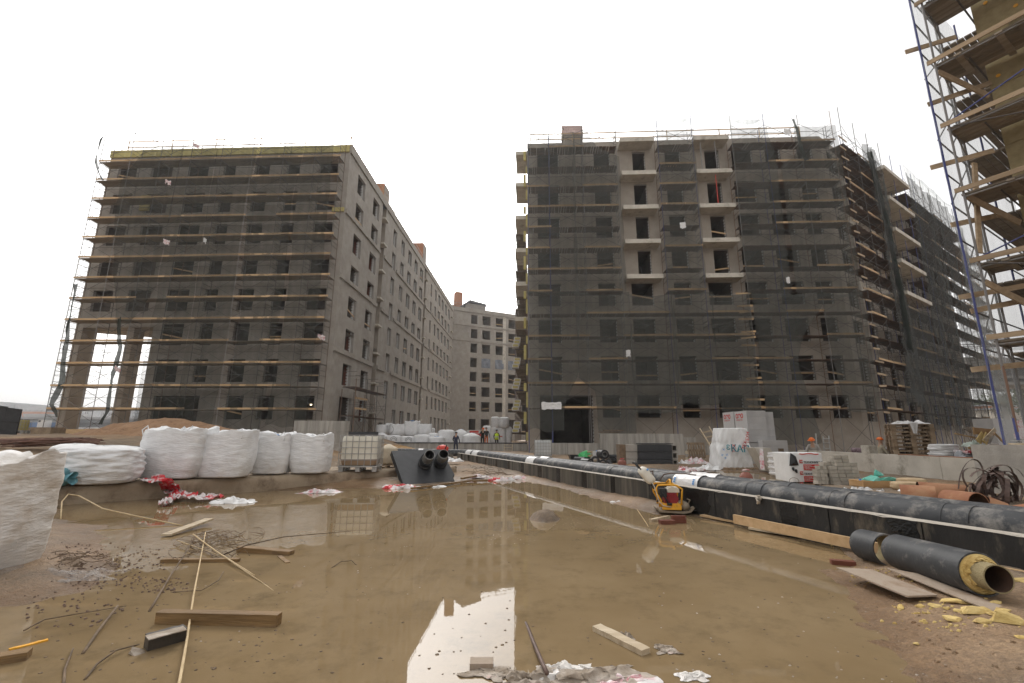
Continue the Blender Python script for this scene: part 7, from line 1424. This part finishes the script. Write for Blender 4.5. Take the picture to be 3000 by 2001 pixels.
stick('thin wire hoop right of the tangle', ((655, 1585, 0), (660, 1556, .06), (672, 1552, .08), (682, 1580, .02)), .004, 'stick_dark', 'wire', 'wire', .1); stick('hose looping over the trench pipe by the compactor', ((1903, 1404, .55), (1897, 1385, .75), (1912, 1380, .8), (1915, 1408, .55)), .012, 'tube_rust', 'hose', 'hose', .0); stick('second hose loop over the trench pipe', ((1930, 1410, .5), (1945, 1390, .72), (1965, 1386, .76), (2010, 1388, .74), (2040, 1392, .72)), .011, 'tube_rust', 'hose', 'hose', .0)
tg = MB(); rg = random.Random(9)
for k in range(46):
    c_ = onz(rg.uniform(560, 720), rg.uniform(1560, 1640), .01); R_ = rg.uniform(.05, .2); t0 = rg.uniform(0, 6); sp = rg.uniform(1, 3.5); tg.tube([c_ + Vector((R_ * cos(t0 + sp * i / 7) * 1.6, R_ * sin(t0 + sp * i / 7), .02 + .03 * sin(i + k))) for i in range(8)], .0035, 4)
for k in range(26):
    c_ = at_ground(rg.uniform(170, 340), rg.uniform(1620, 1665)); t0 = rg.uniform(-.5, .5); l = rg.uniform(.1, .35); tg.tube([c_ + Vector((l * (i / 5 - .5) * cos(t0), l * (i / 5 - .5) * sin(t0) + .03 * sin(i * 1.3 + k), .02 + .02 * sin(i + k))) for i in range(6)], .004, 4)
for k in range(60):
    c_ = onz(rg.uniform(1370, 1490), rg.uniform(1340, 1395), .12); t0 = rg.uniform(0, 6); l = rg.uniform(.4, 1.2); tg.tube([c_ + Vector((l * (i / 5 - .5) * cos(t0), l * (i / 5 - .5) * sin(t0) * .6, .15 * sin(pi * i / 5) * rg.random())) for i in range(6)], .008, 4)
tg.build('twigs', 'stick_dark', None, label='loose twigs, wires and roots on the water and bank', kind='stuff')
# textile rubbish at the bottom edge
for k, (u, v, L_, W_, H_, m_, lab) in enumerate(((1740, 1990, .60, .26, .055, 'rubbish_grey', 'muddy mass of torn textile at the bottom edge'), (1665, 1972, .34, .18, .05, 'bag_dirty', 'white torn cloth on top of the textile heap'), (1830, 2005, .36, .16, .035, 'pink_film', 'pinkish torn cloth at the right of the textile heap'), (1545, 1995, .26, .16, .05, 'rubbish_grey', 'grey lump of wet fibre left of the textile heap'), (2030, 1985, .18, .1, .025, 'bag_dirty', 'wisp of clear film in the water right of the heap'), (1950, 1905, .14, .12, .03, 'rubbish_grey', 'small ragged wisp right of the pale lath'), (1835, 1872, .10, .09, .05, 'rubbish_grey', 'mud clot sticking to the pale lath'))): rag(lab, onz(u, v), L_, W_, H_, m_, .1, 140 + k, cat='rag', name='rag', nu=48, nv=32)
# scattered grit and scraps that nobody could count
def scatter(name, label, m_, spots_, n, smin, smax, flat, seed, sink=.35):
    rg = random.Random(seed); b = MB()
    for k in range(n):
        u0, u1, v0, v1 = rg.choice(spots_); u, v = rg.uniform(u0, u1), rg.uniform(v0, v1); p_ = at_ground(u, v)
        if name == 'rubble' and ground_z(p_.x, p_.y) < .025: continue
        s_ = rg.uniform(smin, smax) ; m = 6; t0 = rg.uniform(0, 6)
        h = s_ * flat; ring = [Vector((cos(t0 + 2 * pi * i / m) * s_ * rg.uniform(.6, 1.2), sin(t0 + 2 * pi * i / m) * s_ * rg.uniform(.5, 1.0), -.3 * h)) + p_ for i in range(m)]; up2 = [r_.lerp(p_, .35) + Vector((0, 0, h * rg.uniform(.8, 1.3))) for r_ in ring]
        b.add(ring + up2, [tuple(range(m, 2 * m))] + [(i, (i + 1) % m, m + (i + 1) % m, m + i) for i in range(m)])
    return b.build(name, m_, None, label=label, kind='stuff')
scatter('gravel', 'dark expanded-clay pebbles scattered on the wet mud at the left', 'gravel_dark', [(170, 330, 1590, 1680), (330, 480, 1600, 1680), (200, 400, 1660, 1720), (60, 360, 1700, 1840), (380, 560, 1690, 1740)], 420, .007, .017, .8, 1)
scatter('litter', 'tiny pale scraps floating on the brown water', 'rubbish_grey', [(1100, 1600, 1480, 1640), (200, 900, 1560, 1900), (1900, 2500, 1650, 1990), (2400, 3000, 1780, 2000), (1040, 1240, 1560, 1760), (1420, 1560, 1555, 1600), (1580, 1700, 1515, 1545)], 190, .005, .013, .3, 2)
scatter('wood_specks', 'dark floating specks and chips on the brown water', 'stick_dark', [(700, 1500, 1480, 1980), (1500, 2600, 1560, 1990), (100, 900, 1700, 1990)], 380, .005, .016, .3, 3)
scatter('foam_crumbs', 'yellow foam crumbs on the mud by the cut pipe', 'foam_yellow', [(2480, 2700, 1660, 1720), (2600, 2900, 1740, 1830), (2700, 3000, 1780, 1850)], 130, .006, .02, .6, 4)
scatter('rubble', 'small stones and clods on the mud banks', 'mud', [(2050, 2500, 1530, 1640), (2450, 3000, 1640, 1990), (150, 900, 1440, 1500), (1480, 2000, 1395, 1500), (2000, 2400, 1390, 1430)], 480, .006, .024, .55, 5)

# ------------------------------------------------------------------ far background
br = thing('viaduct', 'grey motorway viaduct behind the right-hand wing', 'bridge', (90, 82, 0)); x0, x1 = 55, 190
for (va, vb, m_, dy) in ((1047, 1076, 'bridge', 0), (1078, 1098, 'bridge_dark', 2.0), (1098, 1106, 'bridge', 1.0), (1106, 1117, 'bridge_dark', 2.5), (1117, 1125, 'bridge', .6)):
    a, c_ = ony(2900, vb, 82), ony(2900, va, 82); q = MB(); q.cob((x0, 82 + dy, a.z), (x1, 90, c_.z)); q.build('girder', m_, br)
for v in (996, 1010, 1016, 1022): a = ony(2900, v, 82); q = MB(); q.bar((x0, 82, a.z), (x1, 82, a.z), .12 if v > 1000 else .5, .12 if v > 1000 else .5); q.build('rail', 'far_grey', br)
for k in range(34): q = MB(); q.bar((x0 + 4 * k, 82, 15), (x0 + 4 * k, 82, 19), .15, .15); q.build('rail_post', 'far_grey', br)
for x in (130, 175): q = MB(); q.cob((x, 83, 0), (x + 3, 88, 11)); q.build('pier', 'bridge', br)
for k, (u0, u1, vt, vb, y, m_, lab) in enumerate(((2868, 2925, 1205, 1232, 150, 'far_orange', 'orange house under the viaduct, nearer the wing'), (2912, 2930, 1188, 1215, 170, 'brick_orange', 'small orange tower house beyond the first house'), (2930, 3080, 1192, 1205, 175, 'far_orange', 'long orange house at the right under the viaduct'), (2926, 3080, 1200, 1240, 140, 'concrete_light', 'grey shed before the long orange house'))):
    a, c_ = ony(u0, vb, y), ony(u1, vt, y); t_ = thing('house', lab, 'house', (a.x, y, 0)); q = MB(); q.cob((a.x, y, 0), (c_.x, y + 12, c_.z)); q.build('wall', m_, t_)
    q = MB(); q.prism([(a.x - .6, y - .6), (c_.x + .6, y - .6), (c_.x + .6, y + 12.6), (a.x - .6, y + 12.6)], c_.z + .01, c_.z + .5); q.build('roof', 'far_grey', t_)
    for j in range(4): x = a.x + (c_.x - a.x) * (.12 + .22 * j); q = MB(); q.box((x, y - .02, c_.z * .62), (1.3, .04, 1.5)); q.build('window', 'window_dark', t_)
def tree(label, x, y, h, r_, seed):
    rg = random.Random(seed); t_ = thing('tree', label, 'tree', (x, y, 0)); q = MB(); q.tube([(x, y, 0), (x + .2, y, h * .4), (x, y + .2, h * .7)], [.5, .35, .12], 8)
    for k in range(6): a = rg.uniform(0, 6.28); q.tube([(x, y, h * .4 + .05 * k * h), (x + cos(a) * r_ * .6, y + sin(a) * r_ * .6, h * (.6 + .05 * k))], [.2, .06], 5)
    q.build('trunk', 'bark', t_); b = MB()
    cl = [(Vector((x + rg.uniform(-1, 1) * r_ * .7, y + rg.uniform(-1, 1) * r_ * .7, h * rg.uniform(.42, .93))), rg.uniform(.28, .5) * r_) for _ in range(26)]
    for c_, cr in cl:
        for k in range(70):
            d = Vector((rg.gauss(0, 1), rg.gauss(0, 1), rg.gauss(0, .8))).normalized() * cr * rg.uniform(.55, 1.08); p_ = c_ + d; s_ = rg.uniform(.25, .55); u_ = Vector((rg.gauss(0, 1), rg.gauss(0, 1), rg.gauss(0, 1))).normalized(); v_ = u_.cross(d).normalized()
            b.add([p_ - u_ * s_, p_ + v_ * s_ * .6, p_ + u_ * s_, p_ - v_ * s_ * .6], [(0, 1, 2, 3)])
    b.build('crown', 'leaf', t_)
pa = ony(2925, 1190, 185); tree('rounded green tree above the orange houses', pa.x, 185, 20, 9, 1); pa = ony(2885, 1190, 190); tree('green tree half hidden by the scaffold end of the wing', pa.x, 190, 18, 7, 2); pa = ony(3005, 1190, 120); tree('tall tree seen through the pale net at the right edge', pa.x, 120, 20, 6, 3); pa = ony(2958, 1190, 200); tree('lower green tree right of the rounded one', pa.x, 200, 17, 7, 5)
# left: viaduct, barge-blue hoarding and the town
vd = thing('viaduct', 'pale distant viaduct seen through the portal', 'bridge', (-120, 130, 0))
for (va, vb, dy, m_) in ((1222, 1228, 0, 'far_grey'), (1228, 1238, .8, 'far_steel'), (1238, 1250, 2.5, 'far_steel')):
    a, c_ = ony(250, vb, 130), ony(250, va, 130); q = MB(); q.cob((-230, 130 + dy, a.z), (-20, 142, c_.z)); q.build('deck', m_, vd)
q = MB(); a, c_ = ony(64, 1247, 105), ony(215, 1238, 105); q.cob((a.x, 105, 0), (c_.x, 106, c_.z)); hb_ = q.build('hoarding', 'far_blue', None, label='blue hoarding strip far behind the first portal leg', cat='hoarding')
q = MB(); a, c_ = ony(110, 1239, 103), ony(128, 1229, 103); q.cob((a.x, 103, a.z - 2), (c_.x, 105, c_.z)); hv = q.build('cabin', 'aac_white', None, label='white cabin with a dark window beyond the scaffold end', cat='cabin'); q = MB(); q.box(((a.x + c_.x) / 2 - .2, 102.97, (a.z + c_.z) / 2), (.5, .04, .4)); q.build('window', 'window_dark', hv)
rg = random.Random(4); gz_ = 'distant town buildings at the left'
for k, (u0, u1, vt, y, m_, lab) in enumerate(((-60, 10, 1180, 420, 'far_grey', 'tallest distant grey block at the left edge'), (8, 88, 1187, 430, 'far_grey', 'long distant grey block behind the formwork'), (48, 58, 1184, 440, 'far_steel', 'roof box on the distant skyline'), (60, 130, 1194, 400, 'far_grey', 'distant grey block left of the scaffold end'), (60, 122, 1206, 300, 'far_orange', 'distant orange brick building'), (70, 150, 1217, 250, 'far_grey', 'low distant shed below the orange building'), (140, 158, 1196, 390, 'far_steel', 'small distant building behind the scaffold end'), (226, 262, 1199, 380, 'far_grey', 'distant building seen in the portal, left'), (258, 300, 1195, 400, 'far_steel', 'distant building seen in the portal, middle'), (298, 330, 1201, 360, 'far_grey', 'distant building seen in the portal, right'), (380, 440, 1198, 380, 'far_steel', 'distant building seen in the second portal opening'))):
    a, c_ = ony(u0, vt, y), ony(u1, vt, y); t_ = thing('town_building', lab, 'building', (a.x, y, 0), group=gz_); q = MB(); q.cob((a.x, y, 0), (c_.x, y + 25, c_.z)); q.build('wall', m_, t_)
    q = MB(); q.cob((a.x - .3, y - .3, c_.z + .01), (c_.x + .3, y + 25, c_.z + .8)); q.build('roof', 'far_grey', t_)
    for r_ in range(3):
        for j in range(6):
            z = c_.z - 3 - 3.6 * r_
            if z > 2: q = MB(); q.box((a.x + (c_.x - a.x) * (j + .5) / 6, y - .03, z), ((c_.x - a.x) / 12, .06, 1.8)); q.build('window', 'window_dark' if (j + r_) % 3 else 'far_steel', t_)
# work lamp inside the ground floor of the left block
wp = WA(-1.95, .9, 4.05); wl2 = thing('work_lamp', 'small lit work lamp behind the right ground-floor window of the left block', 'lamp', wp); q = MB(); q.box(wp, (.14, .05, .10)); q.build('glass', 'lamp_glass', wl2); q = MB(); q.box(wp + Vector((0, .08, 0)), (.26, .08, .2)); q.build('housing', 'rubber', wl2)
for k, (s_, y, z, L_) in enumerate(((-16.0, -1.7, 24.2, .8), (-15.1, -1.75, 18.3, .8), (-11.6, -1.75, 18.4, .35), (-17.4, -1.8, 6.9, .7), (-.35, -1.6, 9.6, .9), (-14.0, -1.6, 28.0, .9))):
    p_ = WA(s_, y, z); b = MB(); b.grid(lambda a, c: p_ + Vector(((a - .5) * L_ * .7 + .1 * nz(a * 5, c * 5, k), -.12 * abs(nz(a * 6, c * 6, k + 3)) - .03, (c - .5) * .38 + .2 * nz(a * 4, c * 4, k + 9) - .25 * a)), 16, 12); b.build('plastic_film', 'pink_film' if k != 2 else 'film_white', None, True, label=('red-white film caught high on the left net', 'white-red film caught on the deck below it', 'small white scrap right of the caught film', 'red-white film knotted on the dark net rope', 'red-white film tied at the corner of the left scaffold', 'red-white roll on the top deck of the left scaffold')[k], cat='plastic film')
for k, (s_, y, z, L_) in enumerate(((23.3, -1.6, 28.2, .6), (13.4, -1.7, 19.3, .5), (8.2, -1.75, 8.1, .35), (1.9, -1.75, 3.85, 1.6), (21.6, -1.75, 14.2, .3))):
    p_ = WCF(s_, y, z); b = MB(); b.grid(lambda a, c: p_ + Vector(((a - .5) * L_ + .06 * nz(a * 5, c * 5, k), -.10 * abs(nz(a * 6, c * 6, k + 3)) - .03, (c - .5) * .55 + .15 * nz(a * 4, c * 4, k + 9))), 14, 12); b.build('plastic_film', 'film_white', None, True, label=('white bag hanging under the roof of the right-hand block', 'grey-white rag caught on the net between the balconies', 'white rag tied low beside the left balcony column', 'film tied on the deck over the gateway', 'thin white rag right of the second balcony column')[k], cat='plastic film')

# thin damp air over the whole site
hz = bpy.data.materials.new('haze'); hz.use_nodes = True; t = hz.node_tree; t.nodes.clear(); ho = t.nodes.new('ShaderNodeOutputMaterial'); hv = t.nodes.new('ShaderNodeVolumePrincipled')
hv.inputs['Color'].default_value = (.93, .94, .95, 1); hv.inputs['Density'].default_value = HAZE; hv.inputs['Anisotropy'].default_value = .35; t.links.new(hv.outputs[0], ho.inputs['Volume'])
q = MB(); q.cob((-2600, -90, -1.6), (2600, 3600, 42)); hb = q.build('haze', hz, None, kind='stuff'); hb['label'] = 'thin pale haze over the whole site'
